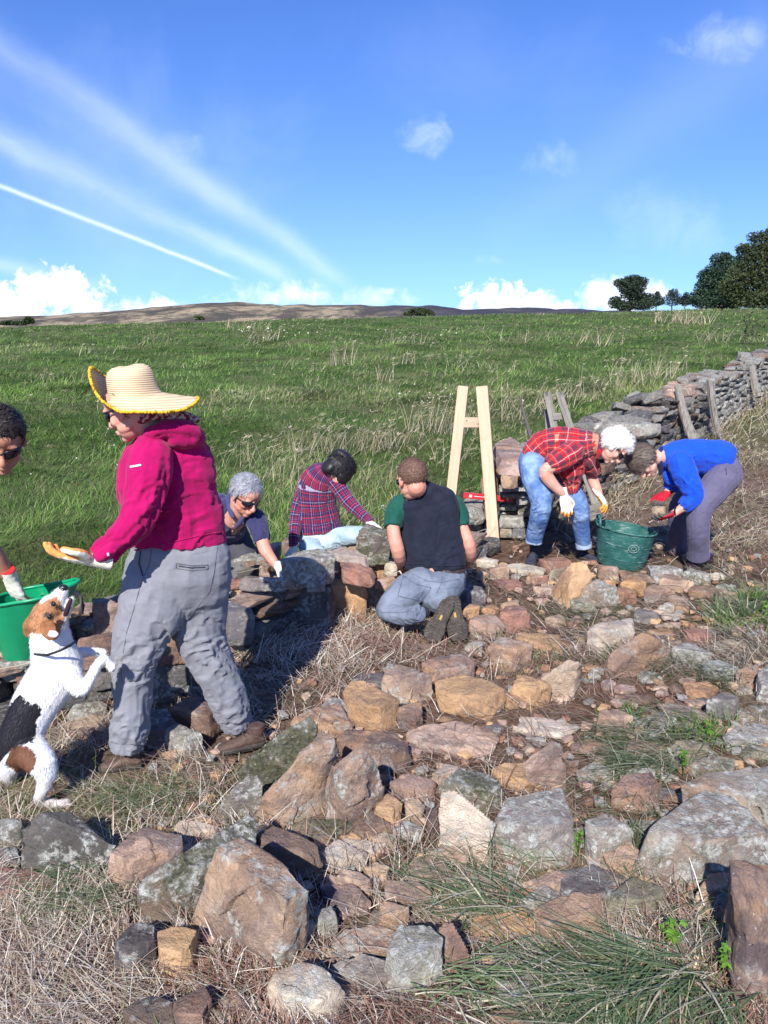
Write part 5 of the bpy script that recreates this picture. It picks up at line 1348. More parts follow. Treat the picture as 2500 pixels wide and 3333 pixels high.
# ------------------------------------------------------------------ tubs
def ring_shell(rings, thick, name, mat, parent, m=48):
    """open vessel: rings from bottom to rim, each (centre, x axis vec, y axis vec) ; wall with thickness"""
    v, f = [], []
    def add(rs_, shrink, down=0):
        for (c, ax, ay) in rs_:
            for j in range(m):
                a = j * 2 * pi / m
                v.append(c + ax * (cos(a) * (1 - shrink / ax.length)) + ay * (sin(a) * (1 - shrink / ay.length)))
    n = len(rings); add(rings, 0); add(rings, thick)
    for k in range(n - 1):
        for j in range(m):
            f.append((k * m + j, k * m + (j + 1) % m, (k + 1) * m + (j + 1) % m, (k + 1) * m + j)); o_ = n * m
            f.append((o_ + k * m + (j + 1) % m, o_ + k * m + j, o_ + (k + 1) * m + j, o_ + (k + 1) * m + (j + 1) % m))
    for j in range(m): f.append(((n - 1) * m + j, (n - 1) * m + (j + 1) % m, (2 * n - 1) * m + (j + 1) % m, (2 * n - 1) * m + j))
    f.append(tuple(range(m))[::-1]); f.append(tuple(range(n * m, n * m + m)))
    me = mesh_np(name, np.array([tuple(q) for q in v]), f, mat); me.set_sharp_from_angle(angle=radians(40))
    return obj(name, me, parent)
def torus_path(pts, r, name, mat, parent, m=8, closed=False, flat=1.0, up=None):
    v, f = [], []; n = len(pts)
    for i, q in enumerate(pts):
        a = pts[(i - 1) % n] if (closed or i > 0) else q; b = pts[(i + 1) % n] if (closed or i < n - 1) else q
        d = (b - a).normalized(); x = (up - d * up.dot(d)).normalized() if up is not None else d.orthogonal().normalized(); y = d.cross(x)
        for j in range(m): t = j * 2 * pi / m; v.append(q + x * (cos(t) * r) + y * (sin(t) * r * flat))
    for i in range(n if closed else n - 1):
        for j in range(m): i2 = (i + 1) % n; f.append((i * m + j, i * m + (j + 1) % m, i2 * m + (j + 1) % m, i2 * m + j))
    if not closed: f += [tuple(range(m))[::-1], tuple(range((n - 1) * m, n * m))]
    return obj(name, mesh_np(name, np.array([tuple(q) for q in v]), f, mat), parent)

# scuffed dark green tub between the two people
def tub_material():
    m, t, b = new_mat('scuffed_green_plastic', 0.5, 0.4)
    c = objcoord(t, False)
    mp = t.node('ShaderNodeMapping', inp={'Vector': c, 'Scale': (14, 14, 60)}).outputs[0]
    sc_ = t.ramp(t.noise(mp, 1.0, 8, 0.7, .5), 0.50, 0.66)
    col = t.mix(t.ramp(t.noise(c, 9, 4), .35, .65), (0.018, 0.088, 0.076), (0.028, 0.125, 0.108))
    big = t.ramp(t.noise(c, 5, 3), .42, .62)
    col = t.mix(t.math('MULTIPLY', sc_, t.math('ADD', t.math('MULTIPLY', big, .6), .15)), col, (0.42, 0.50, 0.46))
    t.l.new(col, b.inputs['Base Color']); bump(t, b, t.noise(mp, 1.5, 5), .3, .003)
    return m
TUBM = tub_material()
tub = empty('rubble_tub', PZ('C9', 765, 1040, 0.02), 'scuffed dark green rubble tub standing between the two bending people', 'tub')
tc_b = PY('C9', 762, 1008, 5.52); tc_t = PY('C9', 806, 766, 5.50)
axis = (tc_t - tc_b); un = unit('C9', tc_t)
rings = []
side_ = Vector((1, 0, -.13)).normalized()
for k in range(9):
    t = k / 8; c = tc_b.lerp(tc_t, t); rx = (152 + (196 - 152) * t ** .8) * un
    rings.append((c, side_ * rx, (Vector((0, 1, 0)) * .98) * rx))
body = ring_shell(rings, .006, 'body', TUBM, tub)
rim = [rings[-1][0] + rings[-1][1] * cos(a) + rings[-1][2] * sin(a) for a in [i * 2 * pi / 48 for i in range(48)]]
torus_path(rim, .008, 'rim', TUBM, tub, closed=True)
for k in (2, 5):    # raised ribs
    rr = [rings[k][0] + rings[k][1] * (1.006 * cos(a)) + rings[k][2] * (1.006 * sin(a)) for a in [i * 2 * pi / 48 for i in range(48)]]
    torus_path(rr, .003, 'rib', TUBM, tub, closed=True, m=6)
for sgn in (-1,):
    c = rings[-1][0] + rings[-1][1] * sgn; hp = []
    for i in range(13):
        a = pi * i / 12; hp.append(c + Vector((-.004 * sgn, cos(a) * .055, sin(a) * .075)))
    torus_path(hp, .011, 'handle', TUBM, tub)
# raised round badge moulded on the side of the tub
bc_ = rings[5][0] + Vector((0.035, -1, 0)).normalized() * (rings[5][1].length + .001)
BADGE = simple('worn_badge', (0.25, 0.34, 0.31), .6, .3, .3, 40)
for j in range(2):
    rr = [bc_ + Vector((cos(a) * (.040 - .02 * j), -.001, sin(a) * (.030 - .014 * j))) for a in [i * 2 * pi / 24 for i in range(24)]]
    torus_path(rr, .0022, 'badge', BADGE, tub, closed=True, m=5)
# bright green bucket with a pouring lip at left
GB = simple('bright_green_plastic', (0.004, 0.27, 0.115), .32, .45, .06, 8, .08, 60, .002)
bk = empty('bucket', PY('C2', 130, 610, 3.12), 'bright green plastic bucket with a black handle standing on the wall at left', 'bucket')
b0 = PY('C2', 150, 585, 3.14); b1 = PY('C2', 168, 232, 3.08); un = unit('C2', b1)
rings = []
tilt_x = Vector((1, 0, .17)).normalized(); tilt_y = Vector((0.05, 1, -.05)).normalized()
for k in range(10):
    t = k / 9; c = b0.lerp(b1, t); rx = (122 + (228 - 122) * t ** .9) * un
    rings.append((c, tilt_x * rx, tilt_y * rx * .82))
body = ring_shell(rings, .004, 'body', GB, bk)
# squarer plan: push the right side out into a corner for the lip
me = body.data; v = get_co(me); base = np.array(bk.location)
cen = np.array(b1) - base
dx = v[:, 0] - cen[0]; dy = v[:, 1] - cen[1]; hz = np.clip((v[:, 2] - (b0.z - base[2])) / (b1.z - b0.z), 0, 1)
ang = np.arctan2(dy, dx); sq = 1 + .10 * np.abs(np.sin(2 * ang)) * hz
lip = np.exp(-((ang - .55) / .35) ** 2) * np.clip((hz - .75) / .25, 0, 1) * .025
v[:, 0] = cen[0] + dx * sq + lip * np.cos(ang); v[:, 1] = cen[1] + dy * sq + lip * np.sin(ang); v[:, 2] += lip * .5
set_co(me, v)
n_ = 48; top = [Vector(v[9 * n_ + j]) + Vector(base) for j in range(n_)]
torus_path(top, .0075, 'rim', GB, bk, closed=True, m=8)
hs_ = [PY('C2', 425, 225, 2.98), PY('C2', 455, 250, 2.95), PY('C2', 470, 295, 2.94), PY('C2', 462, 340, 2.95), PY('C2', 438, 365, 2.97), PY('C2', 415, 355, 3.02)]
torus_path(hs_, .010, 'handle', BLK, bk)
# teal tub glimpsed beyond the shoulder of the kneeling man
tb = empty('small_tub', PY('C3', 1040, 500, 5.9), 'teal tub half hidden behind the kneeling man in the navy vest', 'tub')
c0 = PY('C3', 1062, 530, 5.95); c1 = PY('C3', 1062, 435, 5.95); un = unit('C3', c0)
ring_shell([(c0.lerp(c1, k / 5), Vector((1, 0, 0)) * ((52 + 14 * k / 5) * un), Vector((0, 1, 0)) * ((52 + 14 * k / 5) * un)) for k in range(6)], .005, 'body', TUBM, tb)
torus_path([PY('C3', 1010, 440, 5.9), PY('C3', 988, 425, 5.9), PY('C3', 982, 408, 5.9), PY('C3', 995, 404, 5.9), PY('C3', 1014, 425, 5.9)], .008, 'handle', simple('pale_grey_green', (.35, .42, .36), .5, .3), tb)

# ------------------------------------------------------------------ trees on the skyline
BARK = simple('bark', (0.10, 0.075, 0.055), .95, .1, .35, 12, .6, 30, .03)
def tree(px, py_base, dist, h, crown, n, col, label, group, leaf=.22, name='tree', seed=1, limbs=9, flat=.5):
    """crown: list of (dx, dz, rx, rz) clumps in metres relative to the foot"""
    rs = np.random.RandomState(seed)
    r = ray(*src('D', px, py_base)); base = CAM + r * (dist / r.y)
    root = empty(name, base, label, 'tree', group)
    # trunk and limbs
    v, f = [], []
    def limb(p0, p1, r0, r1, m=7, n_=5, wob=.06):
        k0 = len(v); p0, p1 = Vector(p0), Vector(p1); L = (p1 - p0).length; d = (p1 - p0).normalized(); x = d.orthogonal().normalized(); y = d.cross(x)
        for i in range(n_ + 1):
            t = i / n_; q = p0.lerp(p1, t) + x * (sin(t * 5 + L) * wob * L * t) + y * (sin(t * 4) * wob * L * t * .7)
            for j in range(m): a = j * 2 * pi / m; rr = r0 + (r1 - r0) * t; v.append(q + x * (cos(a) * rr) + y * (sin(a) * rr))
        for i in range(n_):
            for j in range(m): f.append((k0 + i * m + j, k0 + i * m + (j + 1) % m, k0 + (i + 1) * m + (j + 1) % m, k0 + (i + 1) * m + j))
    limb((0, 0, -1), (crown[0][0] * .3, 0, h * .62), h * .035, h * .015)
    for i, (dx, dz, rx, rz) in enumerate(crown):
        for k in range(2): limb((crown[0][0] * .15, 0, h * rs.uniform(.15, .5)), (dx + rs.uniform(-.5, .5) * rx, rs.uniform(-.5, .5) * rx, dz + rs.uniform(-.2, .5) * rz), h * .012, h * .003)
    obj('trunk', mesh_np('trunk', np.array([tuple(q) for q in v]), f, BARK), root, world_verts=False)
    tot = sum(c[2] * c[3] for c in crown); P_ = []
    for (dx, dz, rx, rz) in crown:
        k = max(20, int(n * rx * rz / tot)); a = rs.normal(0, 1, (k, 3)); a /= np.linalg.norm(a, axis=1)[:, None]
        rr = rs.rand(k) ** .38; q = a * rr[:, None] * [rx, rx * .9, rz] + [dx, 0, dz]
        keep = vnoise(q * 1.6 / max(.6, leaf * 3), seed) > .27
        P_.append(q[keep])
    P_ = np.vstack(P_); k = len(P_)
    nn = vnoise(P_ * 1.1, seed + 2)
    c = np.array(col)[None, :] * (0.55 + 0.95 * nn)[:, None] * rs.uniform(.8, 1.2, (k, 1))
    u1 = rs.normal(0, 1, (k, 3)); u1 /= np.linalg.norm(u1, axis=1)[:, None]; u2 = np.cross(u1, rs.normal(0, 1, (k, 3))); u2 /= np.linalg.norm(u2, axis=1)[:, None]
    s_ = leaf * rs.uniform(.5, 1.2, (k, 1)); vv = np.stack([P_ - u1 * s_, P_ - u2 * s_ * flat, P_ + u1 * s_, P_ + u2 * s_ * flat], 1).reshape(-1, 3)
    ff = np.arange(k * 4).reshape(k, 4)
    me = mesh_np('crown', vv, ff, LEAF, False); set_col(me, np.repeat(c, 4, 0)); o = obj('crown', me, root, world_verts=False); o['kind'] = 'stuff'
    return root
DK = (0.030, 0.050, 0.026)
tree(1362, 668, 118, 5.2, [(0, 3.3, 2.2, 1.3), (-1.6, 3.9, 1.4, .7), (1.0, 4.1, 1.6, .7), (.2, 2.2, 2.0, .9), (2.2, 1.6, 1.6, .9), (-2.4, 1.0, 1.2, 1.0), (1.5, .7, 2.6, .9), (-.9, .5, 1.6, .8), (0.1, 4.6, 1.5, .5)], 15000, DK, 'lone round headed pine standing against the white cloud on the skyline', 'trees on the skyline', .16, 'pine_tree', 3)
for i, (px, h, w_, lb) in enumerate([(1418, 1.7, 1.0, 'tiny bluish conifer just right of the lone pine'), (1452, 2.0, 1.7, 'bushy low conifer halfway between the lone pine and the big trees'), (1480, 1.6, 1.0, 'small pointed conifer left of the big dark pine')]):
    tree(px, 662, 122, h * 1.6, [(0, h * .55, w_, h * .55), (0, h * 1.05, w_ * .5, h * .35), (w_ * .7, h * .4, w_ * .6, h * .3)], 2600, (0.035, 0.055, 0.045), lb, 'trees on the skyline', .13, 'conifer', 5 + i)
tree(1555, 662, 100, 9.5, [(0, .5, 3.6, 1.1), (0, 4.2, 2.7, 1.5), (-1.2, 2.4, 2.3, 1.5), (-.4, 5.9, 1.5, .9), (-1.9, 3.9, 1.5, .8), (.6, 1.4, 3.4, 1.6), (-2.5, 1.2, 1.7, 1.1), (1.2, 5.4, 1.6, .9), (-1.0, 3.2, 2.0, .9)], 24000, (0.030, 0.060, 0.034), 'big dark blue green pine left of the tall broadleaf tree', 'trees on the skyline', .17, 'pine_tree', 11)
tree(1645, 662, 92, 11, [(0, .6, 4.8, 1.3), (0, 4.5, 3.4, 2.8), (-3.6, 2.2, 1.8, 1.6), (-1.6, 6.2, 2.0, 1.2), (1.2, 7.2, 2.6, 1.5), (-2.6, 3.6, 2.0, 1.5), (.5, 1.6, 4.2, 1.7), (-1.5, 7.9, 1.2, .6), (.2, 8.3, 1.3, .7), (2.4, 5.0, 3.0, 2.6), (-3.0, 6.6, .9, .6)], 30000, (0.050, 0.064, 0.024), 'tall broadleaf tree at the right edge of the skyline with thin upper twigs', 'trees on the skyline', .17, 'broadleaf_tree', 17)
def bush(px, py, dist, w_, h_, n, col, label, leaf=.16, seed=1):
    rs = np.random.RandomState(seed); r = ray(*src('D', px, py)); base = CAM + r * (dist / r.y)
    a = rs.normal(0, 1, (n, 3)); a /= np.linalg.norm(a, axis=1)[:, None]; q = a * (rs.rand(n, 1) ** .4) * [w_, w_ * .6, h_]; q[:, 2] = np.abs(q[:, 2]); q = q[vnoise(q * 1.7, seed) > .3]; k = len(q)
    c = np.array(col) * (0.6 + .9 * vnoise(q * 2, 4))[:, None]
    u1 = rs.normal(0, 1, (k, 3)); u1 /= np.linalg.norm(u1, axis=1)[:, None]; u2 = np.cross(u1, rs.normal(0, 1, (k, 3))); u2 /= np.linalg.norm(u2, axis=1)[:, None]
    vv = np.stack([q - u1 * leaf, q - u2 * leaf * .5, q + u1 * leaf, q + u2 * leaf * .5], 1).reshape(-1, 3)
    me = mesh_np('bush', vv, np.arange(k * 4).reshape(k, 4), LEAF, False); set_col(me, np.repeat(c, 4, 0)); o = obj('bush', me); o.location = base
    tag(o, label, 'bush', 'bushes along the crest')
bush(905, 680, 75, 1.6, .62, 2600, (0.045, 0.062, 0.024), 'rounded dark bush on the crest near the middle of the skyline', seed=2)
bush(62, 698, 85, .8, .65, 1300, (0.04, 0.065, 0.022), 'small dark bush on the crest at far left, right one of two', seed=3)
bush(30, 701, 85, 1.6, .45, 1600, (0.04, 0.065, 0.022), 'low wide dark bush on the crest at far left, left one of two', seed=4)
bush(430, 690, 60, .45, .28, 500, (0.07, 0.10, 0.03), 'tiny green bush on the crest behind the straw hat', seed=5, leaf=.1)
# dark thorny weed standing by the wall at upper right
def thorn():
    rs = np.random.RandomState(8); b = GP('D', 1615, 745); v, f = [], []
    def seg(p, q, r0, r1):
        k = len(v); d = (q - p).normalized(); x = d.orthogonal().normalized(); y = d.cross(x)
        for (c, r) in ((p, r0), (q, r1)):
            for j in range(4): a = j * pi / 2; v.append(c + x * (cos(a) * r) + y * (sin(a) * r))
        for j in range(4): f.append((k + j, k + (j + 1) % 4, k + 4 + (j + 1) % 4, k + 4 + j))
    lv, lf = [], []
    root = empty('thorn_bush', b, 'thin dark thorny shrub standing above the far end of the old wall', 'shrub')
    for s_ in range(7):
        v.clear(); f.clear()
        p = Vector((rs.uniform(-.25, .25), rs.uniform(-.2, .2), 0)); d = Vector((rs.uniform(-.2, .3), 0, 1)).normalized()
        for k in range(9):
            q = p + d * rs.uniform(.07, .13); seg(p, q, .008, .007); d = (d + Vector(rs.normal(0, .16, 3))).normalized(); p = q
            if k > 1:
                e = (d + Vector(rs.normal(0, .9, 3))).normalized(); q2 = p + e * rs.uniform(.06, .2); seg(p, q2, .005, .003)
                for z in range(5):
                    c = p.lerp(q2, rs.rand()); t1 = Vector(rs.normal(0, .022, 3)); t2 = Vector(rs.normal(0, .018, 3)); n0 = len(lv)
                    lv.extend([c - t1, c - t2, c + t1, c + t2]); lf.append((n0, n0 + 1, n0 + 2, n0 + 3))
        obj('stem', mesh_np('stem', np.array([tuple(q) for q in v]), list(f), BARK), root, world_verts=False)
    me = mesh_np('foliage', np.array([tuple(q) for q in lv]), lf, LEAF, False); set_col(me, np.tile([0.05, 0.065, 0.03], (len(lv), 1))); o = obj('foliage', me, root, world_verts=False); o['kind'] = 'stuff'
thorn()
# ------------------------------------------------------------------ figures
def proj(v):
    """world points (n,3) -> pixels of the 2500 px wide photograph"""
    d = np.asarray(v) - np.array([0, 0, CAMZ]); f = np.array([0, cos(TILT), -sin(TILT)]); u = np.array([0, sin(TILT), cos(TILT)])
    z = d @ f; return np.stack([1250 + F * d[:, 0] / z, 1666.5 - F * (d @ u) / z], 1)
def in_poly(p, poly):
    x, y = p[:, 0], p[:, 1]; r = np.zeros(len(x), bool); n = len(poly); j = n - 1
    for i in range(n):
        xi, yi = poly[i]; xj, yj = poly[j]
        c = ((yi > y) != (yj > y)) & (x < (xj - xi) * (y - yi) / (yj - yi + 1e-9) + xi)
        r ^= c; j = i
    return r
class Part:
    """collects tubes and balls, then becomes one remeshed surface"""
    def __init__(s): s.v = []; s.f = []; s.seg = []; s.nt = 0
    def rings(s, rr, caps=(1, 1), n=18):
        """rr: list of (centre, axis a vector, axis b vector)"""
        k0 = len(s.v); rr = list(rr)
        def capr(c, a, b, d, k):
            L = min(a.length, b.length); return (c + d * (L * .55 * k), a * .72, b * .72), (c + d * (L * .85 * k), a * .32, b * .32)
        if caps[0]:
            d = (rr[0][0] - rr[1][0]).normalized(); x, y = capr(*rr[0], d, caps[0]); rr = [y, x] + rr
        if caps[1]:
            d = (rr[-1][0] - rr[-2][0]).normalized(); x, y = capr(*rr[-1], d, caps[1]); rr = rr + [x, y]
        m = len(rr)
        for (c, a, b) in rr:
            for j in range(n): t = j * 2 * pi / n; s.v.append(c + a * cos(t) + b * sin(t))
        for i in range(m - 1):
            for j in range(n): s.f.append((k0 + i * n + j, k0 + i * n + (j + 1) % n, k0 + (i + 1) * n + (j + 1) % n, k0 + (i + 1) * n + j))
        s.f.append(tuple(range(k0, k0 + n))[::-1]); s.f.append(tuple(range(k0 + (m - 1) * n, k0 + m * n)))
    def tube(s, fr, pts, ratio=1.0, caps=(1, 1), grow=0.0, sub=3):
        """pts (x, y, Y, half width in crop pixels[, depth ratio]) traced in a crop"""
        P_ = [PY(fr, q[0], q[1], q[2]) for q in pts]; hw = [q[3] * unit(fr, p) + grow for q, p in zip(pts, P_)]; ra = [q[4] if len(q) > 4 else ratio for q in pts]
        s.wtube(P_, hw, ra, caps, sub)
    def wtube(s, P_, hw, ra=None, caps=(1, 1), sub=3):
        P_ = [Vector(p) for p in P_]; n = len(P_)
        if ra is None: ra = [1.0] * n
        # smooth path (Catmull-Rom)
        Q, W_, RA = [], [], []
        for i in range(n - 1):
            p0 = P_[max(i - 1, 0)]; p1 = P_[i]; p2 = P_[i + 1]; p3 = P_[min(i + 2, n - 1)]
            for k in range(sub):
                t = k / sub
                Q.append(0.5 * ((2 * p1) + (p2 - p0) * t + (2 * p0 - 5 * p1 + 4 * p2 - p3) * t * t + (3 * p1 - p0 - 3 * p2 + p3) * t ** 3))
                st = t * t * (3 - 2 * t); W_.append(hw[i] + (hw[i + 1] - hw[i]) * st); RA.append(ra[i] + (ra[i + 1] - ra[i]) * st)
        Q.append(P_[-1]); W_.append(hw[-1]); RA.append(ra[-1])
        rr = []
        for i, q in enumerate(Q):
            T = (Q[min(i + 1, len(Q) - 1)] - Q[max(i - 1, 0)]).normalized(); Vw = (q - CAM).normalized()
            A = T.cross(Vw)
            A = A.normalized() if A.length > .15 else T.orthogonal().normalized()
            B = A.cross(T).normalized(); rr.append((q, A * W_[i], B * (W_[i] * RA[i])))
        s.rings(rr, caps)
        acc = 0.0
        for i in range(len(Q) - 1):
            L = (Q[i + 1] - Q[i]).length; s.seg.append((s.nt, Q[i], Q[i + 1], acc, W_[i], W_[i + 1], rr[i][1].normalized())); acc += L
        s.nt += 1
    def ball(s, c, r, M=None, n=14):
        """ellipsoid, radii r, optional 3x3 frame"""
        c = Vector(c); M = M or Matrix.Identity(3); k0 = len(s.v); m = 9
        for i in range(1, m):
            a = pi * i / m
            for j in range(n): t = j * 2 * pi / n; s.v.append(c + M @ Vector((r[0] * sin(a) * cos(t), r[1] * sin(a) * sin(t), r[2] * cos(a))))
        for i in range(m - 2):
            for j in range(n): s.f.append((k0 + i * n + j, k0 + (i + 1) * n + j, k0 + (i + 1) * n + (j + 1) % n, k0 + i * n + (j + 1) % n))
        s.f.append(tuple(range(k0, k0 + n))); s.f.append(tuple(range(k0 + (m - 2) * n, k0 + (m - 1) * n))[::-1])
    def finish(s, name, mat, parent, voxel=.008, smooth=2, folds=None, hot=(), label=None, post=None, noise=None, kind=None):
        """folds: (amplitude, waves per metre) ; hot: (point, radius, factor)"""
        seg = s.seg
        def cb(me):
            me.name = name; v = get_co(me); n = get_no(me)
            if folds or post == 'cloth':
                best = np.full(len(v), 1e9); T = np.zeros(len(v)); PH = np.zeros(len(v)); TI = np.zeros(len(v), int); RR = np.full(len(v), .1)
                for (ti, a, b, acc, r0, r1, A) in seg:
                    a_, b_ = np.array(a), np.array(b); d = b_ - a_; L2 = d @ d + 1e-12
                    t = np.clip((v - a_) @ d / L2, 0, 1); q = a_ + t[:, None] * d; e = v - q; dist = np.linalg.norm(e, axis=1) / (r0 + (r1 - r0) * t + 1e-6)
                    m = dist < best; best[m] = dist[m]
                    A_ = np.array(A); V_ = np.cross(A_, d / sqrt(L2)); 
                    if V_ @ (a_ - np.array(CAM)) > 0: V_ = -V_
                    T[m] = acc + t[m] * sqrt(L2); PH[m] = np.arctan2(e[m] @ A_, e[m] @ V_); TI[m] = ti; RR[m] = r0
            if folds:
                amp, fs = folds
                wgt = np.full(len(v), 0.45)
                for (hp, hr, hf) in hot: wgt = wgt + hf * np.exp(-((v - np.array(hp)) ** 2).sum(1) / hr ** 2)
                wr = fbm(v * 7, 2, 31) * 3.0
                c = np.stack([T * fs + wr + 1.6 * np.sin(PH + TI), np.cos(PH) * 1.5 + TI * 3, np.sin(PH) * 1.5], 1)
                r1_ = 1 - np.abs(2 * vnoise(c, 3) - 1); r2_ = 1 - np.abs(2 * vnoise(c * 1.9, 6) - 1)
                dsp = (r1_ ** 2 - .42) * 1.0 + (r2_ ** 2 - .42) * .6 + (fbm(v * 9, 2, 8) - .5) * 1.4
                v = v + n * (dsp * wgt * amp)[:, None]
            if noise: v = v + n * ((fbm(v * noise[1], 3, 2) - .5) * noise[0])[:, None]
            set_co(me, v); shade_smooth(me)
            if post == 'cloth':
                nl = len(me.loops); li = np.empty(nl, np.int32); me.loops.foreach_get('vertex_index', li)
                ls = np.empty(len(me.polygons), np.int32); me.polygons.foreach_get('loop_start', ls); lt = np.empty(len(me.polygons), np.int32); me.polygons.foreach_get('loop_total', lt)
                first = np.repeat(li[ls], lt); ph = PH[li]; p0 = PH[first]; ph = ph + 2 * pi * np.round((p0 - ph) / (2 * pi))
                wid = np.array([np.mean([g[4] for g in seg if g[0] == k]) for k in range(s.nt)])
                uvw = np.zeros((nl, 3), np.float32); uvw[:, 0] = ph * wid[TI[first]] + 3 * TI[first]; uvw[:, 1] = T[li]
                at = me.attributes.new('cloth', 'FLOAT_VECTOR', 'CORNER'); at.data.foreach_set('vector', uvw.ravel())
            if callable(post): post(me, v)
            me.materials.append(mat); o = obj(name, me, parent)
            if label: o['label'] = label
            if kind: o['kind'] = kind
            s.obj = o; s.verts = v
            for fn in s.after: fn(v)
        s.after = []
        remesh_job([tuple(q) for q in s.v], s.f, voxel, smooth, cb)
        return s
def frame_from(fwd, up):
    """head frame: columns right, forward, up"""
    y = Vector(fwd).normalized(); z = Vector(up); z = (z - y * z.dot(y)).normalized(); x = y.cross(z); return Matrix((x, y, z)).transposed()
def head(part, c, M, sc=1.0, female=False):
    c = Vector(c); s = sc
    def B(x, y, z, r, rot=None): part.ball(c + M @ Vector((x, y, z)) * s, [q * s for q in r], M if rot is None else M @ rot)
    B(0, -.012, .035, (.074, .094, .080)); B(0, .022, -.015, (.063, .064, .078)); B(0, .030, -.068, (.050, .050, .042)); B(0, .066, -.096, (.024, .018, .018))
    B(0, .045, .045, (.060, .050, .045))
    for k, (y, z, r) in enumerate([(.088, .012, .009), (.097, -.004, .010), (.105, -.020, .012), (.108, -.030, .0145)]): B(0, y, z, (r, r, r * 1.15))
    for sx in (-1, 1):
        B(sx * .011, .098, -.034, (.008, .011, .008)); B(sx * .030, .078, .024, (.026, .014, .010)); B(sx * .036, .056, -.024, (.022, .022, .024))
        B(sx * .076, -.004, -.004, (.008, .018, .031), Matrix.Rotation(-sx * .35, 3, 'Z')); B(sx * .074, .000, -.026, (.008, .010, .012))
        B(sx * .045, .022, -.058, (.014, .036, .022))
    B(0, .088, -.060, (.023, .012, .006)); B(0, .086, -.072, (.019, .012, .007))
def eyes(c, M, parent, sc=1.0):
    for sx in (-1, 1):
        p = Part(); q = Vector(c) + M @ Vector((sx * .030, .076, .004)) * sc; p.ball(q, [.012 * sc] * 3); p.finish('eye', EYE, parent, .003, 0)
def hairpiece(c, M, parent, mat, sc=1.0, thick=.010, low=-.02, front=.055, rough=.008, freq=45, long_=(), strands=900, slen=.03, scol=(.1, .08, .06), curl=.4, bald=0.0):
    """cap of hair following the skull, with loose strands over it"""
    c = Vector(c); n, m = 46, 26; v = []; rs = np.random.RandomState(int(abs(c.x) * 1000) + 5)
    pts = []
    for i in range(m):
        a = pi * i / (m - 1)
        for j in range(n):
            t = j * 2 * pi / n
            d = np.array([sin(a) * cos(t), sin(a) * sin(t), cos(a)]); pts.append(d)
    d = np.array(pts); base = d * np.array([.076, .098, .086]) + np.array([0, -.012, .032])
    fy = d[:, 1]; zz = base[:, 2]
    hair_lim = np.where(fy > .15, low + (front - low) * np.clip((fy - .15) / .45, 0, 1), low - .055 * np.clip(-fy, 0, 1))
    hair_lim = hair_lim + .010 * np.sin(np.abs(d[:, 0]) * 9) * (fy > .2) + .006 * (fbm(d * 6, 2, 9) - .5)
    k = np.clip((zz - hair_lim) / .016, -1, 1)
    nz = fbm(d * freq * .09 + c.x, 3, 5)
    r = thick * (1 + .5 * (nz - .5)) + rough * (nz - .5) * 2
    if bald: k = np.where((d[:, 2] > .75), np.minimum(k, 1 - bald * 2), k)
    off = np.where(k > 0, r * k, .012 * k)
    P_ = base + d * off[:, None]; P_ = P_ * sc
    Mw = np.array(M); W_ = P_ @ Mw.T + np.array(c)
    f = [(i * n + j, (i + 1) * n + j, (i + 1) * n + (j + 1) % n, i * n + (j + 1) % n) for i in range(m - 1) for j in range(n)]
    part = Part(); part.v = [Vector(q) for q in W_]; part.f = f
    for (p, rr) in long_: part.ball(c + M @ Vector(p) * sc, [q * sc for q in rr], M)
    part.finish('hair', mat, parent, .0042, 1, noise=(rough * (1.2 if rough > .015 else .35), freq))
    if strands:
        idx = np.where(k > .4)[0]; pk = rs.choice(idx, strands); b = W_[pk] + rs.normal(0, .004, (strands, 3)); dd = (d[pk] @ Mw.T)
        # comb: from the crown downwards and back, with a random part
        up_ = Mw[:, 2]; back = -Mw[:, 1]
        tang = -up_ * 1.0 + back * .35 + Mw[:, 0] * rs.normal(0, .3, (strands, 1)) + rs.normal(0, curl, (strands, 3)); tang -= (tang * dd).sum(1)[:, None] * dd; tang /= np.linalg.norm(tang, axis=1)[:, None]
        wv = np.cross(tang, dd); w_ = .0016
        L_ = slen * rs.uniform(.5, 1.1, (strands, 1)); p0 = b; p1 = b + tang * L_ * .5 + dd * .0015; p2 = b + tang * L_ + dd * rs.uniform(-.005, .0015 + .004 * min(curl, 1), (strands, 1))
        V_ = np.stack([p0 - wv * w_, p0 + wv * w_, p1 - wv * w_, p1 + wv * w_, p2 - wv * w_ * .3, p2 + wv * w_ * .3], 1).reshape(-1, 3)
        q = np.arange(strands)[:, None] * 6; ff = np.concatenate([q + [0, 1, 3, 2], q + [2, 3, 5, 4]], 0)
        me = mesh_np('hair_strands', V_, ff.astype(int), STRAND, False); set_col(me, np.repeat(np.array(scol) * rs.uniform(.6, 1.5, (strands, 1)), 6, 0)); o = obj('hair_strands', me, parent); o['kind'] = 'stuff'
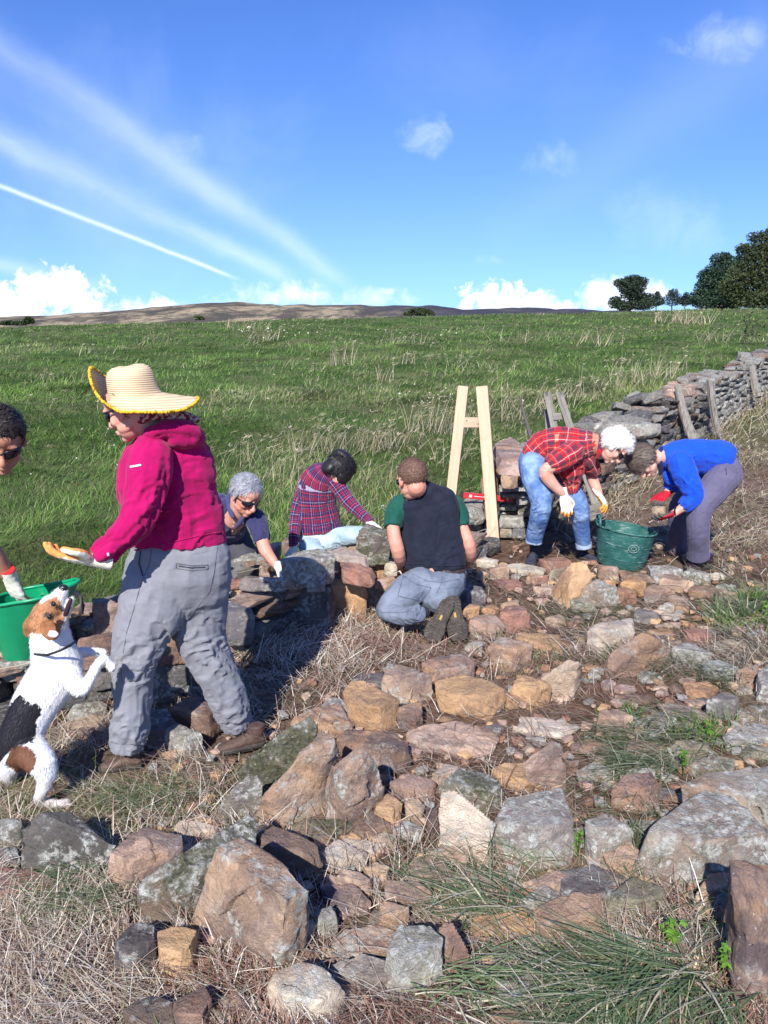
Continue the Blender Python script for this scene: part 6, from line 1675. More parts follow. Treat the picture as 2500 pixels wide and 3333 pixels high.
def glasses(c, M, parent, sc=1.0, lens=(.01, .012, .018), z0=.004):
    """wraparound safety glasses"""
    c = Vector(c); v, f = [], []
    def L(x, y, z): return c + M @ Vector((x, y, z)) * sc
    g = empty_child('sunglasses', parent)
    for sx in (-1, 1):
        v, f = [], []; n = 9
        for i in range(n):
            t = i / (n - 1); x = sx * (.008 + .058 * t); y = .098 - .034 * t ** 2.2; h = .017 * (1 - .35 * t ** 2) * (.75 + .25 * min(1, t * 4))
            v += [L(x, y, z0 + .011), L(x, y + .003, z0 + .011 - h), L(x, y + .004, z0 + .011 - 2 * h + .002), L(x, y - .003, z0 + .011 - 2 * h), L(x, y - .003, z0 + .011)]
        for i in range(n - 1):
            for k in range(5): a = i * 5; f.append((a + k, a + (k + 1) % 5, a + 5 + (k + 1) % 5, a + 5 + k))
        f += [tuple(range(5)), tuple(range((n - 1) * 5, n * 5))]
        me = mesh_np('lens', np.array([tuple(q) for q in v]), f, GLASSM); obj('lens', me, g)
        torus_path([L(sx * .006, .100, z0 + .012), L(sx * .03, .096, z0 + .014), L(sx * .05, .083, z0 + .014), L(sx * .066, .063, z0 + .011), L(sx * .076, .03, z0 + .007), L(sx * .080, -.005, z0 + .004), L(sx * .078, -.022, z0 - .008)], .0032 * sc, 'temple', DARKFRAME, g, m=6)
    torus_path([L(-.010, .100, z0 + .010), L(0, .104, z0 + .008), L(.010, .100, z0 + .010)], .0028 * sc, 'bridge', DARKFRAME, g, m=6)
def empty_child(name, parent):
    e = bpy.data.objects.new(name, None); e.empty_display_size = .02; link(e, parent); return e
def glove(parent, wrist, xdir, zdir, side, scale=1.0, tz=1.0, curl=(.25, .35, .3), thumb=.5, colours=((.80, .77, .62), (.85, .33, .08)), split=0.0, spread=.09, cuff=None, label=None, name='glove'):
    """gloved hand: wrist point, finger direction, back of hand direction; side +1 thumb towards x cross z ..."""
    x = Vector(xdir).normalized(); z = Vector(zdir); z = (z - x * z.dot(x)).normalized(); y = z.cross(x) * side; M = Matrix((x, y, z)).transposed(); w0 = Vector(wrist); s = scale
    p = Part()
    def W(a, b, c_): return w0 + M @ Vector((a, b, c_)) * s
    rr = []
    for (a, hw, th, zz) in [(-.055, .033, .027, 0), (-.03, .031, .026, 0), (0, .032, .022, 0), (.03, .041, .019, 0), (.06, .045, .018, -.001), (.088, .042, .015, -.003)]:
        rr.append((W(a, 0, zz), (M @ Vector((0, 1, 0))) * hw * s, (M @ Vector((0, 0, 1))) * th * s))
    p.rings(rr, (0, .6))
    for k, (yy, L_) in enumerate([(.031, .070), (.010, .079), (-.011, .073), (-.030, .058)]):
        pos = Vector((.082 - .006 * abs(k - 1.2), yy, -.002)); ang = 0.0; fan = (1.3 - k) * spread
        P_ = [W(*(pos - Vector((.02, 0, 0))))]; P_.append(W(*pos)); R_ = [.0105 * s, .0112 * s]
        for q in range(3):
            ang += curl[q] * (1 + .12 * k); l = L_ * (.42, .32, .26)[q]
            pos = pos + Vector((cos(ang) * cos(fan), cos(ang) * sin(fan), -sin(ang))) * l; P_.append(W(*pos)); R_.append((.0108, .0100, .0085)[q] * s)
        p.wtube(P_, R_, None, (0, 1), 2)
    t0 = Vector((.018, .026, -.006)); t1 = t0 + Vector((.026, .030, -.012)); t2 = t1 + Vector((.030, .016 + .012 * (1 - thumb), (-.010 - .014 * thumb) * tz)); t3 = t2 + Vector((.024, -.002 - .014 * thumb, (-.008 - .012 * thumb) * tz))
    p.wtube([W(*t0), W(*t1), W(*t2), W(*t3)], [.016 * s, .0145 * s, .0118 * s, .0098 * s], None, (0, 1), 2)
    Mi = np.array(M)
    def post(me, v):
        loc = (v - np.array(w0)) @ Mi / s; nn = get_no(me) @ Mi
        edge = -.004 + .006 * (vnoise(loc * 120) - .5)
        palm = ((loc[:, 2] < edge + split) & (loc[:, 0] > .012)) | (nn[:, 2] < -.45) & (loc[:, 0] > .018)
        tip = (loc[:, 0] > .135) & (vnoise(loc * 60) > .3)
        col = np.where((palm | tip)[:, None], colours[1], colours[0]) * (0.88 + .24 * vnoise(loc * 90, 4))[:, None]
        col = np.where(((loc[:, 1] > .046) & (loc[:, 0] < .11) & (nn[:, 2] > -.3))[:, None], np.array(colours[0]), col)
        if cuff: col = np.where(((loc[:, 0] < -.048))[:, None], cuff, col)
        set_col(me, col)
    p.finish(name, GLOVEM, parent, .0032 * s, 1, post=post, noise=(.0025, 70), label=label)
    return p
def surf_line(part, fr, pts, r, mat, name, parent, steps=6, lift=.001):
    """thin raised line lying on a finished part, traced in a crop"""
    def fn(v):
        pr = proj(v); out = []
        for (x0, y0), (x1, y1) in zip(pts, pts[1:]):
            for k in range(steps): out.append((x0 + (x1 - x0) * k / steps, y0 + (y1 - y0) * k / steps))
        out.append(pts[-1]); Q = []
        dist = np.linalg.norm(v - np.array(CAM), axis=1)
        for (x, y) in out:
            sx, sy = src(fr, x, y); d2 = (pr[:, 0] - sx) ** 2 + (pr[:, 1] - sy) ** 2; lim = max(36.0, np.partition(d2, 8)[8]); m = np.where(d2 <= lim)[0]; near = dist[m].min()
            m2 = m[dist[m] < near + .03]; i = m2[np.argmin(d2[m2])]; q = ray(sx, sy).normalized(); Q.append(CAM + q * (dist[i] - lift))
        torus_path(Q, r, name, mat, parent, m=5)
    part.after.append(fn)
def boot(parent, heel, toe, up, L_=.30, mats=None, h=.13, name='boot', tread=False, w_=1.0):
    """ankle boot: heel point and toe point on the sole, up direction"""
    heel, toe, up = Vector(heel), Vector(toe), Vector(up); x = (toe - heel); s = x.length / .29; x.normalize(); z = (up - x * up.dot(x)).normalized(); y = z.cross(x) * w_; M = Matrix((x, y, z)).transposed()
    e = empty_child(name, parent); upm, som, lam = mats
    def W(a, b, c): return heel + M @ Vector((a, b, c)) * s
    p = Part()
    rr = [(W(.012, 0, .045), M @ Vector((0, .034, 0)) * s, M @ Vector((0, 0, .030)) * s), (W(.06, 0, .05), M @ Vector((0, .037, 0)) * s, M @ Vector((0, 0, .038)) * s), (W(.12, 0, .05), M @ Vector((0, .039, 0)) * s, M @ Vector((0, 0, .040)) * s),
          (W(.18, 0, .040), M @ Vector((0, .044, 0)) * s, M @ Vector((0, 0, .030)) * s), (W(.235, 0, .034), M @ Vector((0, .044, 0)) * s, M @ Vector((0, 0, .024)) * s), (W(.272, 0, .030), M @ Vector((0, .032, 0)) * s, M @ Vector((0, 0, .018)) * s)]
    p.rings(rr, (.7, .7))
    rr = [(W(.06, 0, .04), M @ Vector((.052, 0, 0)) * s, M @ Vector((0, .038, 0)) * s), (W(.055, 0, .08), M @ Vector((.052, 0, .006)) * s, M @ Vector((0, .037, 0)) * s), (W(.048, 0, h), M @ Vector((.052, 0, .0)) * s, M @ Vector((0, .041, 0)) * s), (W(.046, 0, h + .012), M @ Vector((.053, 0, 0)) * s, M @ Vector((0, .042, 0)) * s)]
    p.rings(rr, (0, .1))
    p.finish('upper', upm, e, .005 * s, 1, noise=(.006, 30))
    # sole: outline of a foot, thick, with a welt
    out = [(-.008, 0), (0, .028), (.03, .036), (.09, .034), (.14, .034), (.19, .046), (.24, .046), (.275, .032), (.292, 0), (.275, -.032), (.24, -.046), (.19, -.046), (.14, -.034), (.09, -.034), (.03, -.036), (0, -.028)]
    v, f = [], []; k = len(out)
    for zz, g in ((0, .94), (.006, 1.0), (.022, 1.02), (.030, .97)):
        for (a, b) in out: v.append(W(.142 + (a - .142) * g, b * g, zz))
    for i in range(3):
        for j in range(k): f.append((i * k + j, i * k + (j + 1) % k, (i + 1) * k + (j + 1) % k, (i + 1) * k + j))
    f += [tuple(range(k))[::-1], tuple(range(3 * k, 4 * k))]
    obj('sole', mesh_np('sole', np.array([tuple(q) for q in v]), f, som), e)
    # lugs
    v, f = [], []
    rs = random.Random(3)
    def lug(a, b, la, lb, skew=0, hh=.008):
        k0 = len(v)
        for zz, g in ((0.001, 1), (-hh, .82)):
            for (p_, q_) in ((-1, -1), (1, -1), (1, 1), (-1, 1)): v.append(W(a + p_ * la * g + q_ * skew, b + q_ * lb * g, zz))
        f.extend([(k0 + 7, k0 + 6, k0 + 5, k0 + 4)] + [(k0 + j, k0 + (j + 1) % 4, k0 + 4 + (j + 1) % 4, k0 + 4 + j) for j in range(4)])
    for a in [.012, .034, .056, .078]:
        for b in (-.022, 0, .022): lug(a, b, .008, .0085, .004 * (1 if b > 0 else -1))
    for a in [.165, .187, .209, .231, .253]:
        for b in (-.032, -.011, .011, .032):
            if a > .24 and abs(b) > .03: continue
            lug(a, b, .008, .0085, .004 * (1 if b > 0 else -1))
    for a in [.095, .105, .115, .125, .135, .145]:
        for b in (-.029, .029): lug(a, b, .003, .007)
    obj('tread', mesh_np('tread', np.array([tuple(q) for q in v]), f, som, False), e)
    if tread: 
        v, f = [], []; lug(.118, 0, .018, .006, 0, .004); obj('shank_plate', mesh_np('shank_plate', np.array([tuple(q) for q in v]), f, simple('ochre_plate', (.38, .22, .05), .6, .3), False), e)
    # laces
    for i in range(4):
        t = i / 3; a = .150 - .055 * t; zz = .082 + .045 * t
        torus_path([W(a, -.026, zz - .016), W(a + .004, 0, zz + .004), W(a - .008, .026, zz - .012)], .0022 * s, 'lace', lam, e, m=5)
    return e

EYE = simple('eye_white', (.7, .68, .65), .3, .5, .05)
GLASSM = simple('smoked_lens', (.012, .013, .02), .08, .6, .1)
DARKFRAME = simple('black_frame', (.02, .02, .025), .35, .5, .1)
STRAND = blade_material('hair_strand', .55, .05)
GLOVEM = vcol_material('knitted_glove', .9, .15, 260, .6, .003)
SKIN_A = skin_material('skin_fair', (.60, .34, .26)); SKIN_B = skin_material('skin_tanned', (.46, .235, .155)); SKIN_C = skin_material('skin_ruddy', (.58, .29, .21))
LEATHER = simple('brown_leather', (.095, .058, .045), .65, .35, .3, 25, .5, 70, .004); SOLE_ = simple('dirty_rubber', (.065, .055, .048), .85, .2, .3, 30, .5, 80, .003)
LACE = simple('lace', (.12, .09, .07), .8, .2); RUST = simple('rust_leather', (.25, .125, .085), .75, .25, .3, 22, .5, 70, .004)
NAVYBOOT = simple('navy_suede', (.035, .038, .06), .85, .2, .3, 25, .5, 70, .004)

# ================================================================== woman in the straw hat
def woman_hat():
    g0 = GP('C2', 860, 1230); g = empty('person', (-0.85, 2.72, 0), 'woman in magenta fleece and straw hat walking past with one gloved hand held out', 'person', 'people rebuilding the wall')
    fleece = cloth_material('magenta_fleece', (.37, .004, .090), .95, .12, 600, .12, 10, .22, .005)
    grey = cloth_material('grey_cotton', (.205, .207, .228), .9, .07, 500, .1, 12, .30, .005)
    # skin: head, neck, arm inside the sleeve, wrist
    hc = PY('C1', 742, 405, 2.68); M = frame_from((-.90, .30, -.36), (-.30, .06, .95)); sc = .94
    b = Part(); head(b, hc, M, sc)
    b.wtube([hc + M @ Vector((0, -.02, -.02)), PY('C1', 850, 490, 2.70), PY('C1', 900, 560, 2.72)], [.058, .056, .065], None)
    b.tube('C1', [(900, 560, 2.72, 110, .6), (970, 720, 2.74, 170, .5), (990, 900, 2.75, 180, .5), (1020, 1120, 2.76, 190, .45)])
    b.tube('C1', [(850, 640, 2.62, 60), (800, 990, 2.56, 50), (690, 1150, 2.50, 38), (560, 1255, 2.47, 32)])
    b.tube('C2', [(900, 60, 2.75, 75), (790, 450, 2.68, 60), (750, 800, 2.65, 50), (720, 1100, 2.64, 36)]); b.tube('C2', [(1120, 60, 2.8, 75), (1150, 500, 2.82, 60), (1280, 800, 2.84, 50), (1345, 980, 2.88, 36)])
    b.finish('body', SKIN_A, g, .0045, 2)
    hairpiece(hc, M, g, simple('dark_brown_hair', (.035, .022, .016), .6, .3, .3, 60), sc * .9, .003, -.03, .05, .003, 40, strands=300, slen=.03, scol=(.05, .032, .022))
    glasses(hc, M, g, sc)
    # fleece
    p = Part()
    p.tube('C1', [(1010, 1165, 2.76, 272, .58), (1008, 1080, 2.76, 268, .60), (1000, 980, 2.755, 255, .60), (960, 870, 2.75, 276, .62), (955, 760, 2.745, 272, .60), (960, 670, 2.74, 250, .55), (965, 600, 2.735, 200, .60), (965, 545, 2.73, 135, .8), (950, 505, 2.72, 105, .9)], caps=(0, .5))
    p.tube('C1', [(860, 640, 2.64, 108), (845, 740, 2.60, 122), (825, 860, 2.575, 112), (795, 980, 2.555, 104), (745, 1080, 2.53, 88), (680, 1150, 2.51, 74), (620, 1205, 2.49, 66), (572, 1238, 2.48, 62)], caps=(1, 0))
    p.tube('C1', [(1090, 640, 2.83, 100), (1120, 800, 2.90, 95), (1100, 950, 2.95, 85), (980, 1080, 2.97, 70)], caps=(1, 0))     # far arm, hidden behind the body
    p.tube('C1', [(740, 820, 2.70, 70), (730, 900, 2.72, 62), (780, 980, 2.72, 50)])
    p.tube('C1', [(850, 545, 2.62, 36), (935, 520, 2.63, 45), (1040, 520, 2.66, 54), (1110, 555, 2.70, 50), (1120, 600, 2.76, 40)])      # hood lying on the back
    p.tube('C1', [(1000, 560, 2.66, 60), (1090, 580, 2.68, 48)])
    p.tube('C1', [(560, 1245, 2.478, 60), (600, 1215, 2.485, 72), (632, 1190, 2.49, 66)], caps=(0, 0))
    hot = [(PY('C1', 640, 1190, 2.45), .07, 1.5), (PY('C1', 800, 1000, 2.45), .09, .9), (PY('C1', 930, 700, 2.6), .08, .5), (PY('C1', 1150, 1000, 2.6), .16, .8), (PY('C1', 900, 1120, 2.6), .12, .5)]
    p.finish('fleece', fleece, g, .006, 2, folds=(.0115, 15), hot=hot)
    surf_line(p, 'C1', [(1010, 980), (960, 975), (900, 990)], .0016, fleece, 'seam', g)
    surf_line(p, 'C1', [(765, 1205), (860, 1190), (960, 1165), (1100, 1130), (1280, 1098)], .003, fleece, 'hem', g)
    white = simple('white_print', (.8, .8, .8), .6, .2)
    # short white lettering on the upper sleeve
    def letters(v):
        pr = proj(v); dist = np.linalg.norm(v - np.array(CAM), axis=1)
        def at(x, y):
            sx, sy = src('C1', x, y); d2 = (pr[:, 0] - sx) ** 2 + (pr[:, 1] - sy) ** 2; i = np.argmin(d2 + dist * 3000); return CAM + ray(sx, sy).normalized() * (dist[i] - .0035)
        base = [(740, 732), (748, 731), (756, 729), (764, 728), (772, 726), (780, 725), (788, 723), (796, 722)]
        glyph = ['MMM', 'N', 'E', 'T', 'R', 'N', 'N', 'F']
        vs, fs = [], []
        for i, (x, y) in enumerate(base):
            strokes = [((0, 5), (0, -5)), ((0, -5), (4, 5 if i % 2 else -5)), ((4, 5), (4, -5))]
            for (a0, b0), (a1, b1) in strokes:
                p0 = at(x + a0, y + b0); p1 = at(x + a1, y + b1); d = (p1 - p0)
                if d.length < 1e-5: continue
                n_ = d.cross((p0 - CAM)).normalized() * .0011; k = len(vs); vs.extend([p0 - n_, p0 + n_, p1 + n_, p1 - n_]); fs.append((k, k + 1, k + 2, k + 3))
        obj('sleeve_print', mesh_np('sleeve_print', np.array([tuple(q) for q in vs]), fs, white, False), g)
        q0, q1 = at(614, 1222), at(618, 1240); torus_path([q0, q1], .005, 'cuff_tag', simple('lilac_tag', (.5, .35, .6), .6, .2), g, m=5)
    p.after.append(letters)
    # neckerchief
    k = Part(); k.tube('C1', [(790, 470, 2.64, 24), (860, 445, 2.63, 30), (950, 430, 2.64, 34), (1050, 445, 2.68, 30), (1120, 465, 2.72, 18)]); k.tube('C1', [(950, 440, 2.68, 60), (1000, 480, 2.70, 70)])
    def kp(me, v): set_col(me, np.where((vnoise(v * 150, 3) > .60)[:, None], (.50, .40, .36), (.22, .02, .03)))
    k.finish('neckerchief', vcol_material('patterned_cotton', .9, .1, 200, .3), g, .0045, 1, post=kp, noise=(.006, 40))
    # trousers
    t = Part()
    t.tube('C2', [(1035, -75, 2.755, 240, .50), (1030, 0, 2.755, 278, .58), (1015, 110, 2.76, 300, .62), (1010, 200, 2.765, 290, .6), (1000, 270, 2.77, 240, .6)], caps=(0, 1))
    t.tube('C2', [(900, 130, 2.72, 190, .8), (868, 300, 2.70, 192, .8), (803, 450, 2.68, 158, .88), (765, 600, 2.66, 128, .95), (753, 720, 2.655, 113), (752, 850, 2.65, 107), (742, 980, 2.645, 108), (726, 1060, 2.64, 100), (720, 1105, 2.64, 94)], caps=(1, 0))
    t.tube('C2', [(1130, 130, 2.80, 180, .8), (1120, 330, 2.81, 168, .8), (1140, 480, 2.815, 138, .9), (1195, 610, 2.82, 124), (1258, 730, 2.83, 112), (1298, 840, 2.85, 104), (1330, 920, 2.87, 94), (1345, 972, 2.88, 86)], caps=(1, 0))
    hot = [(PY('C2', 760, 620, 2.6), .09, 1.3), (PY('C2', 740, 1000, 2.6), .10, 1.5), (PY('C2', 1180, 560, 2.75), .10, 1.2), (PY('C2', 1310, 880, 2.8), .10, 1.5), (PY('C2', 1000, 420, 2.7), .09, 1.0), (PY('C2', 860, 480, 2.6), .09, .6)]
    t.finish('trousers', grey, g, .0055, 1, folds=(.0098, 23), hot=hot)
    seam = simple('grey_seam', (.13, .13, .15), .95, .1)
    surf_line(t, 'C2', [(1000, 58), (1090, 72), (1182, 68)], .0022, seam, 'pocket', g); surf_line(t, 'C2', [(1002, 88), (1090, 100), (1182, 92)], .0018, seam, 'pocket', g); surf_line(t, 'C2', [(1000, 58), (1002, 88)], .0018, seam, 'pocket', g, 2); surf_line(t, 'C2', [(1182, 68), (1182, 92)], .0018, seam, 'pocket', g, 2)
    surf_line(t, 'C2', [(1015, 74), (1090, 84), (1165, 80)], .0026, simple('pocket_gap', (.05, .05, .07), .9, .1), 'pocket', g)
    surf_line(t, 'C2', [(800, -10), (790, 60), (812, 130)], .0030, simple('pocket_gap', (.05, .05, .07), .9, .1), 'side_pocket', g)
    surf_line(t, 'C2', [(868, -60), (850, 60), (800, 180), (760, 320), (720, 450), (695, 600), (690, 720)], .0013, seam, 'seam', g); surf_line(t, 'C2', [(1240, -60), (1215, 120), (1190, 220), (1080, 360), (1005, 450)], .0015, seam, 'seam', g)
    surf_line(t, 'C2', [(800, -30), (950, -45), (1100, -62), (1270, -85)], .0016, seam, 'waistband', g)
    surf_line(t, 'C2', [(628, 1075), (700, 1090), (810, 1085)], .0016, seam, 'hem', g)
    boot(g, GP('C2', 805, 1212) , GP('C2', 560, 1238), (0, 0, 1), mats=(LEATHER, SOLE_, LACE), h=.125)
    boot(g, GP('C2', 1500, 1085), GP('C2', 1230, 1140), (0, 0, 1), mats=(LEATHER, SOLE_, LACE), h=.125)
    # hat
    hat = empty_child('straw_hat', g)
    cc = PY('C1', 760, 324, 2.688); un = unit('C1', cc)
    up = Vector((-.13, -.10, 1)).normalized(); xr = Vector((1, 0.05, .15)); xr = (xr - up * xr.dot(up)).normalized(); yr = up.cross(xr)
    nA = 96; v = []; prof = []
    for (r_, z_) in [(0.0, .112), (.03, .112), (.054, .108), (.070, .098), (.079, .080), (.083, .050), (.086, .022), (.091, .004)]: prof.append(('c', r_, z_))
    for t_ in np.linspace(.12, 1, 10): prof.append(('b', t_, 0))
    for (kd, r_, z_) in prof:
        for j in range(nA):
            a = j * 2 * pi / nA; ca, sa = cos(a), sin(a)
            if kd == 'c': R_, Z_ = r_ * (1 + .04 * sin(3 * a)), z_ + .004 * sin(2 * a + 1) * (r_ > .02)
            else:
                t_ = r_; left = max(0, -ca) ** 1.1; far = .112 + .022 * max(0, ca) * 1.6
                R_ = .091 + far * .88 * t_ - left * .066 * t_ ** 2; Z_ = .003 - .028 * t_ * (1 - left) - .020 * t_ * max(0, ca) + left * (.118 * t_ ** 2.1) + .007 * sin(4 * a + 1) * t_ ** 2
            v.append(cc + xr * (R_ * ca) + yr * (R_ * sa * .96) + up * (Z_ - .012))
    m = len(prof); f = [(i * nA + j, i * nA + (j + 1) % nA, (i + 1) * nA + (j + 1) % nA, (i + 1) * nA + j) for i in range(m - 1) for j in range(nA)]
    sm, tt, bb = new_mat('plaited_straw', .75, .25)
    c = objcoord(tt, False); w1 = tt.node('ShaderNodeTexWave', wave_type='BANDS', bands_direction='Z', inp={'Vector': c, 'Scale': 42.0, 'Distortion': .5, 'Detail': 2.0})
    tt.l.new(tt.mix(tt.ramp(w1.outputs['Fac'], .15, .75), (.55, .40, .24), (.72, .56, .36)), bb.inputs['Base Color']); bump(tt, bb, tt.math('ADD', w1.outputs['Fac'], tt.math('MULTIPLY', tt.noise(c, 350, 3), .5)), .7, .003)
    ho = obj('hat_body', mesh_np('hat_body', np.array([tuple(q) for q in v]), f, sm), hat); md = ho.modifiers.new('t', 'SOLIDIFY'); md.thickness = .003
    edge = [v[(m - 1) * nA + j] for j in range(nA)]; vv, ff = [], []; rs = random.Random(2)
    fine = []
    for j in range(nA):
        for q in range(4): fine.append(edge[j].lerp(edge[(j + 1) % nA], q / 4) + Vector((rs.uniform(-.002, .002), rs.uniform(-.002, .002), rs.uniform(-.0025, .0025))))
    torus_path(fine, .0052, 'fringe', simple('yellow_fringe', (.72, .42, .03), .9, .1, .25, 120, .6, 300, .003), hat, closed=True, m=6)
    # glove, palm up, fingers to the left
    glove(g, PY('C1', 535, 1262, 2.465), PY('C1', 330, 1240, 2.42) - PY('C1', 535, 1262, 2.465), (.0, -.22, -.97), -1, 1.08, tz=.15, spread=.04, curl=(.12, .30, .40), thumb=1.0, colours=((.80, .79, .62), (.84, .33, .10)), split=.006)
woman_hat()

# ================================================================== man with dark curly hair at the left edge
def man_left():
    g = empty('person', (-1.95, 3.0, 0), 'dark curly haired man in sunglasses at the left edge reaching into the bright green bucket', 'person', 'people rebuilding the wall')
    hc = PY('C1', 8, 578, 2.86); M = frame_from((.36, -.80, -.52), (.22, -.42, .88)); b = Part(); head(b, hc, M, 1.05)
    b.wtube([hc + M @ Vector((0, -.03, -.05)), hc + M @ Vector((-.0, -.10, -.10)), Vector((-1.72, 3.02, 1.28))], [.062, .062, .08], None)
    b.wtube([Vector((-1.72, 3.02, 1.28)), Vector((-1.9, 3.12, 1.0)), Vector((-2.0, 3.15, .8))], [.15, .16, .15], [.7, .7, .7])
    b.wtube([Vector((-1.62, 2.90, 1.22)), PY('C1', -180, 1000, 2.85), PY('C1', -60, 1200, 2.88), PY('C1', 40, 1340, 2.93)], [.062, .05, .042, .030], None)
    b.finish('body', SKIN_B, g, .006, 2)
    hairpiece(hc, M, g, simple('black_curls', (.018, .014, .013), .6, .3, .3, 60), 1.05, .009, -.01, .050, .007, 60, strands=2500, slen=.016, scol=(.03, .022, .02), curl=1.5)
    glasses(hc, M, g, 1.05)
    charc = cloth_material('charcoal_jersey', (.045, .045, .055), .95, .1)
    p = Part(); p.wtube([Vector((-1.99, 3.16, .78)), Vector((-1.90, 3.12, 1.02)), Vector((-1.76, 3.03, 1.24)), Vector((-1.66, 2.95, 1.33))], [.18, .19, .17, .10], [.75] * 4)
    p.wtube([Vector((-1.66, 2.90, 1.24)), Vector((-1.70, 2.86, 1.08))], [.085, .075], None)
    p.finish('shirt', charc, g, .009, 2, folds=(.008, 14))
    t = Part(); t.wtube([Vector((-2.0, 3.17, .85)), Vector((-2.0, 3.2, .72))], [.17, .18], [.8, .8]); t.wtube([Vector((-1.92, 3.15, .72)), Vector((-1.86, 3.10, .42)), Vector((-1.90, 3.22, .08))], [.10, .075, .065], None, (1, 0)); t.wtube([Vector((-2.10, 3.25, .72)), Vector((-2.12, 3.25, .42)), Vector((-2.15, 3.4, .08))], [.10, .075, .065], None, (1, 0))
    t.finish('trousers', cloth_material('dark_trousers', (.05, .05, .06)), g, .011, 2, folds=(.008, 20))
    for (x, y) in ((-1.90, 3.24), (-2.15, 3.42)): boot(g, (x - .02, y + .08, .01), (x + .06, y - .19, .01), (0, 0, 1), mats=(LEATHER, SOLE_, LACE), h=.12)
    glove(g, PY('C1', 62, 1372, 2.94), PY('C1', 130, 1540, 3.02) - PY('C1', 62, 1372, 2.94), (-.35, -.9, .1), -1, 1.12, curl=(.15, .3, .3), thumb=.7, colours=((.80, .80, .66), (.82, .36, .12)), cuff=(.62, .03, .03))
man_left()

# ================================================================== grey haired man in the navy polo shirt
def man_polo():
    g = empty('person', (-0.95, 4.75, 0), 'grey haired man in wraparound glasses and navy polo shirt reaching over the wall', 'person', 'people rebuilding the wall')
    hc = PY('C3', 246, 352, 4.45); M = frame_from((.62, -.62, -.50), (.30, -.22, .92)); sc = 1.03
    b = Part(); head(b, hc, M, sc)
    b.wtube([hc + M @ Vector((0, -.03, -.05)), PY('C3', 215, 430, 4.52), PY('C3', 190, 480, 4.60)], [.060, .062, .075], None)
    b.tube('C3', [(190, 480, 4.62, 60, .8), (130, 560, 4.85, 85, .7), (90, 640, 5.0, 90, .8)])
    b.tube('C3', [(300, 480, 4.50, 36), (335, 585, 4.42, 36), (352, 640, 4.38, 36), (385, 690, 4.34, 29), (420, 738, 4.30, 21), (436, 758, 4.29, 19)], sub=4)
    b.finish('body', SKIN_C, g, .0055, 2)
    hairpiece(hc, M, g, simple('grey_hair', (.20, .20, .215), .6, .3, .3, 70), sc, .005, -.005, .080, .002, 36, strands=4200, slen=.05, scol=(.34, .34, .37), curl=.16)
    glasses(hc, M, g, sc)
    navy = cloth_material('navy_pique', (.030, .030, .085), .9, .10, 600, .25)
    p = Part()
    p.tube('C3', [(95, 650, 5.02, 118, .7), (110, 560, 4.90, 122, .7), (150, 480, 4.72, 118, .7), (185, 435, 4.62, 92, .7), (200, 412, 4.56, 52, .9)], caps=(1, .3))
    p.tube('C3', [(240, 450, 4.58, 60), (295, 480, 4.52, 58), (320, 540, 4.46, 52), (338, 602, 4.42, 44)], caps=(1, 0))
    p.tube('C3', [(120, 400, 4.78, 62), (60, 440, 4.85, 55), (20, 540, 4.8, 45)], caps=(1, 0))
    p.finish('polo_shirt', navy, g, .0065, 1, folds=(.012, 15), hot=[(PY('C3', 300, 530, 4.4), .08, .8), (PY('C3', 190, 560, 4.7), .12, .6)])
    c = Part()
    c.tube('C3', [(160, 330, 4.58, 11), (156, 380, 4.54, 14), (165, 430, 4.48, 15), (180, 470, 4.44, 12)]); c.tube('C3', [(235, 470, 4.44, 12), (215, 500, 4.44, 14), (195, 530, 4.46, 8)])
    c.finish('collar', cloth_material('faded_navy', (.055, .055, .13)), g, .0045, 1)
    for (x, y) in ((184, 498), (180, 520), (176, 545)): torus_path([PY('C3', x, y, 4.44), PY('C3', x + 3, y, 4.44)], .004, 'button', simple('pearl', (.6, .6, .62), .4, .4), g, m=6)
    surf_line(p, 'C3', [(205, 555), (215, 550), (225, 556)], .0035, simple('pale_logo', (.3, .3, .4), .8, .2), 'chest_logo', g, 3); surf_line(p, 'C3', [(207, 563), (217, 560), (226, 565)], .003, simple('pale_logo', (.3, .3, .4), .8, .2), 'chest_logo', g, 3)
    t = Part(); t.wtube([PY('C3', 90, 640, 5.0), PY('C3', 100, 700, 5.05)], [.16, .17], [.8, .8]); t.wtube([Vector((-1.05, 4.95, .42)), Vector((-.92, 4.78, .22)), Vector((-.90, 4.72, .08))], [.10, .09, .08], None); t.wtube([Vector((-.92, 4.74, .08)), Vector((-1.0, 5.05, .07)), Vector((-1.04, 5.2, .07))], [.07, .06, .05], None)
    t.wtube([Vector((-1.25, 4.95, .42)), Vector((-1.22, 4.78, .22)), Vector((-1.2, 4.74, .08))], [.10, .09, .08], None); t.wtube([Vector((-1.2, 4.74, .08)), Vector((-1.25, 5.05, .07)), Vector((-1.28, 5.2, .07))], [.07, .06, .05], None)
    t.finish('trousers', cloth_material('dark_trousers_b', (.06, .06, .07)), g, .011, 2, folds=(.008, 20))
    glove(g, PY('C3', 432, 752, 4.29), PY('C3', 456, 800, 4.25) - PY('C3', 432, 752, 4.29), (.75, -.5, .3), 1, .95, curl=(.35, .5, .5), thumb=.6, cuff=(.12, .12, .14))
man_polo()

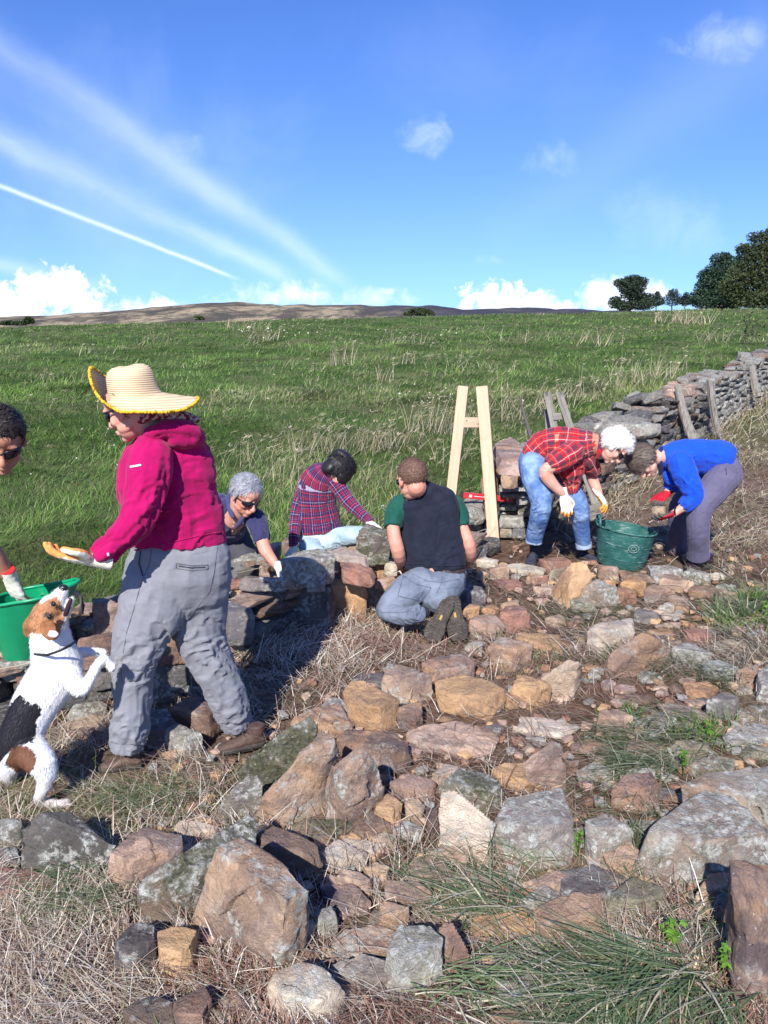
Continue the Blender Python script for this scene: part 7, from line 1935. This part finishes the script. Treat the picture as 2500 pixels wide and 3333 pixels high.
# ================================================================== person in the navy and red plaid shirt
def plaid_kneeler():
    g = empty('person', (-0.45, 5.4, 0), 'dark haired person in navy and red plaid shirt and pale jeans kneeling beyond the wall', 'person', 'people rebuilding the wall')
    hc = PY('C3', 752, 222, 5.25); M = frame_from((.55, .45, -.72), (.60, .35, .72)); sc = 1.0
    b = Part(); head(b, hc, M, sc); b.wtube([hc + M @ Vector((0, -.03, -.03)), PY('C3', 700, 225, 5.3), PY('C3', 665, 260, 5.32)], [.055, .055, .07], None)
    b.tube('C3', [(665, 260, 5.32, 60, .8), (640, 400, 5.34, 75, .8), (645, 520, 5.36, 78, .8)])
    b.tube('C3', [(740, 260, 5.3, 28), (815, 400, 5.2, 25), (925, 505, 5.08, 18)]); b.tube('C3', [(580, 300, 5.35, 28), (525, 470, 5.3, 25), (505, 640, 5.15, 17)])
    b.finish('body', SKIN_A, g, .0065, 2)
    hairpiece(hc, M, g, simple('black_wavy_hair', (.014, .012, .013), .5, .4, .3, 60), sc, .016, -.050, .05, .010, 32, long_=[((0, -.09, -.03), (.065, .04, .06)), ((.0, -.04, .09), (.08, .09, .05)), ((.06, .02, .0), (.035, .06, .075)), ((-.05, .02, .0), (.04, .06, .07))], strands=3000, slen=.06, scol=(.03, .026, .028), curl=.7)
    pl = plaid_material('navy_red_plaid', (.016, .016, .075), [(.12, .10, (.30, .012, .02), .75), (.55, .035, (.62, .04, .025), 1.0), (.80, .016, (.62, .58, .70), .9), (.35, .012, (.55, .30, .35), .7)], .088)
    p = Part()
    p.tube('C3', [(655, 545, 5.34, 120, .7), (645, 470, 5.34, 112, .7), (635, 390, 5.33, 104, .7), (635, 310, 5.32, 108, .7), (660, 250, 5.30, 92, .7), (690, 215, 5.28, 55, .9)], caps=(0, .5))
    p.tube('C3', [(700, 235, 5.28, 52), (745, 300, 5.24, 45), (795, 375, 5.20, 42), (860, 440, 5.14, 33), (925, 500, 5.08, 24)], caps=(1, 0))
    p.tube('C3', [(580, 290, 5.36, 50), (548, 380, 5.34, 45), (522, 480, 5.30, 38), (512, 560, 5.22, 32), (507, 632, 5.16, 25)], caps=(1, 0))
    p.finish('plaid_shirt', pl, g, .008, 2, folds=(.009, 15), post='cloth', hot=[(PY('C3', 650, 480, 5.2), .15, .6), (PY('C3', 800, 380, 5.1), .08, .8)])
    jean = denim_material('pale_denim', (.28, .38, .45), (.44, .54, .60))
    t = Part(); t.tube('C3', [(655, 505, 5.36, 105, .7), (655, 560, 5.36, 122, .75), (655, 620, 5.36, 118, .8)]); t.tube('C3', [(700, 600, 5.30, 65), (780, 575, 5.24, 55), (880, 568, 5.14, 50), (910, 600, 5.12, 44)])
    t.tube('C3', [(600, 600, 5.40, 65), (600, 640, 5.2, 60), (640, 680, 5.15, 50)]); t.finish('jeans', jean, g, .008, 2, folds=(.008, 20), hot=[(PY('C3', 740, 580, 5.2), .08, .9)])
    st_ = simple('pale_denim_seam', (.42, .5, .56), .9, .1)
    surf_line(t, 'C3', [(600, 520), (590, 560), (620, 590), (660, 580), (668, 535), (600, 520)], .002, st_, 'pocket', g); surf_line(t, 'C3', [(738, 545), (748, 590), (770, 630)], .0025, st_, 'seam', g)
    glove(g, PY('C3', 926, 505, 5.07), PY('C3', 975, 540, 5.0) - PY('C3', 926, 505, 5.07), (.5, -.3, .8), -1, .95, curl=(.3, .4, .4), split=.008); glove(g, PY('C3', 507, 640, 5.15), PY('C3', 485, 690, 5.1) - PY('C3', 507, 640, 5.15), (-.3, -.8, .3), 1, .95, curl=(.2, .3, .3), split=.008)
plaid_kneeler()

# ================================================================== kneeling man in the navy vest, seen from behind
def man_vest():
    g = empty('person', (0.30, 4.3, 0), 'man in navy fleece vest and green tee shirt kneeling with his back to the camera', 'person', 'people rebuilding the wall')
    hc = PY('C3', 1147, 268, 4.22); M = frame_from((-.45, .80, -.36), (-.12, .30, .92)); sc = 1.02
    b = Part(); head(b, hc, M, sc); b.wtube([hc + M @ Vector((0, -.035, -.05)), PY('C3', 1175, 320, 4.26), PY('C3', 1195, 360, 4.28)], [.058, .060, .075], None)
    b.tube('C3', [(1200, 360, 4.28, 80, .7), (1230, 520, 4.3, 120, .7), (1260, 760, 4.3, 130, .8)])
    b.tube('C3', [(1065, 420, 4.28, 32), (1045, 530, 4.21, 36), (1068, 640, 4.18, 38), (1085, 705, 4.25, 33), (1100, 740, 4.45, 26), (1110, 760, 4.62, 22)]); b.tube('C3', [(1385, 430, 4.36, 30), (1420, 530, 4.33, 33), (1455, 620, 4.30, 36), (1462, 685, 4.36, 32), (1440, 720, 4.52, 24), (1400, 745, 4.66, 20)])
    b.finish('body', SKIN_C, g, .0055, 2)
    hairpiece(hc, M, g, simple('short_auburn_hair', (.12, .065, .045), .7, .25, .3, 70), sc, .005, -.018, .06, .003, 60, strands=1400, slen=.014, scol=(.17, .10, .07), curl=.5)
    glasses(hc, M, g, sc)
    tee = cloth_material('bottle_green_jersey', (.012, .075, .055))
    q = Part(); q.tube('C3', [(1095, 400, 4.30, 62, .9), (1062, 440, 4.27, 60), (1045, 500, 4.23, 52), (1042, 526, 4.21, 48)], caps=(1, 0)); q.tube('C3', [(1360, 400, 4.36, 62, .9), (1395, 450, 4.355, 56), (1415, 515, 4.335, 46)], caps=(1, 0)); q.tube('C3', [(1200, 345, 4.27, 90, .6), (1225, 420, 4.3, 150, .6), (1240, 560, 4.3, 150, .6)])
    q.finish('tee_shirt', tee, g, .007, 2, folds=(.007, 16), hot=[(PY('C3', 1045, 480, 4.2), .06, .8)])
    vest = cloth_material('navy_fleece_vest', (.016, .019, .033), .95, .2, 500, .05, 16, .2)
    p = Part(); p.tube('C3', [(1262, 735, 4.30, 180, .55), (1260, 690, 4.30, 180, .6), (1248, 600, 4.30, 170, .62), (1238, 510, 4.30, 172, .62), (1228, 430, 4.29, 178, .55), (1212, 375, 4.28, 165, .5), (1200, 335, 4.26, 95, .7), (1190, 308, 4.25, 58, .9), (1188, 292, 4.24, 52, .95)], caps=(0, .2))
    p.finish('fleece_vest', vest, g, .007, 2, folds=(.011, 12), hot=[(PY('C3', 1300, 680, 4.2), .14, .8)])
    surf_line(p, 'C3', [(1090, 728), (1180, 722), (1300, 735), (1438, 728)], .004, vest, 'hem', g); surf_line(p, 'C3', [(1140, 300), (1180, 288), (1225, 296)], .004, vest, 'collar', g)
    surf_line(p, 'C3', [(1186, 292), (1188, 284), (1194, 290), (1199, 284), (1200, 293)], .0022, simple('white_mark', (.8, .8, .8), .6, .2), 'collar_mark', g, 2)
    s_ = Part(); s_.tube('C3', [(1300, 716, 4.30, 128, .62), (1302, 745, 4.30, 132, .62)], caps=(0, 0)); s_.finish('undershirt', cloth_material('pale_blue_cotton', (.50, .68, .75)), g, .007, 1)
    jean = denim_material('grey_blue_denim', (.115, .135, .175), (.185, .21, .265))
    t = Part(); t.tube('C3', [(1290, 748, 4.30, 140, .62), (1288, 800, 4.28, 150, .7), (1285, 860, 4.22, 148, .75), (1290, 900, 4.18, 120, .8)], caps=(0, 1))
    t.tube('C3', [(1220, 820, 4.22, 100, .9), (1120, 870, 4.16, 92, .9), (1040, 935, 4.12, 72, .9), (1000, 970, 4.10, 54)]); t.tube('C3', [(995, 972, 4.08, 48), (1060, 998, 4.02, 50), (1130, 1000, 3.97, 48), (1192, 985, 3.92, 48)], caps=(1, 0))
    t.tube('C3', [(1360, 820, 4.26, 80, .9), (1330, 880, 4.4, 75), (1290, 930, 4.5, 60), (1260, 940, 4.4, 50), (1330, 950, 4.1, 45)])
    t.finish('jeans', jean, g, .0065, 2, folds=(.0075, 22), hot=[(PY('C3', 1130, 1000, 3.95), .09, .9), (PY('C3', 1230, 880, 4.1), .10, .7), (PY('C3', 1000, 960, 4.0), .07, .6)])
    sm = simple('denim_seam', (.10, .12, .17), .9, .1)
    surf_line(t, 'C3', [(1100, 785), (1165, 830), (1250, 852), (1235, 880), (1190, 922), (1070, 895), (1100, 785)], .0022, sm, 'pocket', g); surf_line(t, 'C3', [(1140, 772), (1230, 815), (1305, 822), (1400, 805)], .0020, sm, 'yoke_seam', g)
    surf_line(t, 'C3', [(1310, 790), (1305, 825), (1280, 880)], .0020, sm, 'seam', g); surf_line(t, 'C3', [(1330, 858), (1360, 850), (1395, 850)], .0020, sm, 'pocket', g); surf_line(t, 'C3', [(960, 985), (1050, 985), (1160, 980)], .0016, sm, 'seam', g)
    bl = Part(); bl.tube('C3', [(1284, 742, 4.30, 148, .66), (1284, 768, 4.295, 150, .68)], caps=(0, 0)); bl.finish('belt', simple('dark_belt_leather', (.050, .030, .028), .5, .4, .2, 40, .3, 120, .002), g, .006, 0)
    surf_line(bl, 'C3', [(1322, 735), (1318, 765), (1312, 800)], .0065, jean, 'belt_loop', g, 3)
    sk = Part(); sk.tube('C3', [(1180, 985, 3.98, 36), (1215, 985, 3.98, 34)]); sk.finish('sock', cloth_material('dark_sock', (.02, .022, .03)), g, .006, 1)
    # boots: soles turned up towards the camera, toes down on the ground
    boot(g, PY('C3', 1345, 925, 4.00), PY('C3', 1240, 1142, 3.90), (.22, .90, -.25), mats=(RUST, SOLE_, LACE), h=.12, tread=True, w_=1.4)
    boot(g, PY('C3', 1362, 900, 4.03), PY('C3', 1405, 1145, 3.92), (.0, .95, -.25), mats=(RUST, SOLE_, LACE), h=.12, tread=True, w_=1.4)
    glove(g, PY('C3', 1112, 762, 4.62), (-.1, 1, -.4), (0, .3, 1), 1, .95, curl=(.4, .5, .5)); glove(g, PY('C3', 1398, 748, 4.66), (-.3, 1, -.4), (0, .3, 1), -1, .95, curl=(.4, .5, .5))
man_vest()

# ================================================================== woman in red plaid with white curly hair
def woman_red():
    g = empty('person', (1.15, 5.42, 0), 'woman with curly white hair in red plaid shirt and blue jeans bending over the tub', 'person', 'people rebuilding the wall')
    hc = PY('C9', 722, 215, 5.28); M = frame_from((.52, -.25, -.82), (.78, -.12, .50)); sc = 1.0
    b = Part(); head(b, hc, M, sc); b.wtube([hc + M @ Vector((0, -.04, -.04)), PY('C9', 640, 200, 5.36), PY('C9', 600, 205, 5.38)], [.055, .055, .065], None)
    b.tube('C9', [(600, 205, 5.38, 60, .8), (400, 210, 5.45, 95, .8), (220, 280, 5.5, 95, .8)])
    b.tube('C9', [(430, 250, 5.35, 42), (330, 330, 5.28, 46), (258, 385, 5.26, 46), (285, 440, 5.26, 44), (340, 500, 5.26, 34), (378, 535, 5.26, 26)]); b.tube('C9', [(560, 300, 5.50, 40), (575, 420, 5.52, 40), (605, 500, 5.50, 34), (622, 540, 5.48, 27)])
    b.finish('body', SKIN_A, g, .0055, 2)
    hairpiece(hc, M, g, simple('white_curls', (.78, .75, .70), .6, .3, .12, 40, .6, 120, .006), sc, .026, -.03, .050, .0145, 34, strands=4200, slen=.028, scol=(.80, .77, .72), curl=1.3, long_=[((0, -.06, .06), (.075, .06, .05)), ((.03, .02, .09), (.05, .06, .035))])
    glasses(hc, M, g, sc)
    pl = plaid_material('red_plaid', (.48, .014, .022), [(.12, .13, (.030, .028, .055), .85), (.36, .022, (.66, .56, .52), 1.0), (.60, .06, (.030, .04, .06), .9), (.84, .014, (.62, .46, .25), .8)], .115)
    p = Part()
    p.tube('C9', [(185, 285, 5.50, 100, .8), (260, 215, 5.47, 112, .8), (350, 205, 5.44, 128, .8), (450, 210, 5.41, 125, .8), (540, 200, 5.39, 98, .8), (610, 195, 5.37, 62, .9), (640, 200, 5.35, 50, .9)], caps=(1, .2))
    p.tube('C9', [(400, 290, 5.42, 120, .8), (420, 370, 5.42, 100, .8), (430, 450, 5.42, 65, .7), (440, 520, 5.42, 34, .7)])
    p.tube('C9', [(520, 280, 5.42, 85, .9), (560, 340, 5.46, 60), (590, 390, 5.50, 46)], caps=(1, 0))
    p.tube('C9', [(440, 250, 5.33, 85), (370, 295, 5.29, 78), (320, 325, 5.28, 70), (275, 350, 5.27, 55)], caps=(1, 0))
    p.finish('plaid_shirt', pl, g, .0070, 1, folds=(.014, 13), post='cloth', hot=[(PY('C9', 430, 430, 5.35), .13, 1.0), (PY('C9', 320, 330, 5.2), .08, .7), (PY('C9', 520, 230, 5.3), .09, .5)])
    co = Part(); co.tube('C9', [(632, 130, 5.34, 14), (640, 180, 5.30, 20), (625, 240, 5.28, 18), (612, 290, 5.30, 10)]); co.finish('collar', pl, g, .005, 1)
    jean = denim_material('mid_blue_denim', (.075, .145, .33), (.24, .35, .56))
    t = Part(); t.tube('C9', [(215, 260, 5.50, 88, .85), (180, 320, 5.50, 105, .85), (190, 390, 5.50, 102, .85)])
    t.tube('C9', [(175, 330, 5.42, 92), (190, 430, 5.38, 92), (222, 530, 5.34, 80), (235, 600, 5.33, 70), (222, 680, 5.36, 66), (198, 770, 5.45, 60), (182, 850, 5.50, 54)], caps=(1, 0)); t.tube('C9', [(230, 360, 5.55, 90), (350, 460, 5.52, 82), (450, 550, 5.48, 70), (492, 640, 5.47, 62), (500, 750, 5.54, 56), (518, 870, 5.60, 50)], caps=(1, 0))
    t.finish('jeans', jean, g, .0065, 2, folds=(.0065, 24), hot=[(PY('C9', 222, 640, 5.3), .08, 1.0), (PY('C9', 190, 820, 5.35), .08, 1.0), (PY('C9', 500, 700, 5.4), .10, 1.0)])
    tdm = denim_material('turned_denim', (.25, .32, .43), (.38, .45, .55))
    cf = Part(); cf.tube('C9', [(184, 835, 5.50, 57), (180, 868, 5.50, 57)], caps=(0, 0)); cf.finish('turn_up', tdm, g, .006, 0)
    cf = Part(); cf.tube('C9', [(516, 860, 5.60, 54), (520, 900, 5.60, 54)], caps=(0, 0)); cf.finish('turn_up', tdm, g, .006, 0)
    boot(g, GP('C9', 190, 978), GP('C9', 150, 1032), (0, .1, 1), mats=(NAVYBOOT, SOLE_, LACE), h=.14); boot(g, GP('C9', 490, 965), GP('C9', 628, 1000), (0, 0, 1), mats=(NAVYBOOT, SOLE_, LACE), h=.13)
    cream = (.82, .80, .66); org = (.88, .32, .05)
    glove(g, PY('C9', 385, 545, 5.26), PY('C9', 418, 690, 5.22) - PY('C9', 385, 545, 5.26), (.25, -.95, .1), 1, 1.02, curl=(.12, .2, .25), thumb=.6, colours=(cream, org)); glove(g, PY('C9', 620, 535, 5.48), PY('C9', 690, 640, 5.42) - PY('C9', 620, 535, 5.48), (.55, -.2, .8), 1, 1.02, curl=(.3, .45, .4), thumb=.6, colours=(cream, org), split=.006)
woman_red()

# ================================================================== person in the blue jacket
def blue_jacket():
    g = empty('person', (2.0, 5.6, 0), 'person in bright blue jacket bending down with a stone in red gloves', 'person', 'people rebuilding the wall')
    hc = PY('C9', 925, 315, 5.38); M = frame_from((-.30, -.22, -.92), (-.93, -.10, .30)); sc = 1.0
    b = Part(); head(b, hc, M, sc); b.wtube([hc + M @ Vector((0, -.03, -.04)), PY('C9', 1030, 285, 5.42), PY('C9', 1080, 280, 5.45)], [.055, .056, .065], None)
    b.tube('C9', [(1080, 280, 5.45, 65, .8), (1250, 270, 5.5, 90, .8), (1440, 300, 5.55, 90, .8)])
    b.tube('C9', [(1170, 310, 5.36, 42), (1250, 500, 5.28, 38), (1215, 600, 5.26, 34), (1150, 650, 5.26, 26), (1118, 672, 5.26, 24)]); b.tube('C9', [(1090, 360, 5.5, 40), (1110, 460, 5.5, 36), (1085, 520, 5.48, 28)])
    b.finish('body', SKIN_A, g, .0055, 2)
    hairpiece(hc, M, g, simple('brown_grey_hair', (.095, .072, .058), .6, .3, .3, 60), sc, .014, -.045, .035, .008, 40, strands=3600, slen=.06, scol=(.15, .115, .092), curl=.15, long_=[((0, .02, .075), (.07, .08, .035))])
    torus_path([hc + M @ Vector((.078, 0, .004)), hc + M @ Vector((.066, .06, .006)), hc + M @ Vector((.052, .092, .006)), hc + M @ Vector((.030, .100, -.010)), hc + M @ Vector((.012, .103, .004)), hc + M @ Vector((-.012, .103, .004)), hc + M @ Vector((-.030, .100, -.010)), hc + M @ Vector((-.052, .092, .006)), hc + M @ Vector((-.066, .06, .006)), hc + M @ Vector((-.078, 0, .004))], .0022, 'spectacles', simple('silver_wire', (.4, .4, .42), .3, .6, metal=.9), g, m=6)
    eyes(hc, M, g, sc)
    blue = cloth_material('royal_blue_shell', (.006, .065, .52), .75, .08, 500, .15, 10, .3)
    p = Part()
    p.tube('C9', [(1495, 305, 5.55, 98, .8), (1430, 290, 5.54, 118, .8), (1330, 285, 5.51, 122, .8), (1230, 280, 5.48, 118, .8), (1140, 280, 5.46, 100, .8), (1070, 285, 5.44, 78, .85), (1040, 290, 5.43, 62, .9)], caps=(.2, .2))
    p.tube('C9', [(1200, 360, 5.48, 100, .8), (1150, 400, 5.46, 90, .7), (1100, 420, 5.45, 70, .7)])
    p.tube('C9', [(1165, 310, 5.36, 80), (1195, 400, 5.32, 80), (1235, 480, 5.29, 70), (1255, 545, 5.28, 64), (1215, 600, 5.27, 56), (1180, 625, 5.27, 42)], caps=(1, 0)); p.tube('C9', [(1110, 360, 5.5, 70), (1120, 440, 5.5, 58), (1100, 510, 5.49, 42)], caps=(1, 0))
    p.finish('jacket', blue, g, .0065, 1, folds=(.014, 14), hot=[(PY('C9', 1230, 500, 5.2), .09, 1.2), (PY('C9', 1200, 600, 5.2), .06, 1.2), (PY('C9', 1300, 330, 5.4), .15, .6)])
    co = Part(); co.tube('C9', [(1042, 225, 5.42, 14), (1030, 285, 5.38, 16), (1040, 350, 5.38, 16), (1036, 400, 5.40, 12)]); co.finish('collar', cloth_material('navy_lining', (.015, .02, .08)), g, .0055, 1)
    surf_line(p, 'C9', [(1345, 385), (1400, 380), (1450, 385)], .004, simple('jacket_zip', (.01, .02, .10), .6, .2), 'pocket_zip', g); surf_line(p, 'C9', [(1225, 290), (1280, 275), (1330, 300)], .0025, blue, 'seam', g)
    tr_ = cloth_material('grey_violet_trouser', (.105, .095, .155), .85, .08, 400, .1)
    t = Part(); t.tube('C9', [(1490, 330, 5.55, 85, .85), (1470, 400, 5.52, 118, .85), (1420, 460, 5.50, 112, .85)])
    t.tube('C9', [(1460, 420, 5.45, 108), (1390, 510, 5.38, 102), (1320, 600, 5.32, 88), (1292, 690, 5.30, 76), (1290, 790, 5.31, 72), (1290, 880, 5.38, 73), (1290, 960, 5.42, 75)], caps=(1, 0)); t.tube('C9', [(1420, 440, 5.60, 105), (1300, 500, 5.62, 92), (1190, 590, 5.62, 78), (1160, 690, 5.64, 68), (1150, 800, 5.74, 64), (1145, 905, 5.86, 64)], caps=(1, 0))
    t.finish('trousers', tr_, g, .0065, 2, folds=(.006, 18), hot=[(PY('C9', 1300, 640, 5.25), .09, .8), (PY('C9', 1290, 930, 5.25), .07, .5)])
    surf_line(t, 'C9', [(1478, 360), (1482, 405)], .003, simple('zip', (.02, .02, .03), .5, .3), 'pocket_zip', g, 4); surf_line(t, 'C9', [(1520, 300), (1545, 285)], .004, simple('belt_tag', (.02, .02, .04), .5, .3), 'belt_tag', g, 3)
    shoe = simple('polished_dark_leather', (.030, .018, .022), .25, .5, .2)
    boot(g, GP('C9', 1375, 1020), GP('C9', 1205, 1050), (0, 0, 1), mats=(shoe, SOLE_, shoe), h=.09); boot(g, GP('C9', 1190, 925), GP('C9', 1080, 928), (0, 0, 1), mats=(shoe, SOLE_, shoe), h=.09)
    red = (.40, .015, .03); gr = (.09, .085, .08)
    glove(g, PY('C9', 1118, 670, 5.26), PY('C9', 960, 735, 5.22) - PY('C9', 1118, 670, 5.26), (.35, -.45, -.8), 1, 1.0, curl=(.25, .35, .35), thumb=.3, colours=(red, gr), split=.0); glove(g, PY('C9', 1080, 528, 5.47), PY('C9', 960, 625, 5.38) - PY('C9', 1080, 528, 5.47), (-.6, -.5, .6), -1, 1.0, curl=(.35, .45, .4), thumb=.6, colours=(red, gr))
    torus_path([PY('C9', 1140 + 12 * cos(a) * .6, 655 + 30 * sin(a), 5.26 + .03 * cos(a)) for a in [i * pi / 8 for i in range(17)]], .007, 'wristwatch', simple('watch_strap', (.015, .015, .018), .4, .4), g, m=6)
blue_jacket()
stone('C9', [(975, 655), (1005, 600), (1040, 610), (1075, 650), (1060, 680), (990, 685)], 'T', 'tan stone held between the red gloves of the person in blue', z0=PY('C9', 1020, 685, 5.34).z, t=.06, group=None)
stone('C3', [(850, 562), (900, 545), (960, 543), (1030, 560), (1040, 600), (1035, 642), (900, 637), (857, 602)], 'M', 'grey mossy stone on the wall top between the navy plaid shirt and the navy vest', z0=.36, t=.16, group=None)

# ================================================================== the dog
def dog():
    g = empty('dog', tuple(GP('C2', 250, 1425)), 'white, black and brown terrier on its hind legs pawing at a trouser leg', 'dog')
    b = Part(); Y = 2.47
    b.tube('C2', [(100, 1150, 2.46, 110, .72), (112, 1060, 2.46, 118, .72), (152, 960, 2.47, 118, .72), (208, 850, 2.49, 128, .75), (275, 750, 2.51, 138, .78), (328, 660, 2.53, 140, .80), (310, 580, 2.54, 125, .85), (292, 510, 2.545, 112, .9), (288, 450, 2.55, 105, .95)])
    # head thrown back, muzzle up
    b.tube('C2', [(255, 410, 2.55, 92, .9), (272, 350, 2.55, 88, .95), (300, 300, 2.545, 70, .95), (330, 260, 2.54, 50, .85), (352, 225, 2.535, 38, .8), (362, 205, 2.53, 27, .85)])
    b.tube('C2', [(345, 380, 2.55, 38), (378, 330, 2.545, 26), (400, 285, 2.54, 18), (413, 255, 2.54, 13)])       # lower jaw
    b.tube('C2', [(330, 330, 2.545, 36), (370, 300, 2.54, 16)])
    b.ball(PY('C2', 330, 400, 2.55), [.035, .05, .05])
    b.tube('C2', [(400, 690, 2.44, 66), (440, 760, 2.42, 48), (470, 782, 2.42, 33), (520, 700, 2.44, 30), (560, 630, 2.46, 26), (590, 600, 2.47, 24), (618, 622, 2.48, 25), (638, 655, 2.48, 22)])
    b.tube('C2', [(390, 600, 2.58, 50), (450, 570, 2.62, 32), (510, 560, 2.64, 24), (560, 562, 2.65, 22), (592, 568, 2.65, 22)])
    b.tube('C2', [(170, 1120, 2.42, 95, .8), (235, 1190, 2.39, 82, .75), (262, 1250, 2.385, 62, .7), (255, 1310, 2.39, 42, .75), (232, 1370, 2.40, 32, .8), (222, 1405, 2.41, 28), (270, 1420, 2.42, 26), (330, 1425, 2.42, 23), (385, 1418, 2.42, 23, .9)])
    b.tube('C2', [(70, 1180, 2.52, 80, .8), (50, 1250, 2.54, 48), (62, 1310, 2.56, 30), (50, 1370, 2.57, 25), (62, 1400, 2.56, 26), (85, 1412, 2.54, 22)])
    for (x, y) in ((625, 660), (640, 662), (650, 650)): b.tube('C2', [(x - 5, y - 20, 2.475, 9), (x, y, 2.47, 9)])
    for k in range(3): b.tube('C2', [(375, 1412 + k * 8, 2.42 - .012 * k, 9), (400, 1414 + k * 8, 2.42 - .012 * k, 9)])
    b.tube('C2', [(40, 1080, 2.60, 22), (-20, 1000, 2.66, 16), (-60, 900, 2.70, 10)])
    def S(pts): return [src('C2', x, y) for x, y in pts]
    black = S([(112, 800), (135, 815), (160, 845), (215, 860), (238, 885), (228, 930), (205, 960), (212, 1030), (185, 1075), (120, 1090), (60, 1120), (0, 1190), (-90, 1150), (-80, 1000), (10, 920)])
    brown = S([(60, 1115), (130, 1090), (185, 1110), (212, 1160), (190, 1230), (150, 1265), (95, 1240), (30, 1200)])
    headp = S([(150, 395), (185, 300), (235, 262), (300, 235), (330, 250), (350, 300), (372, 370), (355, 420), (330, 470), (270, 470), (175, 455)])
    blaze = S([(228, 268), (250, 258), (330, 225), (345, 190), (400, 190), (430, 300), (395, 400), (360, 420), (368, 360), (352, 290), (325, 245), (285, 262), (240, 285)])
    eye1 = S([(280, 275), (310, 272), (332, 300), (328, 325), (300, 310)]); eye2 = S([(245, 340), (300, 338), (312, 375), (290, 390), (258, 372)])
    def post(me, v):
        pr = proj(v) + (np.stack([vnoise(v * 90, 3), vnoise(v * 90, 7)], 1) - .5) * 9
        c = np.tile(np.array([.80, .78, .78]), (len(v), 1)) * (.94 + .1 * vnoise(v * 40, 5))[:, None]
        low = v[:, 2] > .3
        c[in_poly(pr, brown)] = (.155, .065, .035); c[in_poly(pr, black)] = (.016, .015, .020)
        m = in_poly(pr, headp); c[m] = np.array([.42, .20, .095]) * (.75 + .5 * vnoise(v[m] * 55, 6))[:, None]
        c[in_poly(pr, blaze)] = (.74, .72, .72); c[in_poly(pr, eye1)] = (.05, .03, .025); c[in_poly(pr, eye2)] = (.09, .065, .06)
        dirt = np.clip((.10 - v[:, 2]) / .08, 0, 1)[:, None] * (.3 + .5 * vnoise(v * 60, 2))[:, None]; c = c * (1 - dirt) + np.array([.30, .22, .16]) * dirt
        set_col(me, c)
        rs = np.random.RandomState(4); nn = get_no(me); k = 34000; i = rs.randint(0, len(v), k); n_ = nn[i]; b0 = v[i] + rs.normal(0, .002, (k, 3))
        down = np.array([-.45, 0.0, -1.0]); tg = down + rs.normal(0, .16, (k, 3)); tg -= (tg * n_).sum(1)[:, None] * n_; tg /= np.linalg.norm(tg, axis=1)[:, None] + 1e-6; wv = np.cross(tg, n_) * .0007
        L_ = rs.uniform(.005, .011, (k, 1)) * np.where(v[i][:, 2] < .12, .5, 1)[:, None]; p1 = b0 + tg * L_ * .6 + n_ * .0012; p2 = b0 + tg * L_ + n_ * .0016
        V_ = np.stack([b0 - wv, b0 + wv, p1 + wv * .8, p1 - wv * .8, p2 + wv * .2, p2 - wv * .2], 1).reshape(-1, 3); q = np.arange(k)[:, None] * 6
        me2 = mesh_np('fur', V_, np.concatenate([q + [0, 1, 2, 3], q + [3, 2, 4, 5]], 0).astype(int), STRAND, False); set_col(me2, np.repeat(c[i] * rs.uniform(.94, 1.05, (k, 1)), 6, 0)); o2 = obj('fur', me2, g); o2['kind'] = 'stuff'
    b.finish('body', vcol_material('short_fur', .9, .15, 230, .5, .004), g, .0048, 2, post=post, noise=(.002, 60))
    earm = simple('brown_ear', (.27, .115, .05), .9, .1, .25, 50, .4, 200, .003)
    e1 = Part(); e1.tube('C2', [(190, 370, 2.53, 30, .5), (165, 410, 2.53, 34, .35), (160, 455, 2.53, 26, .3), (168, 478, 2.53, 12, .4)]); e1.finish('ear', earm, g, .004, 1)
    e2 = Part(); e2.tube('C2', [(270, 400, 2.475, 40, .5), (275, 435, 2.465, 44, .35), (300, 462, 2.46, 40, .3), (330, 465, 2.465, 18, .4)]); e2.finish('ear', earm, g, .004, 1)
    e3 = Part(); e3.tube('C2', [(280, 455, 2.452, 20, .4), (310, 462, 2.448, 24, .4), (332, 462, 2.45, 12, .4)]); e3.finish('ear_lining', simple('pink_ear', (.62, .50, .48), .9, .1), g, .004, 1)
    n_ = Part(); n_.ball(PY('C2', 361, 198, 2.528), (.017, .014, .013)); n_.finish('nose', simple('wet_black_nose', (.012, .012, .014), .3, .5), g, .003, 1)
    m_ = Part(); m_.tube('C2', [(372, 350, 2.535, 16), (388, 305, 2.53, 15), (402, 262, 2.53, 10)]); m_.finish('mouth', simple('dark_mouth', (.045, .018, .020), .5, .3), g, .004, 1)
    for (x, y, dy) in ((305, 290, 2.487), (283, 362, 2.468)): q = Part(); q.ball(PY('C2', x, y, dy), (.009, .009, .009)); q.finish('eye', simple('dog_eye', (.01, .008, .008), .1, .6), g, .002, 0)
    cl = Part(); 
    torus_path([PY('C2', 165 + 0, 520, 2.56), PY('C2', 200, 575, 2.48), PY('C2', 270, 580, 2.445), PY('C2', 340, 555, 2.44), PY('C2', 400, 525, 2.46), PY('C2', 425, 505, 2.52)], .005, 'collar', simple('black_collar', (.015, .015, .02), .5, .4), g, m=6)
dog()
for fr_, x, y, r in [('C2', 690, 1225, .15), ('C2', 1370, 1110, .15), ('C2', 300, 1425, .09), ('C2', 60, 1405, .06), ('C9', 165, 1010, .12), ('C9', 560, 985, .12), ('C9', 1290, 1035, .14), ('C3', 1240, 1140, .08), ('C3', 1405, 1145, .08), ('C3', 1080, 1030, .14), ('C9', 762, 1035, .16), ('C2', 620, 1240, .08), ('C2', 1280, 1130, .08)]:
    p = GP(fr_, x, y); FOOT.append([(p.x + r * cos(a), p.y + r * .8 * sin(a)) for a in [i * pi / 6 for i in range(12)]])
hay(); green_swaths()
flush_jobs()
if TMPC.name in COL.children: COL.children.unlink(TMPC)
bpy.data.collections.remove(TMPC)
